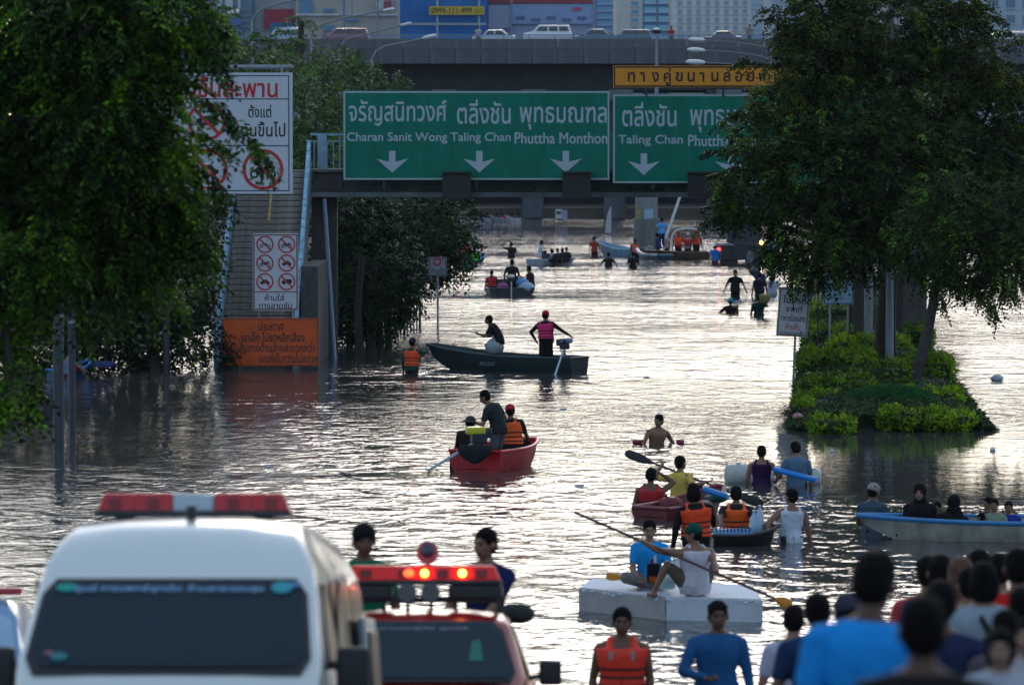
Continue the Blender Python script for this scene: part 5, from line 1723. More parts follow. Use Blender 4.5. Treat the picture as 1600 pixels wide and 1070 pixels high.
def floppy(name, label, cat, px, py, Y, r, mat, z=None, squash=.7, seed=0, knot=True, group=None):
    """a filled plastic bag: lumpy with a gathered neck"""
    p = W(px, py, Y)
    if z is not None: p.z = z
    t = thing(name, label, cat, p, 0, group)
    m = MB(); rr = random.Random(seed)
    n = 18
    rings = []
    for j, (z_, w) in enumerate(((-.9, .45), (-.7, .8), (-.3, 1.0), (.1, .98), (.45, .78), (.7, .45), (.85, .18), (1.0, .24), (1.1, .3))):
        rings.append([(r * w * (1 + rr.uniform(-.12, .12)) * cos(2 * pi * k / n), r * .8 * w * (1 + rr.uniform(-.12, .12)) * sin(2 * pi * k / n), r * squash * z_ + (r * .05 * rr.uniform(-1, 1))) for k in range(n)])
    if not knot: rings = rings[:6]
    m.loft(rings).build('bag', mat, t, smooth='all')
    return t
bag_w = M('white_plastic_bag', (.62, .68, .72), .4, var=.15, scale=8, bump=.6)
bag_b = M('blue_plastic_bag', (.12, .34, .62), .4, var=.2, scale=8, bump=.6)
bag_p = M('pink_bundle', (.45, .10, .28), .7, var=.3, scale=8, bump=.6)

OR = (.92, .085, .008); RD = (.55, .012, .015); PK = (.75, .02, .16); BK = (.010, .010, .012); DK = (.016, .018, .024)
seat_group = None
# ---- long dark boat with the woman in pink
sb, bb = G(906, 584) + Vector((0, .6, 0)), G(682, 577) + Vector((0, .6, 0))
b1 = boat('long dark boat with small white lettering on its side, carrying a pink vest', sb, bb, 1.25, .42, (.010, .028, .032), (.02, .045, .05), (.03, .05, .055), bow=.35, stern=.85, sheer=.28, rake=.6, rough=.5, seats=3)
a, c = W(745, 561, 0 + 119.3), W(771, 552, 119.3)
lb = lettering(b1, 'สสจ.อบต', 0, .5, 0, .11, 0, M('boat_lettering', (.25, .27, .28), .6), 0)
# side lettering follows the near side of the hull: the side facing -Y
yl = b1.rotation_euler.z
near = 1 if (Matrix.Rotation(yl, 3, 'Z') @ Vector((0, 1, 0))).y < 0 else -1
lb.rotation_euler = (0, 0, pi if near > 0 else 0)
lb.location = (.05 + (.5 if near > 0 else 0), near * (.625 + .015), .16)
person('person in pink life vest and red cap standing at the dark boat engine', 853, 485, 120.4, -12, ('long', BK), ('sarong', BK), skin='d', hat='capback', hatcol=(.45, .02, .03), vest=PK, hair='short',
       lean=(6, -4), head=(-20, 5), wR=W(893, 526, 120.2), Lh=(-1, -.3, 0), L=(-.30, .06, -.02), lod=1, legs='stand')
outboard('small grey outboard engine on the stern of the dark boat', W(882, 541, 120.0), M('cowl_grey', (.20, .26, .32), .4, .2), M('cowl_navy', (.02, .035, .08), .4), W(866, 590, 118.6), math.pi, .95)
person('stooping man in black shirt holding a pale bag in the dark boat', 763, 492, 121.0, 78, ('tee', DK), ('shorts', (.07, .07, .075)), skin='d', lean=(48, 0), head=(0, -20), L=(-.16, .52, .16), Rh=(.14, .50, .12), lod=1, legs='stand')
floppy('plastic_bag', 'pale full plastic bag held by the stooping man in the dark boat', 'bag', 773, 540, 120.9, .28, M('pale_bag', (.32, .36, .40), .45, var=.2, bump=.5), squash=.95, seed=3)
person('wader in orange life vest and purple cap pushing the dark boat bow', 645, 527, 119.5, -30, ('long', (.01, .07, .045)), ('long', DK), skin='d', hat='cap', hatcol=(.05, .025, .07), vest=OR, lean=(5, 0), wR=W(668, 546, 119.8), lod=1)

# ---- red boat
th_ = R(68)
sc_, bc_ = G(742, 737), None
sc_ = Vector((sc_.x, sc_.y + .05, 0)); bc_ = sc_ + Vector((cos(R(66)), sin(R(66)), 0)) * 2.3
b2 = boat('short red boat seen from its square stern with three people aboard', sc_, bc_, 1.25, .40, (.52, .006, .010), (.32, .008, .012), (.58, .014, .02), bow=.5, stern=.9, sheer=.10, rake=.2, rough=.35, seats=2)
person('man in dark bucket hat hunched beside the red boat engine', 735, 650, 84.0, 28, ('long', (.028, .016, .012)), ('long', DK), skin='d', hat='bucket', hatcol=(.05, .05, .04), lean=(20, 14), head=(-40, 0), legs='sit', L=(-.10, .34, .0), Rh=(.2, .38, .08), lod=1)
person('man in dark tee and grey shorts leaning over the red boat side', 757, 609, 84.0, 62, ('tee', (.022, .032, .034)), ('shorts', (.10, .11, .13)), skin='m', lean=(30, -10), head=(10, 12), L=(-.20, .36, .10), Rh=(.28, .14, -.02), lod=1, legs='stand')
person('seated man in orange life vest and red cap in the red boat', 797, 631, 84.9, -22, ('tee', (.02, .02, .022)), ('long', DK), skin='d', hat='capback', hatcol=(.42, .02, .04), vest=(.95, .13, .008), lean=(8, -8), head=(28, 5), legs='sit', L=(-.22, .3, .02), Rh=(.22, .34, .02), lod=1)
outboard('long tail engine with yellow cover on the red boat stern', W(748, 686, 83.0), M('cowl_yellow', (.60, .55, .02), .4), M('cowl_black', (.012, .016, .03), .4), W(669, 735, 82.6), R(10), 1.0, (.34, .55, .68))
cv = W(742, 708, 82.75)
t = thing('tarpaulin', 'dark cloth draped over the red boat stern below the engine', 'cloth', cv)
rings = []
for k, (z, w_) in enumerate(((.16, .30), (.06, .34), (-.05, .28), (-.14, .16), (-.20, .05))):
    rings.append([(w_ * cos(2 * pi * j / 12), .09 * sin(2 * pi * j / 12) - .02 + .01 * (j % 3), z) for j in range(12)])
MB().loft(rings).build('cloth', cloth((.02, .025, .03)), t, smooth='all')

# ---- distant skiff seen from behind
s3 = G(800, 461)
b3 = boat('low dark skiff with a white outboard seen from behind, three people in it', s3, s3 + Vector((-.35, 3.8, 0)), 2.1, .28, (.03, .04, .045), (.05, .06, .07), (.04, .05, .06), bow=.3, stern=.95, sheer=.25, rough=.5)
person('dark clothed man standing at the white outboard of the skiff', 800, 405, s3.y + .9, 0, ('long', DK), ('long', BK), skin='d', hat='capback', hatcol=BK, lean=(3, 0), L=(-.30, .15, -.04), Rh=(.2, .05, -.05), lod=1)
person('small figure in red life vest seated in the skiff', 768, 422, s3.y + 1.4, 10, ('tee', (.03, .03, .035)), ('long', DK), skin='d', vest=(.75, .02, .03), legs='sit', lod=1, scale=.92)
person('man in dark maroon shirt seated in the skiff, looking over the side', 826, 415, s3.y + 1.5, 60, ('tee', (.05, .015, .02)), ('long', DK), skin='d', legs='sit', lean=(14, 0), lod=1)
outboard('white outboard engine with pale shaft on the skiff stern', W(799, 437, s3.y - .1), lamp_w, lamp_w, W(799, 463, s3.y - .3), pi / 2, .9, (.6, .66, .7))
floppy('sack', 'pale blue sack near the stern corner of the skiff', 'bag', 823, 448, s3.y + .3, .36, M('pale_sack', (.36, .50, .66), .5, var=.2, bump=.5), seed=5, knot=False)
floppy('sack', 'bright blue bundle behind the pale sack in the skiff', 'bag', 815, 440, s3.y + .9, .30, bag_b, seed=6)
floppy('sack', 'pink bundle between the red vest and the skiff engine', 'bag', 786, 447, s3.y + .4, .24, bag_p, seed=7)
# ---- small white boat with a family
g0 = G(835, 415); g1_ = G(888, 413)
b4 = boat('small square ended white boat with a row of dark haired passengers', g0, g1_, 1.4, .32, (.34, .42, .46), (.22, .26, .3), (.40, .46, .5), bow=.7, stern=.85, sheer=.05, rake=.2)
person('man in white shirt standing at the end of the small white boat', 847, 375, g0.y + .3, -70, ('tee', (.55, .62, .68)), ('long', (.05, .05, .07)), skin='d', lean=(12, 0), lod=2, legs='squat')
for i, (px, py, cc, lab) in enumerate(((852, 391, (.10, .04, .10), 'purple clothed passenger nearest the man in white shirt'), (862, 388, (.42, .48, .52), 'pale shirted passenger in the middle of the small white boat'),
        (871, 388, (.03, .03, .035), 'black shirted passenger behind the pale shirted one'), (879, 387, (.05, .03, .03), 'dark brown shirted passenger second from the boat end'), (885, 386, (.02, .02, .03), 'last dark passenger at the square end of the white boat'))):
    person(lab, px, py, g0.y + .2 + (i % 2) * .4, (-80, 20, 160, -30, 10)[i], ('tee', cc), ('long', DK), skin='d', legs='floor', lod=2, scale=.92, hair='bob' if i % 2 else 'short')
person('distant man standing with one arm raised beyond the skiff', 799, 378, 246, 0, ('tee', (.02, .02, .02)), ('long', BK), skin='d', Lh=(-1, 0, 0), L=(-.34, .05, .66), lod=2)
# ---- figures at the tree edge
for i, (px, py, Y, vs, tp, lab) in enumerate(((727, 375, 231, OR, DK, 'figure in orange vest, highest at the edge of the bank trees'), (717, 380, 232, (.5, .05, .01), (.4, .06, .01), 'figure in orange shirt half behind the bank tree leaves'),
        (728, 388, 229, None, (.10, .04, .03), 'crouching figure in brown below the orange vest by the trees'), (741, 384, 228, (.10, .75, .02), (.02, .1, .05), 'figure in fluorescent green vest wading by the bank trees'), (732, 392, 227, None, (.05, .22, .10), 'small figure in dull green beside the fluorescent vest'))):
    person(lab, px, py, Y, (10, 30, 60, 5, 20)[i], ('tee', tp), ('long', DK), skin='d', vest=vs, lod=2)
bt = boat('low blue raft under the group in orange by the bank trees', G(716, 411), G(752, 410), 1.4, .2, (.05, .12, .20), None, (.08, .2, .34), bow=.4, seats=0)
# ---- long blue white boat and barge with rescuers
b5 = boat('long pale blue boat with raised bow tied beside the brown barge', G(1008, 401), G(938, 399), 1.3, .42, (.20, .34, .46), (.4, .46, .5), (.36, .48, .56), bow=.1, sheer=.5, rake=.8)
person('man in orange vest standing in the long pale blue boat', 992, 373, 247, 20, ('tee', DK), ('long', BK), skin='d', vest=(.8, .14, .06), lod=2, lean=(10, 0))
person('wader in red shirt alone ahead of the pale blue boat bow', 929, 369, 249, -20, ('tee', (.35, .05, .04)), ('long', (.06, .02, .02)), skin='d', lod=2)
person('wader with both arms spread, in black, below the pale blue boat', 951, 394, 226, 0, ('tee', (.012, .018, .02)), ('long', BK), skin='d', L=(-.48, .05, .05), Rh=(.48, .05, .0), lod=2)
person('wader in black close to the pale blue boat stern', 989, 393, 224, 10, ('tee', (.012, .015, .018)), ('long', BK), skin='d', lod=2, L=(-.16, .25, .1), Rh=(.2, .2, .1))
b6 = boat('brown wooden barge crowded with rescuers in orange', G(1098, 404), G(1020, 405), 2.2, .40, (.12, .065, .04), (.08, .05, .035), (.14, .08, .05), bow=.7, sheer=.1, rake=.4, rough=.8)
by = G(1060, 404).y
b7 = boat('dark rubber dinghy nudging the brown barge', G(1040, 406), G(1003, 403), 1.2, .22, (.02, .06, .08), None, (.05, .09, .12), bow=.4, rail=.12, seats=0)
floppy('equipment_pile', 'grey jumble of gear on the dark rubber dinghy', 'gear', 1018, 388, by, .32, M('gear_grey', (.22, .24, .26), .6, var=.7, scale=14, bump=1), seed=9, knot=False)
for i, (px, py, vs, tp, yw, lab, ht) in enumerate(((1060, 361, OR, (.3, .03, .02), 170, 'rescuer in orange vest and red hat, nearest the arch frame', 'helmet'), (1075, 363, (.62, .03, .02), (.3, .35, .4), 160, 'rescuer in white hat and red vest in the middle of the barge', 'cap'),
        (1088, 360, (.80, .05, .01), BK, 20, 'rescuer in orange vest and black trousers standing at the barge end', 'helmet'), (1042, 363, None, (.45, .30, .32), 120, 'passenger in pale pink beside the arch frame of the barge', None))):
    person(lab, px, py, by - .2 + .25 * (i % 2), yw, ('tee', tp), ('long', BK), skin='m', vest=vs, lod=2, hat=ht, hatcol=((.5, .03, .02), (.6, .6, .6), (.6, .03, .02), BK)[i])
person('man in sky blue shirt standing tallest on the barge bow', 1034, 340, by + .3, 15, ('tee', (.10, .38, .75)), ('long', (.02, .04, .10)), skin='m', lod=2, L=(-.35, .1, .1), Rh=(.33, .2, .22))
person('man in navy crouching beneath the man in sky blue', 1026, 364, by + .1, 60, ('tee', (.02, .05, .16)), ('long', DK), skin='d', lod=2, lean=(20, 0), legs='squat')
fa = thing('arch_frame', 'pale tubular arch frame standing on the brown barge', 'frame', (W(1070, 390, by).x, by, .3))
m = MB()
for o in (0, .6):
    P = [W(1050, 392, by + o), W(1050, 368, by + o), W(1056, 360, by + o), W(1070, 357, by + o), W(1088, 358, by + o), W(1096, 366, by + o), W(1099, 392, by + o)]
    m.tube(P, .05, 6)
m.build('hoop', lamp_w, fa, world=True, smooth=True)
# dark truck
ty = 232.0
tk = thing('army_truck', 'black flatbed truck with red and amber lamps standing in deep water', 'truck', (W(1158, 400, ty).x, ty, 0))
x0, x1 = W(1122, 0 + 400, ty).x - tk.location.x, W(1196, 400, ty).x - tk.location.x
zA, zB = W(0 + 800, 383, ty).z, W(800, 352, ty + 1).z
tm = M('truck_black', (.018, .022, .028), .6, var=.3)
MB().box(((x0 + x1) / 2, 1.2, zA / 2 + .15), (x1 - x0, 2.3, zA - .1)).build('flatbed', tm, tk, bevel=.04)
MB().box(((x0 + x1) / 2 + .2, 1.9, (zA + zB) / 2), (x1 - x0 - .8, 1.2, zB - zA)).build('canvas_cover', M('truck_canvas', (.03, .045, .06), .8, var=.3, scale=2), tk, bevel=.1)
for k in range(4): MB().box((x0 + .2 + k * (x1 - x0 - .4) / 3, .02, zA - .35), (.06, .05, .6)).build('stake', dark_steel, tk)
for sx in (-.7, .7): MB().tube([((x0 + x1) / 2 + sx, .1, .1), ((x0 + x1) / 2 + sx, .45, .1)], .5, 18).build('wheel', rubber, tk, smooth=True)
MB().box((W(1134, 400, ty).x - tk.location.x, .0, zA + .03), (.9, .02, .08)).build('white_lettering_strip', M('plate_grey', (.3, .32, .34), .6), tk)
for px, py, col, nm in ((1123, 390, (1, .04, .02, 6), 'tail_light'), (1190, 379, (1, .55, .08, 9), 'amber_lamp')):
    p = W(px, py, ty - .15)
    MB().sphere(p, (.11, .06, .11), 12, 8).build(nm, M('glow_' + nm, (col[0], col[1], col[2]), .4, emit=col), tk, world=True, smooth='all')
person('wader in blue shirt and pale cap right in front of the truck tail light', 1117, 381, 231, 10, ('tee', (.02, .16, .50)), ('long', (.2, .03, .04)), skin='d', hat='cap', hatcol=(.35, .5, .62), lod=2)
person('old man in grey shirt standing before the black truck', 1171, 384, 224, 60, ('long', (.14, .15, .15)), ('long', (.04, .04, .045)), skin='d', lod=2)
person('person in light blue at the far end of the truck by the leaves', 1207, 368, 240, 30, ('tee', (.12, .32, .50)), ('long', (.12, .03, .05)), skin='d', lod=2)
person('dark figure wading between the truck and the leaves', 1198, 375, 242, 0, ('tee', DK), ('long', (.10, .02, .02)), skin='d', lod=2)
# banner, distant boats
p = G(950, 366)
t = thing('flag', 'white feather flag with faint markings standing in the far water', 'flag', p)
MB().tube([(.28, 0, -.3), (.28, 0, 2.0), (.22, 0, 2.15)], .03, 6).build('pole', dark_steel, t)
MB().prism([(.25, 0, .1), (-.22, 0, .12), (-.14, 0, .9), (.0, 0, 1.6), (.2, 0, 2.1), (.26, 0, 1.9)], (0, .02, 0)).build('cloth', M('flag_white', (.48, .46, .52), .7, var=.25, scale=6), t)
for i, (px, pb, cc, lab) in enumerate(((757, 348, (.30, .36, .42), 'far grey boat with red cargo nearest the bank trees'), (780, 348, (.28, .30, .34), 'far boat with red vests under the overpass'), (804, 348, (.45, .50, .56), 'far white boat under the overpass piers'))):
    a = G(px + 10, pb); c = G(px - 12, pb)
    boat(lab, a, c, 1.6, .35, cc, seats=0, bow=.4)
    for k in range(2):
        person(('first', 'second')[k] + ' tiny passenger of the ' + lab.split(' with')[0].split(' under')[0].replace('far ', 'distant ') + (' with red cargo', ' of red vests', ' by the piers')[i], px - 4 + k * 8, pb - 15 - k, a.y + .1, 20 * k, ('tee', (.02, .03, .05)), ('long', DK), vest=((.7, .03, .02), (.65, .03, .04), (.6, .06, .04))[i] if (k + i) % 2 == 0 else None, skin='d', legs='sit', lod=2)
tw = thing('small_lorry', 'tiny white lorry far away beneath the overpass', 'lorry', (G(873, 350).x, G(873, 350).y, 0))
MB().box((0, 0, .75), (.55, 1.5, .9)).build('cab', M('lorry_white', (.50, .50, .46), .6, var=.3), tw, bevel=.06)
MB().box((.5, 0, .72), (.42, 1.5, .8)).build('cargo_box', M('lorry_lilac', (.30, .30, .48), .6, var=.3), tw, bevel=.03)
MB().box((0, -.76, .95), (.4, .02, .25)).build('windscreen', M('car_glass', (.03, .06, .09), .08), tw)
MB().box((0, -.77, .4), (.5, .06, .1)).build('bumper', dark_steel, tw)

# ---- waders on the median side
person('wader in plain black tee with elbows out, facing us', 1149, 421, 181, 178, ('tee', (.010, .012, .015)), ('long', BK), skin='d', L=(-.44, .10, -.10), Rh=(.44, .10, -.08), lod=1, Lh=(-1, -.2, 0), Rhint=(1, -.2, 0))
person('wader in navy top walking away beside the white shirted one', 1187, 425, 181, 5, ('tee', (.015, .015, .035)), ('long', (.02, .015, .03)), skin='d', lod=1)
person('person behind the navy top carrying a dark load on the shoulder', 1186, 416, 184, -20, ('tee', (.03, .05, .12)), ('long', DK), skin='d', lod=1, L=(-.15, .1, .5))
floppy('sack', 'dark load carried on the shoulder above the wader in navy', 'bag', 1178, 423, 183.6, .22, M('dark_sack', (.05, .06, .08), .8, var=.5, bump=1), seed=12, knot=False)
person('wader in white shirt with a hand at the chin', 1207, 427, 183, 170, ('tee', (.45, .50, .58)), ('long', DK), skin='d', lod=1, Rh=(.06, .16, .46))
person('wader in turquoise cap and brown top carrying a tray', 1142, 465, 163, -15, ('tee', (.035, .012, .012)), ('long', DK), skin='d', hat='helmet', hatcol=(.02, .30, .34), lod=1, wR=W(1153, 481, 162.8), L=(-.32, .18, .30))
p = W(1152, 476, 162.6)
t = thing('plastic_tray', 'grey tray of goods carried by the wader in turquoise cap', 'tray', p)
MB().box((0, 0, 0), (.38, .3, .05), mat=Matrix.Rotation(R(-25), 3, 'Y')).build('tray_base', M('tray_grey', (.2, .24, .28), .5), t, bevel=.01)
m = MB()
for k in range(4): m.sphere((-.12 + k * .08, .02 * (k % 2), .07 + k * .025), (.06, .07, .05), 8, 6)
m.build('goods', M('goods_grey', (.3, .34, .38), .6, var=.6, scale=20), t, smooth='all')
person('wader in dark green shirt with a basket on the shoulder', 1186, 460, 160.5, 0, ('tee', (.008, .04, .032)), ('long', DK), skin='d', lod=1, wR=W(1193, 470, 160.2))
p = W(1195, 467, 160.2)
t = thing('straw_basket', 'straw coloured basket held on the shoulder of the green shirted wader', 'basket', p)
MB().loft([[(r_ * cos(2 * pi * k / 14), r_ * .8 * sin(2 * pi * k / 14), z) for k in range(14)] for z, r_ in ((-.16, .12), (-.1, .18), (.08, .22), (.17, .20), (.19, .12))]).build('basket', M('straw', (.26, .24, .07), .8, var=.5, scale=20, bump=.8), t, smooth='all')
# ---- shaded boat behind the posts
b8 = boat('blue boat half hidden behind the two steel posts in the shade', G(82, 590), G(134, 588), .9, .20, (.012, .08, .22), None, (.02, .22, .55), bow=.2, seats=1)
person('bare armed paddler in grey top behind the steel posts', 112, 541, 117.3, -60, ('tank', (.16, .19, .25)), ('shorts', (.10, .02, .02)), skin='m', legs='floor', lean=(18, 0), lod=1, Rh=(.1, .5, .1), L=(-.1, .45, .1))
p = W(157, 569, 118)
t = thing('blue_board', 'dark blue board held out over the shaded water beyond the posts', 'board', p)
MB().box((0, 0, 0), (.75, .2, .16)).build('board', M('deep_blue', (.01, .02, .16), .4, var=.15), t, bevel=.04)
MB().beam((-.35, 0, 0), (-.8, -.1, .02), .05).build('handle', dark_steel, t)

# ---- swimmer
person('shirtless wader chest deep, looking over the shoulder', 1029, 647, 91, 200, ('bare', BK), ('brief', DK), skin='m', hair='spiky', lean=(14, -6), head=(-55, 0), L=(-.46, .02, .02), Rh=(.40, .20, -.05), lod=1, Rhint=(1, -.5, 0))
for px, py, lab in ((998, 689, 'dark pink swimming float under the swimmer’s bent elbow'), (1063, 690, 'small dark pink float drifting apart from the swimmer')):
    p = W(px, py, 91); p.z = .05
    t = thing('swim_float', lab.replace('’', ''), 'float', p, 0, 'dark pink floats beside the swimmer')
    MB().box((0, 0, 0), (.28 if px < 1010 else .17, .15, .10)).build('float', M('float_pink', (.30, .02, .07), .5, var=.2), t, bevel=.04, seg=3, smooth=True)
# ---- pair with the blue pole
person('wader in purple vest top seen from behind beside the white tank', 1190, 695, 80, -3, ('tank', (.035, .012, .055)), ('long', DK), skin='m', lod=1, wR=W(1212, 741, 80.2), scale=1.0)
person('wader in grey blue tee holding the bright blue pole', 1242, 689, 79.8, 20, ('tee', (.10, .17, .26)), ('long', DK), skin='m', lod=1, head=(10, 12), lean=(8, 2), L=(-.26, .30, .05))
p0, p1 = W(1209, 733, 79.5), W(1276, 750, 79.2)
t = thing('blue_pole', 'bright blue foam pole carried by two waders', 'pole', (p0 + p1) / 2)
MB().tube([p0, p1], .055, 12).build('pole', M('pole_blue', (.01, .24, .75), .35), t, world=True, smooth=True)
drum = M('drum_white', (.50, .53, .50), .5, var=.2, scale=3)
def float_drum(label, px, py, Y, rx, rz, name='floating_drum'):
    p = W(px, py, Y)
    t = thing(name, label, 'drum', (p.x, Y, rz * .55), 0, 'pale floating drums')
    rings = []
    for u, w in ((-1, .3), (-.95, .7), (-.8, .95), (-.4, 1.0), (-.37, .97), (0, 1.0), (.37, .97), (.4, 1), (.8, .95), (.95, .7), (1, .3)):
        rings.append([(rx * u, rz * w * cos(2 * pi * k / 18), rz * w * sin(2 * pi * k / 18)) for k in range(18)])
    MB().loft(rings).build('drum', drum, t, smooth=True)
    MB().tube([(0, 0, rz), (0, 0, rz + .03)], .05, 10).build('cap', lamp_w, t, smooth=True)
float_drum('large pale floating drum in front of the purple vest top', 1154, 744, 80.6, .27, .23)
float_drum('pale drum end showing behind the grey blue tee', 1272, 744, 80.4, .14, .17)
float_drum('small white drum glimpsed between the two blue pole carriers', 1203, 722, 81, .10, .12)

# ---- kayak group
kb = boat('sunken looking dark red boat under the yellow shirted paddler', G(1016, 812) + Vector((0, 0, 0)), G(1118, 800), 1.0, .20, (.14, .012, .018), None, (.2, .02, .03), bow=.2, seats=1)
y_p = 75.6
pa, pb_ = W(977, 707, 76.4), W(1193, 788, 74.9)
paddle('long black double bladed paddle held by the yellow shirted man', pa, pb_, M('paddle_shaft_dark', (.03, .02, .022), .5), M('paddle_black', (.012, .012, .014), .5), True, .02, .62, .085)
def onp(px): # a point along that paddle
    t_ = (px - 977) / (1193 - 977); return pa.lerp(pb_, t_)
person('paddler in yellow shirt with crossed straps', 1064, 711, y_p + .3, -32, ('tee', (.66, .46, .10)), ('long', DK), skin='m', legs='floor', head=(-15, 0), lean=(6, -4), wL=onp(1034), wR=onp(1105) + Vector((0, 0, .02)), hands='dLR', lod=0)
tb_ = bpy.data.objects['person'] if False else None
person('man in red life vest raising one arm to the paddle', 1017, 730, 74.4, -5, ('tank', (.10, .10, .11)), ('long', DK), skin='d', vest=(.48, .012, .015), legs='floor', wR=W(1034, 741, 74.6), Rhint=(1, 0, -.3), lod=0, hands='d')
person('long haired wader in orange vest bracing on the small black boat', 1083, 754, 63.5, 10, ('long', (.012, .012, .013)), ('long', DK), skin='d', vest=(.95, .06, .006), hair='bob', wR=W(1119, 832, 64.2), thick=1.15, lean=(0, -6), lod=0, hands='d')
person('passenger in orange vest seated behind the small black boat', 1150, 758, 69.4, 2, ('tee', (.02, .02, .022)), ('long', DK), skin='d', vest=(.95, .12, .008), wL=W(1126, 826, 68.6), wR=W(1184, 822, 68.8), lod=0, hands='d')
person('wader in white tank top gripping the small black boat stern', 1236, 762, 68.4, 12, ('tank', (.60, .66, .76)), ('long', (.05, .05, .06)), skin='m', head=(25, 0), wL=W(1199, 838, 68.0), Lh=(-1, -.4, .0), lod=0, hands='d', lean=(4, 4))
sbk = boat('small black boat loaded with packs of blue water bottles', G(1108, 851), G(1206, 849), .95, .17, (.010, .012, .014), None, (.02, .022, .025), bow=.3, stern=.6, sheer=.12, rake=.2, seats=0)
bm_ = M('bottle_blue', (.12, .38, .68), .15, coat=.5)
bm2 = M('bottle_cap', (.05, .25, .6), .4)
bx0, bx1 = W(1114, 0 + 800, 68).x, W(1176, 800, 68).x
proto = None
for j in range(4):
    for i in range(11):
        x = bx0 + (bx1 - bx0) * (i + .5) / 11; y = 67.85 + j * .07
        if proto is None:
            proto = thing('water_bottle', 'one of the small blue water bottles laid in rows in the black boat', 'bottle', (x, y, .06), 0, 'blue water bottles in the black boat')
            MB().tube([(0, 0, 0), (0, 0, .12), (0, 0, .15), (0, 0, .17)], [.029, .029, .013, .011], 9).build('bottle', bm_, proto, smooth=True)
            MB().tube([(0, 0, .171), (0, 0, .19)], .013, 8).build('cap', bm2, proto)
        else: copy_tree(proto, (x, y + random.uniform(-.01, .01), .06 + random.uniform(-.012, .01)))
for i, px in enumerate((1178, 1187)):
    p = W(px, 815, 68.2)
    t = thing('water_jug', ('first', 'second')[i] + ' upright clear blue water jug beside the orange vest passenger', 'bottle', (p.x, 68.2, .16), 0, 'large water jugs in the black boat')
    hh = .34 if i == 0 else .42
    MB().tube([(0, 0, 0), (0, 0, .03), (0, 0, hh * .7), (0, 0, hh * .85), (0, 0, hh)], [.06, .068, .068, .03, .022], 12).build('bottle', M('jug_clear', (.36, .52, .66), .12, coat=.5), t, smooth=True)
    MB().tube([(0, 0, hh), (0, 0, hh + .03)], .026, 10).build('cap', bm2, t, smooth=True)
p = W(1117, 769, 73)
t = thing('blue_container', 'bright blue roll lying on a green bag near the paddle', 'container', p)
MB().tube([(-.20, .05, .05), (.21, -.05, -.07)], .055, 14).build('roll', M('roll_blue', (.01, .22, .60), .4), t, smooth=True)
floppy('plastic_bag', 'dark green plastic bag beneath the bright blue roll', 'bag', 1120, 777, 73.2, .20, M('green_bag', (.01, .09, .07), .4, var=.3, bump=.5), seed=14, squash=.45, knot=False)
floppy('cargo_bag', 'dull red bag between the red vest and the orange vest', 'bag', 1048, 790, 73.4, .24, M('red_bag', (.16, .02, .025), .6, var=.3, bump=.5), seed=15, knot=False, squash=.9)
floppy('cargo_bag', 'pale pinkish bag under the green bag', 'bag', 1102, 790, 72.8, .13, M('pinkish_bag', (.26, .20, .2), .6, var=.3, bump=.5), seed=16, knot=False, squash=1.0)

# ---- foam raft
rf = thing('foam_raft', 'white foam block raft carrying two seated men', 'raft', (G(1040, 968).x, G(1040, 968).y, 0))
fm1 = M('foam_grey', (.46, .45, .43), .8, var=.2, scale=3, bump=.5, bscale=40)  # darker grey for one of the two foam blocks
fm2 = M('foam_white', (.64, .68, .74), .8, var=.12, scale=3, bump=.5, bscale=40)
A_, B_, C_ = G(904, 953), G(1040, 968), G(1192, 972)
D_ = C_ + Vector((-.02, 1.9, 0)); E_ = B_ + Vector((.05, 2.1, 0)); F_ = A_ + Vector((.18, 1.25, 0))
zt_r = .30
def slab(pts, mat, name):
    return MB().prism([(p.x, p.y, -.12) for p in pts], (0, 0, zt_r + .12)).build(name, mat, rf, world=True, bevel=.012)
slab([A_, B_ + Vector((-.006, 0, 0)), E_ + Vector((-.006, 0, 0)), F_], fm1, 'foam_block')
slab([B_ + Vector((.006, 0, 0)), C_, D_, E_ + Vector((.006, 0, 0))], fm2, 'foam_block')
MB().prism([(p.x, p.y, zt_r + .003) for p in (A_ + Vector((.03, .04, 0)), B_ + Vector((0, .04, 0)), C_ + Vector((-.03, .03, 0)), D_ + Vector((-.03, -.03, 0)), E_, F_ + Vector((.03, -.03, 0)))], (0, 0, .012)).build('top_sheet', M('foam_top', (.72, .76, .82), .8, var=.06, scale=4, bump=.3), rf, world=True)
m = MB(); rr = random.Random(4)
for k in range(24):
    u = rr.random(); p = A_.lerp(B_, u) if k % 2 else B_.lerp(C_, u)
    m.sphere(p + Vector((0, -.004, zt_r - rr.uniform(.005, .05))), (rr.uniform(.01, .04), .012, rr.uniform(.012, .03)), 7, 5)
m.build('drip', M('foam_top', (.72, .76, .82)), rf, world=True, smooth='all')['kind'] = 'stuff'
pq, pr = W(898, 800, 57.6), W(1237, 946, 56.2)
paddle('long wooden paddle with an orange blade held by the raft man', pq, pr, M('paddle_wood', (.11, .045, .04), .5), M('paddle_orange', (.68, .25, .01), .4), False, .019, .25, .075)
def onq(px): return pq.lerp(pr, (px - 898) / (1237 - 898))
person('seated man in bright blue tee facing us on the foam raft', 1015, 811, 58.1, 172, ('tee', (.015, .33, .78)), ('long', (.20, .18, .16)), skin='l', head=(8, 4), lean=(8, 0), legs='cross', L=(-.18, .30, .06), Rh=(.12, .30, .02), hands='d', lod=0, thick=1.06)
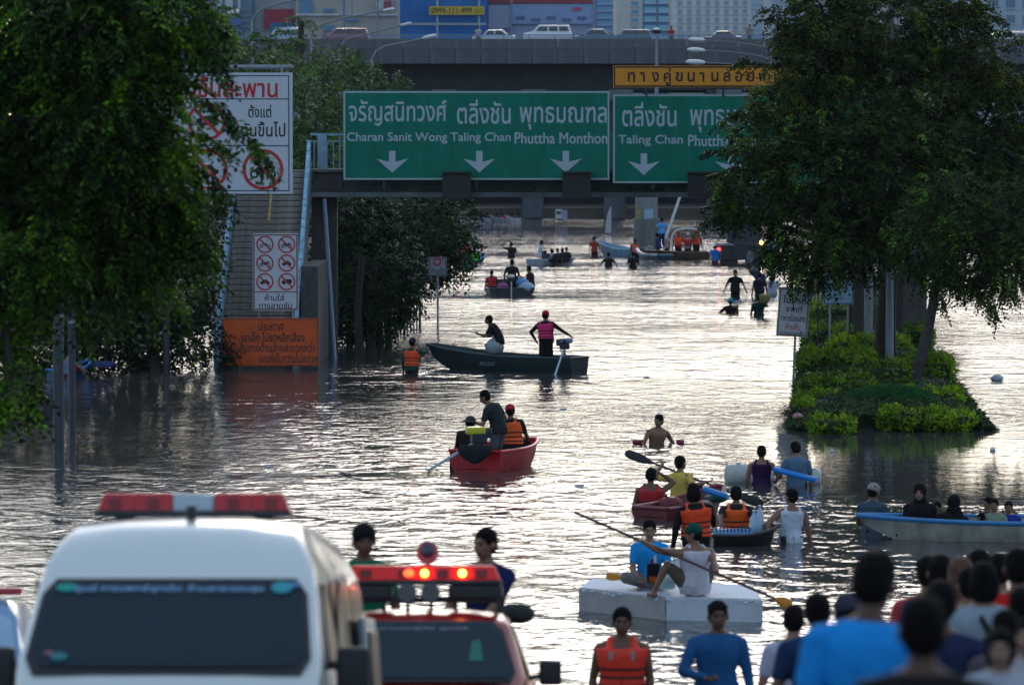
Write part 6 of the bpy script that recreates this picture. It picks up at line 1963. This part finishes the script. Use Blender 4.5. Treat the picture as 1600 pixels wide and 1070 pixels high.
person('paddling man in green cap and white vest top on the foam raft', 1083, 817, 57.2, 28, ('tank', (.62, .60, .66)), ('shorts', (.12, .095, .07)), skin='m', hat='cap', hatcol=(.01, .075, .055), hair='short', head=(50, 0), lean=(4, 2), legs=(((-.48, .22, -.10), (-1, .5, .9)), ((.35, .42, -.10), (.6, .3, .6))),
       wL=onq(1006), wR=onq(1122), Lh=(-1, 0, -.5), Rhint=(1, .4, -.4), hands='dLR', lod=0, thick=1.25, belly=.03)
# things on the raft
floppy('plastic_bag', 'white shopping bag between the two men on the raft', 'bag', 1056, 889, 57.6, .17, M('bag_bright', (.62, .72, .78), .35, var=.1, bump=.6), seed=21, squash=.8)
floppy('plastic_bag', 'plump white bag with green print behind the paddler’s knee'.replace('’', ''), 'bag', 1043, 908, 57.4, .13, M('bag_mint', (.5, .72, .70), .35, var=.15, bump=.6), seed=22, knot=False, squash=.9)
p = W(1021, 897, 57.5)
t = thing('backpack', 'black backpack with an orange pocket on the raft', 'backpack', p)
MB().box((0, 0, .02), (.18, .14, .27)).build('pack_body', cloth((.012, .014, .018)), t, bevel=.045, seg=3, smooth=True)
MB().box((-.01, -.075, -.06), (.10, .03, .08)).build('pocket', cloth((.55, .10, .02)), t, bevel=.012)
MB().tube([(.05, -.06, .13), (.07, -.1, .05), (.05, -.07, -.05)], .010, 6).build('strap', STRAP, t)
pz = W(947, 900, 58.4)
paddle('short orange paddle end poking out past the man in blue', W(985, 903, 58.3), pz, M('paddle_orange', (.68, .25, .01), .4), M('paddle_orange', (.68, .25, .01), .4), False, .022, .22, .055)
p = W(1008, 868, 58.1 - .16)

# ---- white boat with blue rim
A_ = G(1356, 846); Bq = A_ + Vector((4.6, -.35, 0))
A_.y += .65; Bq.y += .65
b9 = boat('white boat with a blue rim full of veiled women and children', Bq, A_, 1.35, .30, (.42, .41, .36), (.22, .24, .24), (.02, .20, .46), bow=.12, stern=.8, sheer=.07, rake=.3, seats=3, rail=.04)
person('man in grey cap standing at the bow of the blue rimmed boat', 1366, 754, 70.4, -35, ('tee', (.055, .085, .12)), ('long', BK), skin='d', hat='cap', hatcol=(.30, .27, .26), lod=1, L=(-.22, .28, .02), Rh=(.2, .3, .02), hands='d', lean=(6, 0), head=(-15, 0))
def bpt(px, off=0.0):     # distance of the boat's axis at that pixel column
    d = (Bq - A_); t_ = 0
    for k in range(60):
        q = A_ + d * k / 60
        if 800 + q.x * F / q.y < px: t_ = k / 60
    return (A_ + d * t_).y + off
person('veiled woman in black robe with her face turned to us', 1437, 755, bpt(1437, .1), 165, ('robe', BK), ('long', BK), skin='l', hair=None, hat='hijab', hatcol=(.006, .006, .007), legs='cross', lod=1, L=(-.08, .30, .1), Rh=(.08, .3, .1), hands='d')
person('figure wholly under a black veil in the middle of the boat', 1490, 772, bpt(1485, .05), 10, ('robe', BK), ('long', BK), skin='m', hair=None, hat='cloak', hatcol=(.006, .006, .007), legs='cross', lean=(18, 10), lod=1)
person('small child in dark clothes between the two veiled women', 1464, 783, bpt(1464, .25), 150, ('tee', (.04, .035, .04)), ('long', DK), skin='m', legs='cross', lod=1, scale=.72)
person('child in pale green shirt in the blue rimmed boat', 1553, 778, bpt(1553, -.1), 150, ('tee', (.22, .27, .20)), ('shorts', DK), skin='m', legs='cross', lod=1, scale=.84, head=(20, 0))
person('child with dark hair just behind the pale green shirt', 1543, 776, bpt(1543, .4), 120, ('tee', (.06, .06, .08)), ('shorts', DK), skin='m', legs='cross', lod=1, scale=.8)
person('child in royal blue top at the edge of the view', 1576, 782, bpt(1576, .3), 170, ('tee', (.02, .04, .30)), ('shorts', DK), skin='m', legs='cross', lod=1, scale=.78)
person('smallest child leaning on the blue rim beside a white bag', 1532, 800, bpt(1532, -.1), 60, ('tee', (.05, .03, .03)), ('shorts', DK), skin='m', legs='cross', lod=1, scale=.62)
floppy('plastic_bag', 'pale blue bag on the blue rim beside the smallest child', 'bag', 1524, 826, bpt(1524, -.25), .11, M('bag_paleblue', (.36, .50, .70), .4, var=.1, bump=.5), seed=31, knot=False)
floppy('plastic_bag', 'white bag lying in the bow of the blue rimmed boat', 'bag', 1400, 812, bpt(1400, .1), .15, bag_w, seed=32, squash=.5, knot=False)

# ---- floating rubbish
for i, (px, py, r_, lab) in enumerate(((1558, 591, .17, 'white plastic bag floating alone in the side channel'), (1274, 640, .13, 'white bag on top of the rubbish at the strip edge'), (1309, 640, .10, 'round white bag apart on the rubbish heap'), (1246, 654, .12, 'red and white bag lowest at the water edge of the strip'),
        (1276, 656, .10, 'small grey white bag below the topmost rubbish bag'), (1263, 586, .09, 'white scrap lying flat on the road side of the strip'), (1353, 643, .07, 'tiny pale cup among the withered plants'), (1300, 702, .05, 'tiny white scrap drifting on the dark water'), (1551, 700, .06, 'small white scrap on the dark water of the channel mouth'))):
    g = G(px, py + 4, .1 if i in (1, 2, 3, 4, 5, 6) else 0)
    floppy('litter_bag', lab, 'litter', px, py, g.y, r_, M('bag_redwhite', (.55, .25, .25), .5, var=.8, scale=12) if i == 3 else bag_w, z=(.22 if i in (1, 2, 3, 4, 5, 6) else r_ * .5), squash=.7 if i != 5 else .3, seed=40 + i, knot=(i != 0))

# ------------------------------------------------------------------ vehicles on the ramp
PR = math.atan(.12)
glass_d = M('tinted_glass', (.010, .028, .042), .08, spec=.25)
def shell(t, profile, halfw, levels, mat, x_top=None, name='body', nose_round=.10, L=5):
    """car body: profile = [(y, top z)], halfw(z, y) -> half width; rings across the car for rising y"""
    rings = []
    for y, zt_ in profile:
        pts = []
        zs_ = [z for z in levels if z < zt_ - .06] 
        zs_ = [levels[0]] + [z for z in levels[1:] if z < zt_ - .09] 
        while len(zs_) < len(levels): zs_.append(zt_ - .09 + .0001 * len(zs_))
        side = []
        for z in zs_: side.append((halfw(z, y), z))
        wt_ = halfw(zt_ - .09, y)
        arc = [(wt_ - .02, zt_ - .05), (wt_ - .07, zt_ - .015), (wt_ * .5, zt_ + .012), (0, zt_ + .02)]
        half = side + arc
        ring_ = [(x, y, z) for x, z in half] + [(-x, y, z) for x, z in reversed(half[:-1])]
        rings.append(ring_)
    return MB().loft(rings).build(name, mat, t, smooth=True)

def on_slope(name, label, cat, X, Yf, yaw, group=None):
    t = thing(name, label, cat, (X, Yf, ramp_z(Yf)), 0, group)
    t.rotation_euler = (Matrix.Rotation(-PR, 3, 'X') @ Matrix.Rotation(yaw, 3, 'Z')).to_euler()
    return t
def wheels(t, ys, hw, r=.34):
    for y in ys:
        for s in (-1, 1):
            w = MB().tube([(s * (hw - .10), y, r), (s * (hw + .09), y, r)], r, 26).build('wheel', rubber, t, bevel=.03, smooth=True)
            MB().tube([(s * (hw + .08), y, r), (s * (hw + .10), y, r)], r * .6, 18).build('rim', steel, w, smooth=True)
# white ambulance van
white_v = M('van_white', (.80, .83, .79), .22, var=.03, scale=2, coat=.6)
van = on_slope('ambulance_van', 'large white high roof van with a red and white light bar, nearest vehicle', 'van', -1.90, 22.75, -R(.6))
vp = [(0, .70), (.04, .96), (.16, 1.11), (.36, 1.29), (.58, 1.48), (.80, 1.67), (.95, 1.83), (1.12, 1.945), (1.4, 2.015), (2.0, 2.05), (4.6, 2.06), (5.1, 2.02), (5.32, 1.88), (5.36, 1.0)]
def vhw(z, y):
    w = .85 + .05 * min(1, max(0, y - .9)) if z < 1.15 else .85 + .05 * min(1, max(0, y - .9)) - (z - 1.15) * .13
    if z > 1.72: w -= (z - 1.72) * .40
    if y < .3: w -= .06 * (1 - y / .3)
    return w
shell(van, vp, vhw, [.28, .5, .8, 1.1, 1.3, 1.5, 1.75, 1.9], white_v)
def screen(t, y0, z0, y1, z1, w0, w1, mat, name='windscreen', bowd=.05, off=.012, corner=.06):
    """curved glass across the front"""
    n = 14
    nrm = Vector((0, -(z1 - z0), (y1 - y0))).normalized()
    vs, fs = [], []
    for j in range(7):
        v = j / 6
        w = w0 + (w1 - w0) * v
        if j in (0, 6): w -= corner
        y = y0 + (y1 - y0) * v; z = z0 + (z1 - z0) * v
        for i in range(n + 1):
            u = -1 + 2 * i / n
            p = Vector((w * u, y + bowd * u * u, z)) + nrm * off
            vs.append(p)
    for j in range(6):
        for i in range(n):
            a = j * (n + 1) + i
            fs.append((a, a + 1, a + n + 2, a + n + 1))
    k = len(vs)
    vs += [p - nrm * .02 for p in vs[:k]]
    fs2 = [tuple(reversed([i + k for i in f])) for f in fs]
    rim = [i for i in range(n + 1)] + [(j + 1) * (n + 1) - 1 for j in range(1, 7)] + [6 * (n + 1) + i for i in range(n - 1, -1, -1)] + [j * (n + 1) for j in range(5, 0, -1)]
    side = [(rim[i], rim[(i + 1) % len(rim)], rim[(i + 1) % len(rim)] + k, rim[i] + k) for i in range(len(rim))]
    return MB().add(vs, fs + fs2 + side).build(name, mat, t, smooth=True)
# cowl at y .26,z 1.14 ; header at y .92,z 1.83
VW = ((.20, 1.11), (.86, 1.80))
screen(van, .19, 1.14, .80, 1.67, .80, .735, M('screen_border', (.008, .010, .016), .25), 'windscreen_surround', .02, .026)
screen(van, .225, 1.17, .765, 1.64, .765, .705, glass_d, 'windscreen', .02, .036)
def on_screen(t, u, v, off=.05):
    y = .225 + (.765 - .225) * v; z = 1.17 + (1.64 - 1.17) * v
    nrm = Vector((0, -(1.64 - 1.17), .54)).normalized()
    return Vector((u, y + .02 * (u / .75) ** 2, z)) + nrm * off
scr_rot = Matrix.Rotation(-math.atan2(.54, .47), 3, 'X')
cyan_l = M('cyan_lettering', (.22, .42, .62), .5)
for s, u0, u1 in (('ศูนย์.การแพทย์ฉุกเฉิน', -.56, .04), ('ด้านสาธารณสุข', .07, .50)):
    o = lettering(van, s, u0, u1, -.035, .035, 0, cyan_l, .03)
    o.location = on_screen(van, 0, .90, .047); o.rotation_euler = scr_rot.to_euler()
def sticker(u, v, w, h, col, nm='sticker'):
    p = on_screen(van, u, v, .045)
    o = MB().prism([(w * cos(2 * pi * k / 16), 0, h * sin(2 * pi * k / 16)) for k in range(16)], (0, -.003, 0)).build(nm, M('sticker_%d_%d' % (col[1] * 99, col[2] * 99), col, .4), van)
    o.location = p; o.rotation_euler = scr_rot.to_euler()
sticker(-.61, .92, .060, .035, (.0, .36, .28)); sticker(.60, .92, .06, .05, (.02, .36, .42)); sticker(.66, .955, .05, .022, (.12, .22, .45)); sticker(-.60, .10, .05, .035, (.02, .20, .22)); sticker(-.66, .14, .03, .02, (.25, .1, .15))
# things on the dashboard seen through the glass
m = MB(); m.box((-.35, .36, 1.13), (.34, .10, .07)); m.build('dashboard_item', M('dash_teal', (.02, .12, .13), .6), van, bevel=.02)
MB().box((0, .17, 1.055), (1.3, .06, .03)).build('wiper_cowl', black, van)
for s in (-1, 1): MB().beam((s * .12, .19, 1.10), (s * .12 + .55, .30, 1.22), .018).build('wiper', black, van)
# side glass and pillars
for (y0, y1, zb_, zt_, lab) in ((.95, 1.45, 1.18, 1.66, 'front_side_window'), (1.55, 2.25, 1.18, 1.68, 'side_window'), (2.35, 3.35, 1.18, 1.68, 'side_window'), (3.45, 4.9, 1.18, 1.68, 'side_window')):
    for s in (-1, 1):
        pts = [(s * (vhw(zb_, y0) + .006), y0, zb_), (s * (vhw(zb_, y1) + .006), y1, zb_), (s * (vhw(zt_, y1) + .006), y1, zt_), (s * (vhw(zt_, y0) + .006), y0 + (.22 if lab[0] == 'f' else 0), zt_)]
        MB().prism(pts, (s * .012, 0, 0)).build(lab, M('side_glass', (.008, .010, .012), .3, spec=.15), van)
for s in (-1, 1):
    MB().box((s * .87, 1.50, 1.42), (.02, .03, .55)).build('door_pillar', M('pillar_black', (.02, .02, .022), .5), van)
    MB().box((s * 1.0, .78, 1.17), (.19, .12, .27)).build('side_mirror', black, van, bevel=.035, seg=3, smooth=True)
    MB().beam((s * .85, .80, 1.2), (s * .95, .78, 1.2), .05).build('mirror_arm', black, van)
    MB().box((s * .862, 3.0, .85), (.02, 3.4, .05)).build('side_moulding', M('moulding_grey', (.2, .22, .24), .5), van)
    MB().box((s * .62, -.005, .74), (.34, .06, .2)).build('headlight', M('headlight', (.5, .52, .55), .1, coat=1), van, bevel=.03)
MB().box((0, -.02, .45), (1.6, .1, .26)).build('bumper', white_v, van, bevel=.04)
MB().box((0, -.03, .70), (.7, .05, .1)).build('grille', black, van)
MB().tube([(.02, 1.5, 2.02), (.02, 1.5, 2.12)], .03, 8).build('aerial_base', black, van)
wheels(van, (.95, 4.3), .76)
# van light bar
red_lens = M('red_lens', (.50, .008, .012), .2, coat=.5)
def lightbar(t, y, z, w, h=.13, d=.26, segs=4, lit=(), centre=True, mat=None, cx=0.0):
    mat = mat or red_lens
    t = MB().box((0, y, z), (w + .02, d + .03, .035)).build('light_bar', dark_steel, t, bevel=.01)
    t.location = (cx, 0, 0)
    for s in (-1, 1):
        cw = .13 if centre else .0
        seg_w = (w / 2 - cw) / 2
        for k in range(2):
            xa, xb = s * (cw + k * seg_w), s * (cw + (k + 1) * seg_w)
            sl_ = .045 if k == 1 else 0
            MB().loft([[(xa, y - d / 2, z + .02), (xa, y + d / 2, z + .02), (xa, y + d / 2 - .03, z + h), (xa, y - d / 2 + .03, z + h)],
                       [(xb, y - d / 2, z + .02), (xb, y + d / 2, z + .02), (xb - s * sl_, y + d / 2 - .03, z + h), (xb - s * sl_, y - d / 2 + .03, z + h)]]).build('lens', mat, t, bevel=.008)
            MB().box(((xa + xb) / 2, y - d / 2 + .01, z + h * .5), (seg_w * .3, .03, h * .5)).build('reflector', M('lens_dark', (.20, .006, .01), .25), t)
        MB().box((s * (w / 2 - .17), y, z - .06), (.12, .12, .10)).build('bar_foot', dark_steel, t)
    if centre: MB().box((0, y, z + h * .5), (.25, d - .02, h * .86)).build('speaker_box', M('bar_centre', (.42, .50, .55), .35), t, bevel=.012)
lightbar(van, 3.25, 2.13, 1.20, .13, cx=-.11)
MB().box((.985, 3.6, .92), (.05, 1.4, 1.15), mat=Matrix.Rotation(R(-4), 3, 'Y')).build('sliding_door', M('van_side', (.30, .38, .40), .4), van, bevel=.03, smooth=True)
MB().box((.98, 3.6, 1.22), (.06, 1.15, .38), mat=Matrix.Rotation(R(-4), 3, 'Y')).build('door_window', M('side_glass', (.008, .010, .012), .3), van, bevel=.02)

# red rescue pickup
red_v = M('pickup_red', (.30, .004, .007), .3, var=.05, coat=.15, spec=.25)
pk = on_slope('pickup_truck', 'dark red rescue pickup with lit red light bar beside the white van', 'pickup truck', -.72, 29.9, -R(1.0))
pp = [(0, .62), (.05, .85), (.35, .95), (1.15, .99), (1.27, 1.01), (1.9, 1.50), (2.05, 1.55), (2.4, 1.59), (3.05, 1.58), (3.25, 1.47), (3.42, .98), (3.44, .92)]
def phw(z, y):
    w = .84 if z < 1.02 else .84 - (z - 1.02) * .36
    if y < .3: w -= .08 * (1 - y / .3)
    return w
shell(pk, pp, phw, [.32, .5, .75, .95, 1.1, 1.3, 1.45], red_v)
screen(pk, 1.29, 1.03, 1.88, 1.485, .75, .60, M('screen_border', (.008, .010, .016), .25), 'windscreen_surround', .0, .034)
screen(pk, 1.32, 1.053, 1.85, 1.462, .72, .575, glass_d, 'windscreen', .0, .042)
o = lettering(pk, 'ห้าดาวรถกู้ภัย มูลนิธิ', -.40, .36, -.022, .022, 0, M('grey_print', (.28, .30, .34), .5), .02)
o.location = (0, 1.765, 1.455); o.rotation_euler = (-math.atan2(.52, .40), 0, 0)
o = MB().prism([(-.05, 0, -.14), (.06, 0, -.14), (.03, 0, .12), (-.03, 0, .10)], (0, -.003, 0)).build('green_pennant', M('pennant', (.0, .16, .10), .5), pk)
o.location = (.42, 1.56, 1.295); o.rotation_euler = (-math.atan2(.52, .40), 0, 0)
for s in (-1, 1):
    pts = [(s * (phw(1.08, 2) + .004), 1.75, 1.10), (s * (phw(1.08, 2) + .004), 3.1, 1.10), (s * (phw(1.48, 2) + .004), 3.0, 1.48), (s * (phw(1.48, 2) + .004), 2.1, 1.48)]
    MB().prism(pts, (s * .01, 0, 0)).build('side_window', glass_d, pk)
    MB().box((s * .98, 1.62, 1.12), (.17, .10, .19)).build('side_mirror', black, pk, bevel=.03, seg=3, smooth=True)
    MB().beam((s * .82, 1.64, 1.08), (s * .92, 1.62, 1.1), .04).build('mirror_arm', black, pk)
    MB().box((s * .80, 4.35, .80), (.07, 1.9, .5)).build('bed_side', red_v, pk, bevel=.02)
    MB().box((s * .60, -.0, .72), (.32, .06, .18)).build('headlight', M('headlight', (.5, .52, .55), .1), pk, bevel=.03)
MB().box((0, 4.35, .52), (1.6, 1.9, .08)).build('bed_floor', dark_steel, pk)
MB().box((0, 5.3, .78), (1.66, .07, .5)).build('tailgate', red_v, pk, bevel=.02)
MB().box((0, -.03, .45), (1.6, .12, .2)).build('bumper', black, pk, bevel=.03)
wheels(pk, (.85, 4.1), .74)
# rack with lamps, speakers and the lit bar
m = MB()
for y in (2.25, 2.95): m.beam((-.58, y, 1.68), (.62, y, 1.68), .04)
for s in (-.55, .58):
    m.beam((s, 2.2, 1.68), (s, 3.0, 1.68), .04)
    for y in (2.25, 2.95): m.beam((s, y, 1.57), (s, y, 1.68), .035)
for x in (-.3, -.12, .06, .25): m.beam((x, 2.25, 1.58), (x, 2.25, 1.74), .03)
m.build('roof_rack', black, pk)
for x in (-.12, .06):
    MB().tube([(x, 2.18, 1.73), (x, 2.1, 1.73)], [.05, .075], 12).build('siren_horn', M('horn_grey', (.10, .10, .11), .4, .3), pk, smooth=True)
MB().box((.40, 2.35, 1.73), (.42, .3, .12)).build('equipment_box', black, pk, bevel=.03)
MB().box((-.42, 2.35, 1.73), (.36, .3, .12)).build('equipment_box', black, pk, bevel=.03)
lit_lens = M('red_lens_lit', (.55, .01, .012), .25, emit=(1, .02, .01, .14))
lightbar(pk, 2.35, 1.81, 1.18, .13, .28, centre=False, mat=lit_lens)
for x in (.0, -.18, .48 - .48 + .27 + .12 - .10,): 
    pass
for x, st in ((-.11, 4), (.01, 26), (.30, 30)):
    MB().sphere((x, 2.20, 1.88), (.028, .02, .028) if st > 5 else (.04, .02, .03), 10, 7).build('lit_lamp', M('lamp_fire%d' % st, (1, .4, .05), .3, emit=(1, .22 if st > 5 else .06, .02, st)), pk, smooth='all')
MB().tube([(.02, 2.7, 1.68), (.02, 2.7, 1.98)], .018, 8).build('spotlight_pole', dark_steel, pk)
MB().sphere((.02, 2.62, 2.06), (.085, .07, .085), 16, 12).build('spotlight', M('spotlight_shell', (.05, .06, .09), .2, .3, coat=.5), pk, smooth='all')
MB().tube([(.02, 2.60, 2.04), (.02, 2.57, 2.04)], [.084, .087], 18).build('spotlight_ring', red_lens, pk, smooth=True)
# pale blue car beyond the van
lv = on_slope('parked_car', 'pale blue and white car cut off by the view edge beyond the van', 'car', -4.55, 31.2, 0)
lm = M('car_paleblue', (.30, .48, .66), .25, var=.1, coat=.5)
lp = [(0, .6), (.05, .72), (.6, .90), (1.1, 1.0), (1.25, 1.08), (1.5, 1.30), (1.8, 1.54), (2.1, 1.70), (3.1, 1.72), (3.6, 1.52), (4.0, 1.1), (4.4, 1.0), (4.45, .7)]
shell(lv, lp, lambda z, y: (.84 if z < .95 else .84 - (z - .95) * .38) - (.08 * (1 - y / .3) if y < .3 else 0), [.25, .45, .65, .85, 1.0, 1.2], lm)
screen(lv, 1.26, 1.10, 1.95, 1.62, .74, .62, M('screen_sky_reflection', (.16, .34, .56), .08, coat=1), 'windscreen', .03, .02)  # reflected sky put into the glass colour
MB().box((0, .6, .95), (1.55, 1.1, .06)).build('bonnet', black, lv, bevel=.02)
MB().box((0, .0, .5), (1.6, .15, .45)).build('bumper', black, lv, bevel=.04)
for s in (-1, 1):
    MB().box((s * .95, 1.55, 1.0), (.16, .1, .14)).build('side_mirror', black, lv, bevel=.03)
    MB().prism([(s * .845, 1.7, 1.0), (s * .845, 3.4, 1.0), (s * .70, 3.2, 1.34), (s * .70, 2.2, 1.36)], (s * .01, 0, 0)).build('side_window', glass_d, lv)
wheels(lv, (.8, 3.6), .74, .31)
MB().box((.2, 2.2, 1.76), (.9, .2, .06)).build('roof_light', red_lens, lv, bevel=.02)

# ------------------------------------------------------------------ people on the ramp
person('man in green tee and black cap standing behind the white van', 569, 817, 34.4, 200, ('tee', (.0, .16, .08)), ('long', DK), skin='d', hair='short', hat='capback', hatcol=BK, lod=0, head=(-10, 0), thick=1.05, scale=1.04)
person('man in navy tee seen in half profile above the red light bar', 757, 823, 34.6, 150, ('tee', (.012, .02, .085)), ('long', DK), skin='m', hair='short', lod=0, head=(-8, 0), thick=1.08, scale=1.03, L=(-.14, .36, .0), Rh=(.26, .30, -.02))
floppy('dark_bundle', 'dark shaggy bundle carried beside the man in navy tee', 'bundle', 806, 956, 34.2, .16, M('bundle_dark', (.03, .035, .035), .9, var=.6, scale=20, bump=1), seed=51, squash=.6, knot=False)
def bystander(label, px, py, Y, yaw, onkerb=False, **k):
    zt_ = W(px, py, Y).z; base = ramp_z(Y) + (.28 if onkerb else 0)
    sc = max(.55, min(1.14, (zt_ - base) / 1.68))
    return person(label, px, py, Y, yaw, scale=k.pop('scale', sc), **k)
bystander('man in orange life vest with grey reflective patches walking towards us', 972, 947, 38.6, 178, top=('tank', (.10, .10, .11)), bot=('long', DK), skin='d', vest=(.95, .045, .015), lod=0, L=(-.26, .05, -.12), Rh=(.27, .02, -.12), head=(0, 0))
bystander('man in plain blue long sleeved shirt facing us', 1122, 937, 38.8, 176, top=('long', (.02, .11, .28)), bot=('long', DK), skin='d', lod=0, L=(-.30, .04, -.12), Rh=(.10, .24, .12), Rhint=(1, -.3, -.3), head=(8, 0), hands='dR')
bystander('short haired man in lilac white shirt seen from behind', 1241, 944, 34.5, 15, top=('tee', (.50, .52, .66)), bot=('long', DK), skin='l', lod=1, head=(-30, 10), thick=1.1)
bystander('dark haired man with navy collar partly hidden by the big blue shirt', 1277, 924, 28.5, 0, onkerb=False, top=('tee', (.02, .05, .12)), bot=('long', DK), skin='m', lod=1)
bystander('person in grey cap just behind the largest dark head', 1324, 926, 28, 10, top=('tee', (.10, .11, .16)), bot=('long', DK), skin='m', lod=1, hat='cap', hatcol=(.045, .05, .075))
bystander('man in bright blue shirt with spiky hair, large and out of focus', 1366, 862, 17.4, 8, top=('tee', (.015, .30, .78)), bot=('long', DK), skin='x', hair='spiky', lod=0, head=(-25, 14), lean=(6, 6), thick=1.12)
bystander('person in black with a very dark rounded head, closest of all', 1442, 927, 13.6, -5, top=('tee', (.012, .012, .014)), bot=('long', DK), skin='x', hair='short', lod=0, thick=1.15)
bystander('person with dark hair and a sliver of red and white collar', 1449, 866, 31.5, 10, onkerb=True, top=('tee', (.5, .06, .07)), bot=('long', DK), skin='m', lod=1)
bystander('dark haired person in royal blue between the blue shirt and brown hair', 1469, 864, 30.5, 0, onkerb=True, top=('tee', (.01, .05, .22)), bot=('long', DK), skin='m', lod=1)
bystander('woman with wavy brown hair in the crowd', 1499, 868, 29.5, 20, onkerb=True, top=('tee', (.20, .09, .05)), bot=('long', DK), skin='m', lod=1, hair='long', hairm=HAIRB)
bystander('dark head glimpsed behind the woman with the shoulder strap', 1529, 856, 33.5, 0, onkerb=True, top=('tee', (.05, .05, .06)), bot=('long', DK), skin='m', lod=1)
sw_ = bystander('woman in pale grey tee with a black shoulder strap', 1536, 876, 26.0, 0, onkerb=True, top=('tee', (.30, .36, .42)), bot=('long', DK), skin='m', lod=1, hair='bob', head=(8, 0))
B_s, Rz_s, org_s, sc_s = t_B[sw_.name]
m = MB()
P = [B_s.neck + Vector(q) for q in ((-.05, -.02, .02), (-.02, -.13, -.08), (.08, -.145, -.25), (.18, -.12, -.42))]
m.tube(P, .022, 8).build('shoulder_strap', STRAP, sw_, smooth=True)
bystander('dark haired onlooker between the strap woman and the red shirt', 1562, 862, 32.5, 0, onkerb=True, top=('tee', (.04, .04, .05)), bot=('long', DK), skin='m', lod=1)
bystander('broad onlooker in a bright red shirt at the view edge', 1590, 854, 26.5, 5, onkerb=True, top=('tee', (.55, .015, .015)), bot=('long', DK), skin='d', lod=1, thick=1.15)
bystander('person in red shirt half hidden beside the black clad one', 1499, 908, 30, -5, onkerb=True, top=('tee', (.60, .02, .025)), bot=('long', DK), skin='m', lod=1)
bystander('dark haired child low in the corner of the crowd', 1569, 950, 20.5, 20, onkerb=True, top=('tee', (.10, .08, .10)), bot=('long', DK), skin='m', lod=1, hair='bob')
bystander('small child with round face turned back to us', 1563, 981, 18.5, 170, onkerb=True, top=('tee', (.42, .44, .50)), bot=('long', DK), skin='l', lod=1, hair='bob')
bystander('child whose face is cut by the view edge', 1608, 962, 19.5, 150, onkerb=True, top=('tee', (.45, .42, .46)), bot=('long', DK), skin='l', lod=1)
lvm = [o for o in bpy.data.objects if o.type == 'EMPTY' and o.get('label', '').startswith('man in orange life vest with grey')][0]
B_v = t_B[lvm.name][0]
vest_o = [o for o in lvm.children if o.name.startswith('life_vest')][0]
patch_m = M('reflective_patch', (.34, .31, .30), .5)
for s_, z_ in ((-1, .345), (1, .345), (.35, .04)):
    p_, q_ = B_v.sp(z_)
    MB().box(p_ + q_ @ Vector((s_ * .095, .160, 0)), (.045, .012, .075)).build('reflective_patch', patch_m, vest_o, bevel=.004)
p_, q_ = B_v.sp(.2)
MB().box(p_ + q_ @ Vector((0, .158, 0)), (.012, .012, .36)).build('zip', M('zip_red', (.35, .02, .01), .5), vest_o)
tm_ = [o for o in bpy.data.objects if o.type == 'EMPTY' and o.get('label', '').startswith('seated man in bright blue tee')][0]
B_t = t_B[tm_.name][0]
p_, q_ = B_t.sp(.24)
for dx_, cc_, h_ in ((-.045, (.08, .03, .10), .15), (-.085, (.62, .66, .70), .17)):
    MB().box(p_ + q_ @ Vector((dx_, .138, 0)), (.035, .012, h_)).build('shirt_print', M('print_%d' % (cc_[0] * 99), cc_, .7), tm_, bevel=.003)
# a few bits of floating litter and foam on the open water
rr = random.Random(77)
foam_m = M('foam_scrap', (.55, .56, .55), .8)
for i, (px, py, lab) in enumerate(((505, 640, 'tiny pale foam scrap on the water between the orange board and the red boat'), (880, 640, 'tiny pale foam scrap drifting beyond the red boat bow'), (1010, 590, 'pale scrap in the bright water towards the median'), (420, 730, 'pale scrap on the dark ripples above the van light bar'), (905, 760, 'pale scrap between the red boat and the paddlers'))):
    g_ = G(px, py)
    t = thing('foam_scrap', lab, 'litter', g_, rr.uniform(0, 3))
    MB().box((0, 0, .01), (.16, .10, .05)).build('foam', foam_m, t, bevel=.012)
bystander('dark haired onlooker squeezed between brown hair and the strap woman', 1514, 884, 28.5, 12, onkerb=True, top=('tee', (.03, .03, .04)), bot=('long', DK), skin='m', lod=1)
bystander('onlooker in dark blue behind the black clad figure', 1470, 905, 23.5, -10, top=('tee', (.02, .03, .08)), bot=('long', DK), skin='d', lod=1)
bystander('onlooker in black tee at the view edge below the broad red shirt', 1596, 915, 23.5, 0, onkerb=True, top=('tee', (.015, .015, .02)), bot=('long', DK), skin='d', lod=1)
# people on the overpass
for px, py, cc, lab in ((1049, 41, (.40, .05, .04), 'person in red leaning on the overpass railing'), (1171, 38, (.30, .22, .20), 'person in tan top standing alone on the overpass by the leaves'), (747, 41, (.52, .42, .44), 'person in pale pink beside the white saloon on the overpass')):
    person(lab, px, py, YO + 1.2, 180, ('tee', cc), ('long', DK), skin='m', lod=2)
bake_people()
# ------------------------------------------------------------------ haze
hz = bpy.data.materials.new('haze')
hz.use_nodes = True
hn = hz.node_tree
hn.nodes.remove(hn.nodes['Principled BSDF'])
pv_ = hn.nodes.new('ShaderNodeVolumePrincipled')
pv_.inputs['Color'].default_value = (.80, .90, 1.0, 1)
pv_.inputs['Density'].default_value = 0.00006
pv_.inputs['Anisotropy'].default_value = 0.2
hn.links.new(pv_.outputs[0], hn.nodes['Material Output'].inputs['Volume'])
ho_ = MB().box((0, 1050, 18), (3100, 2900, 44)).build('haze', hz)
tag(ho_, kind='stuff')
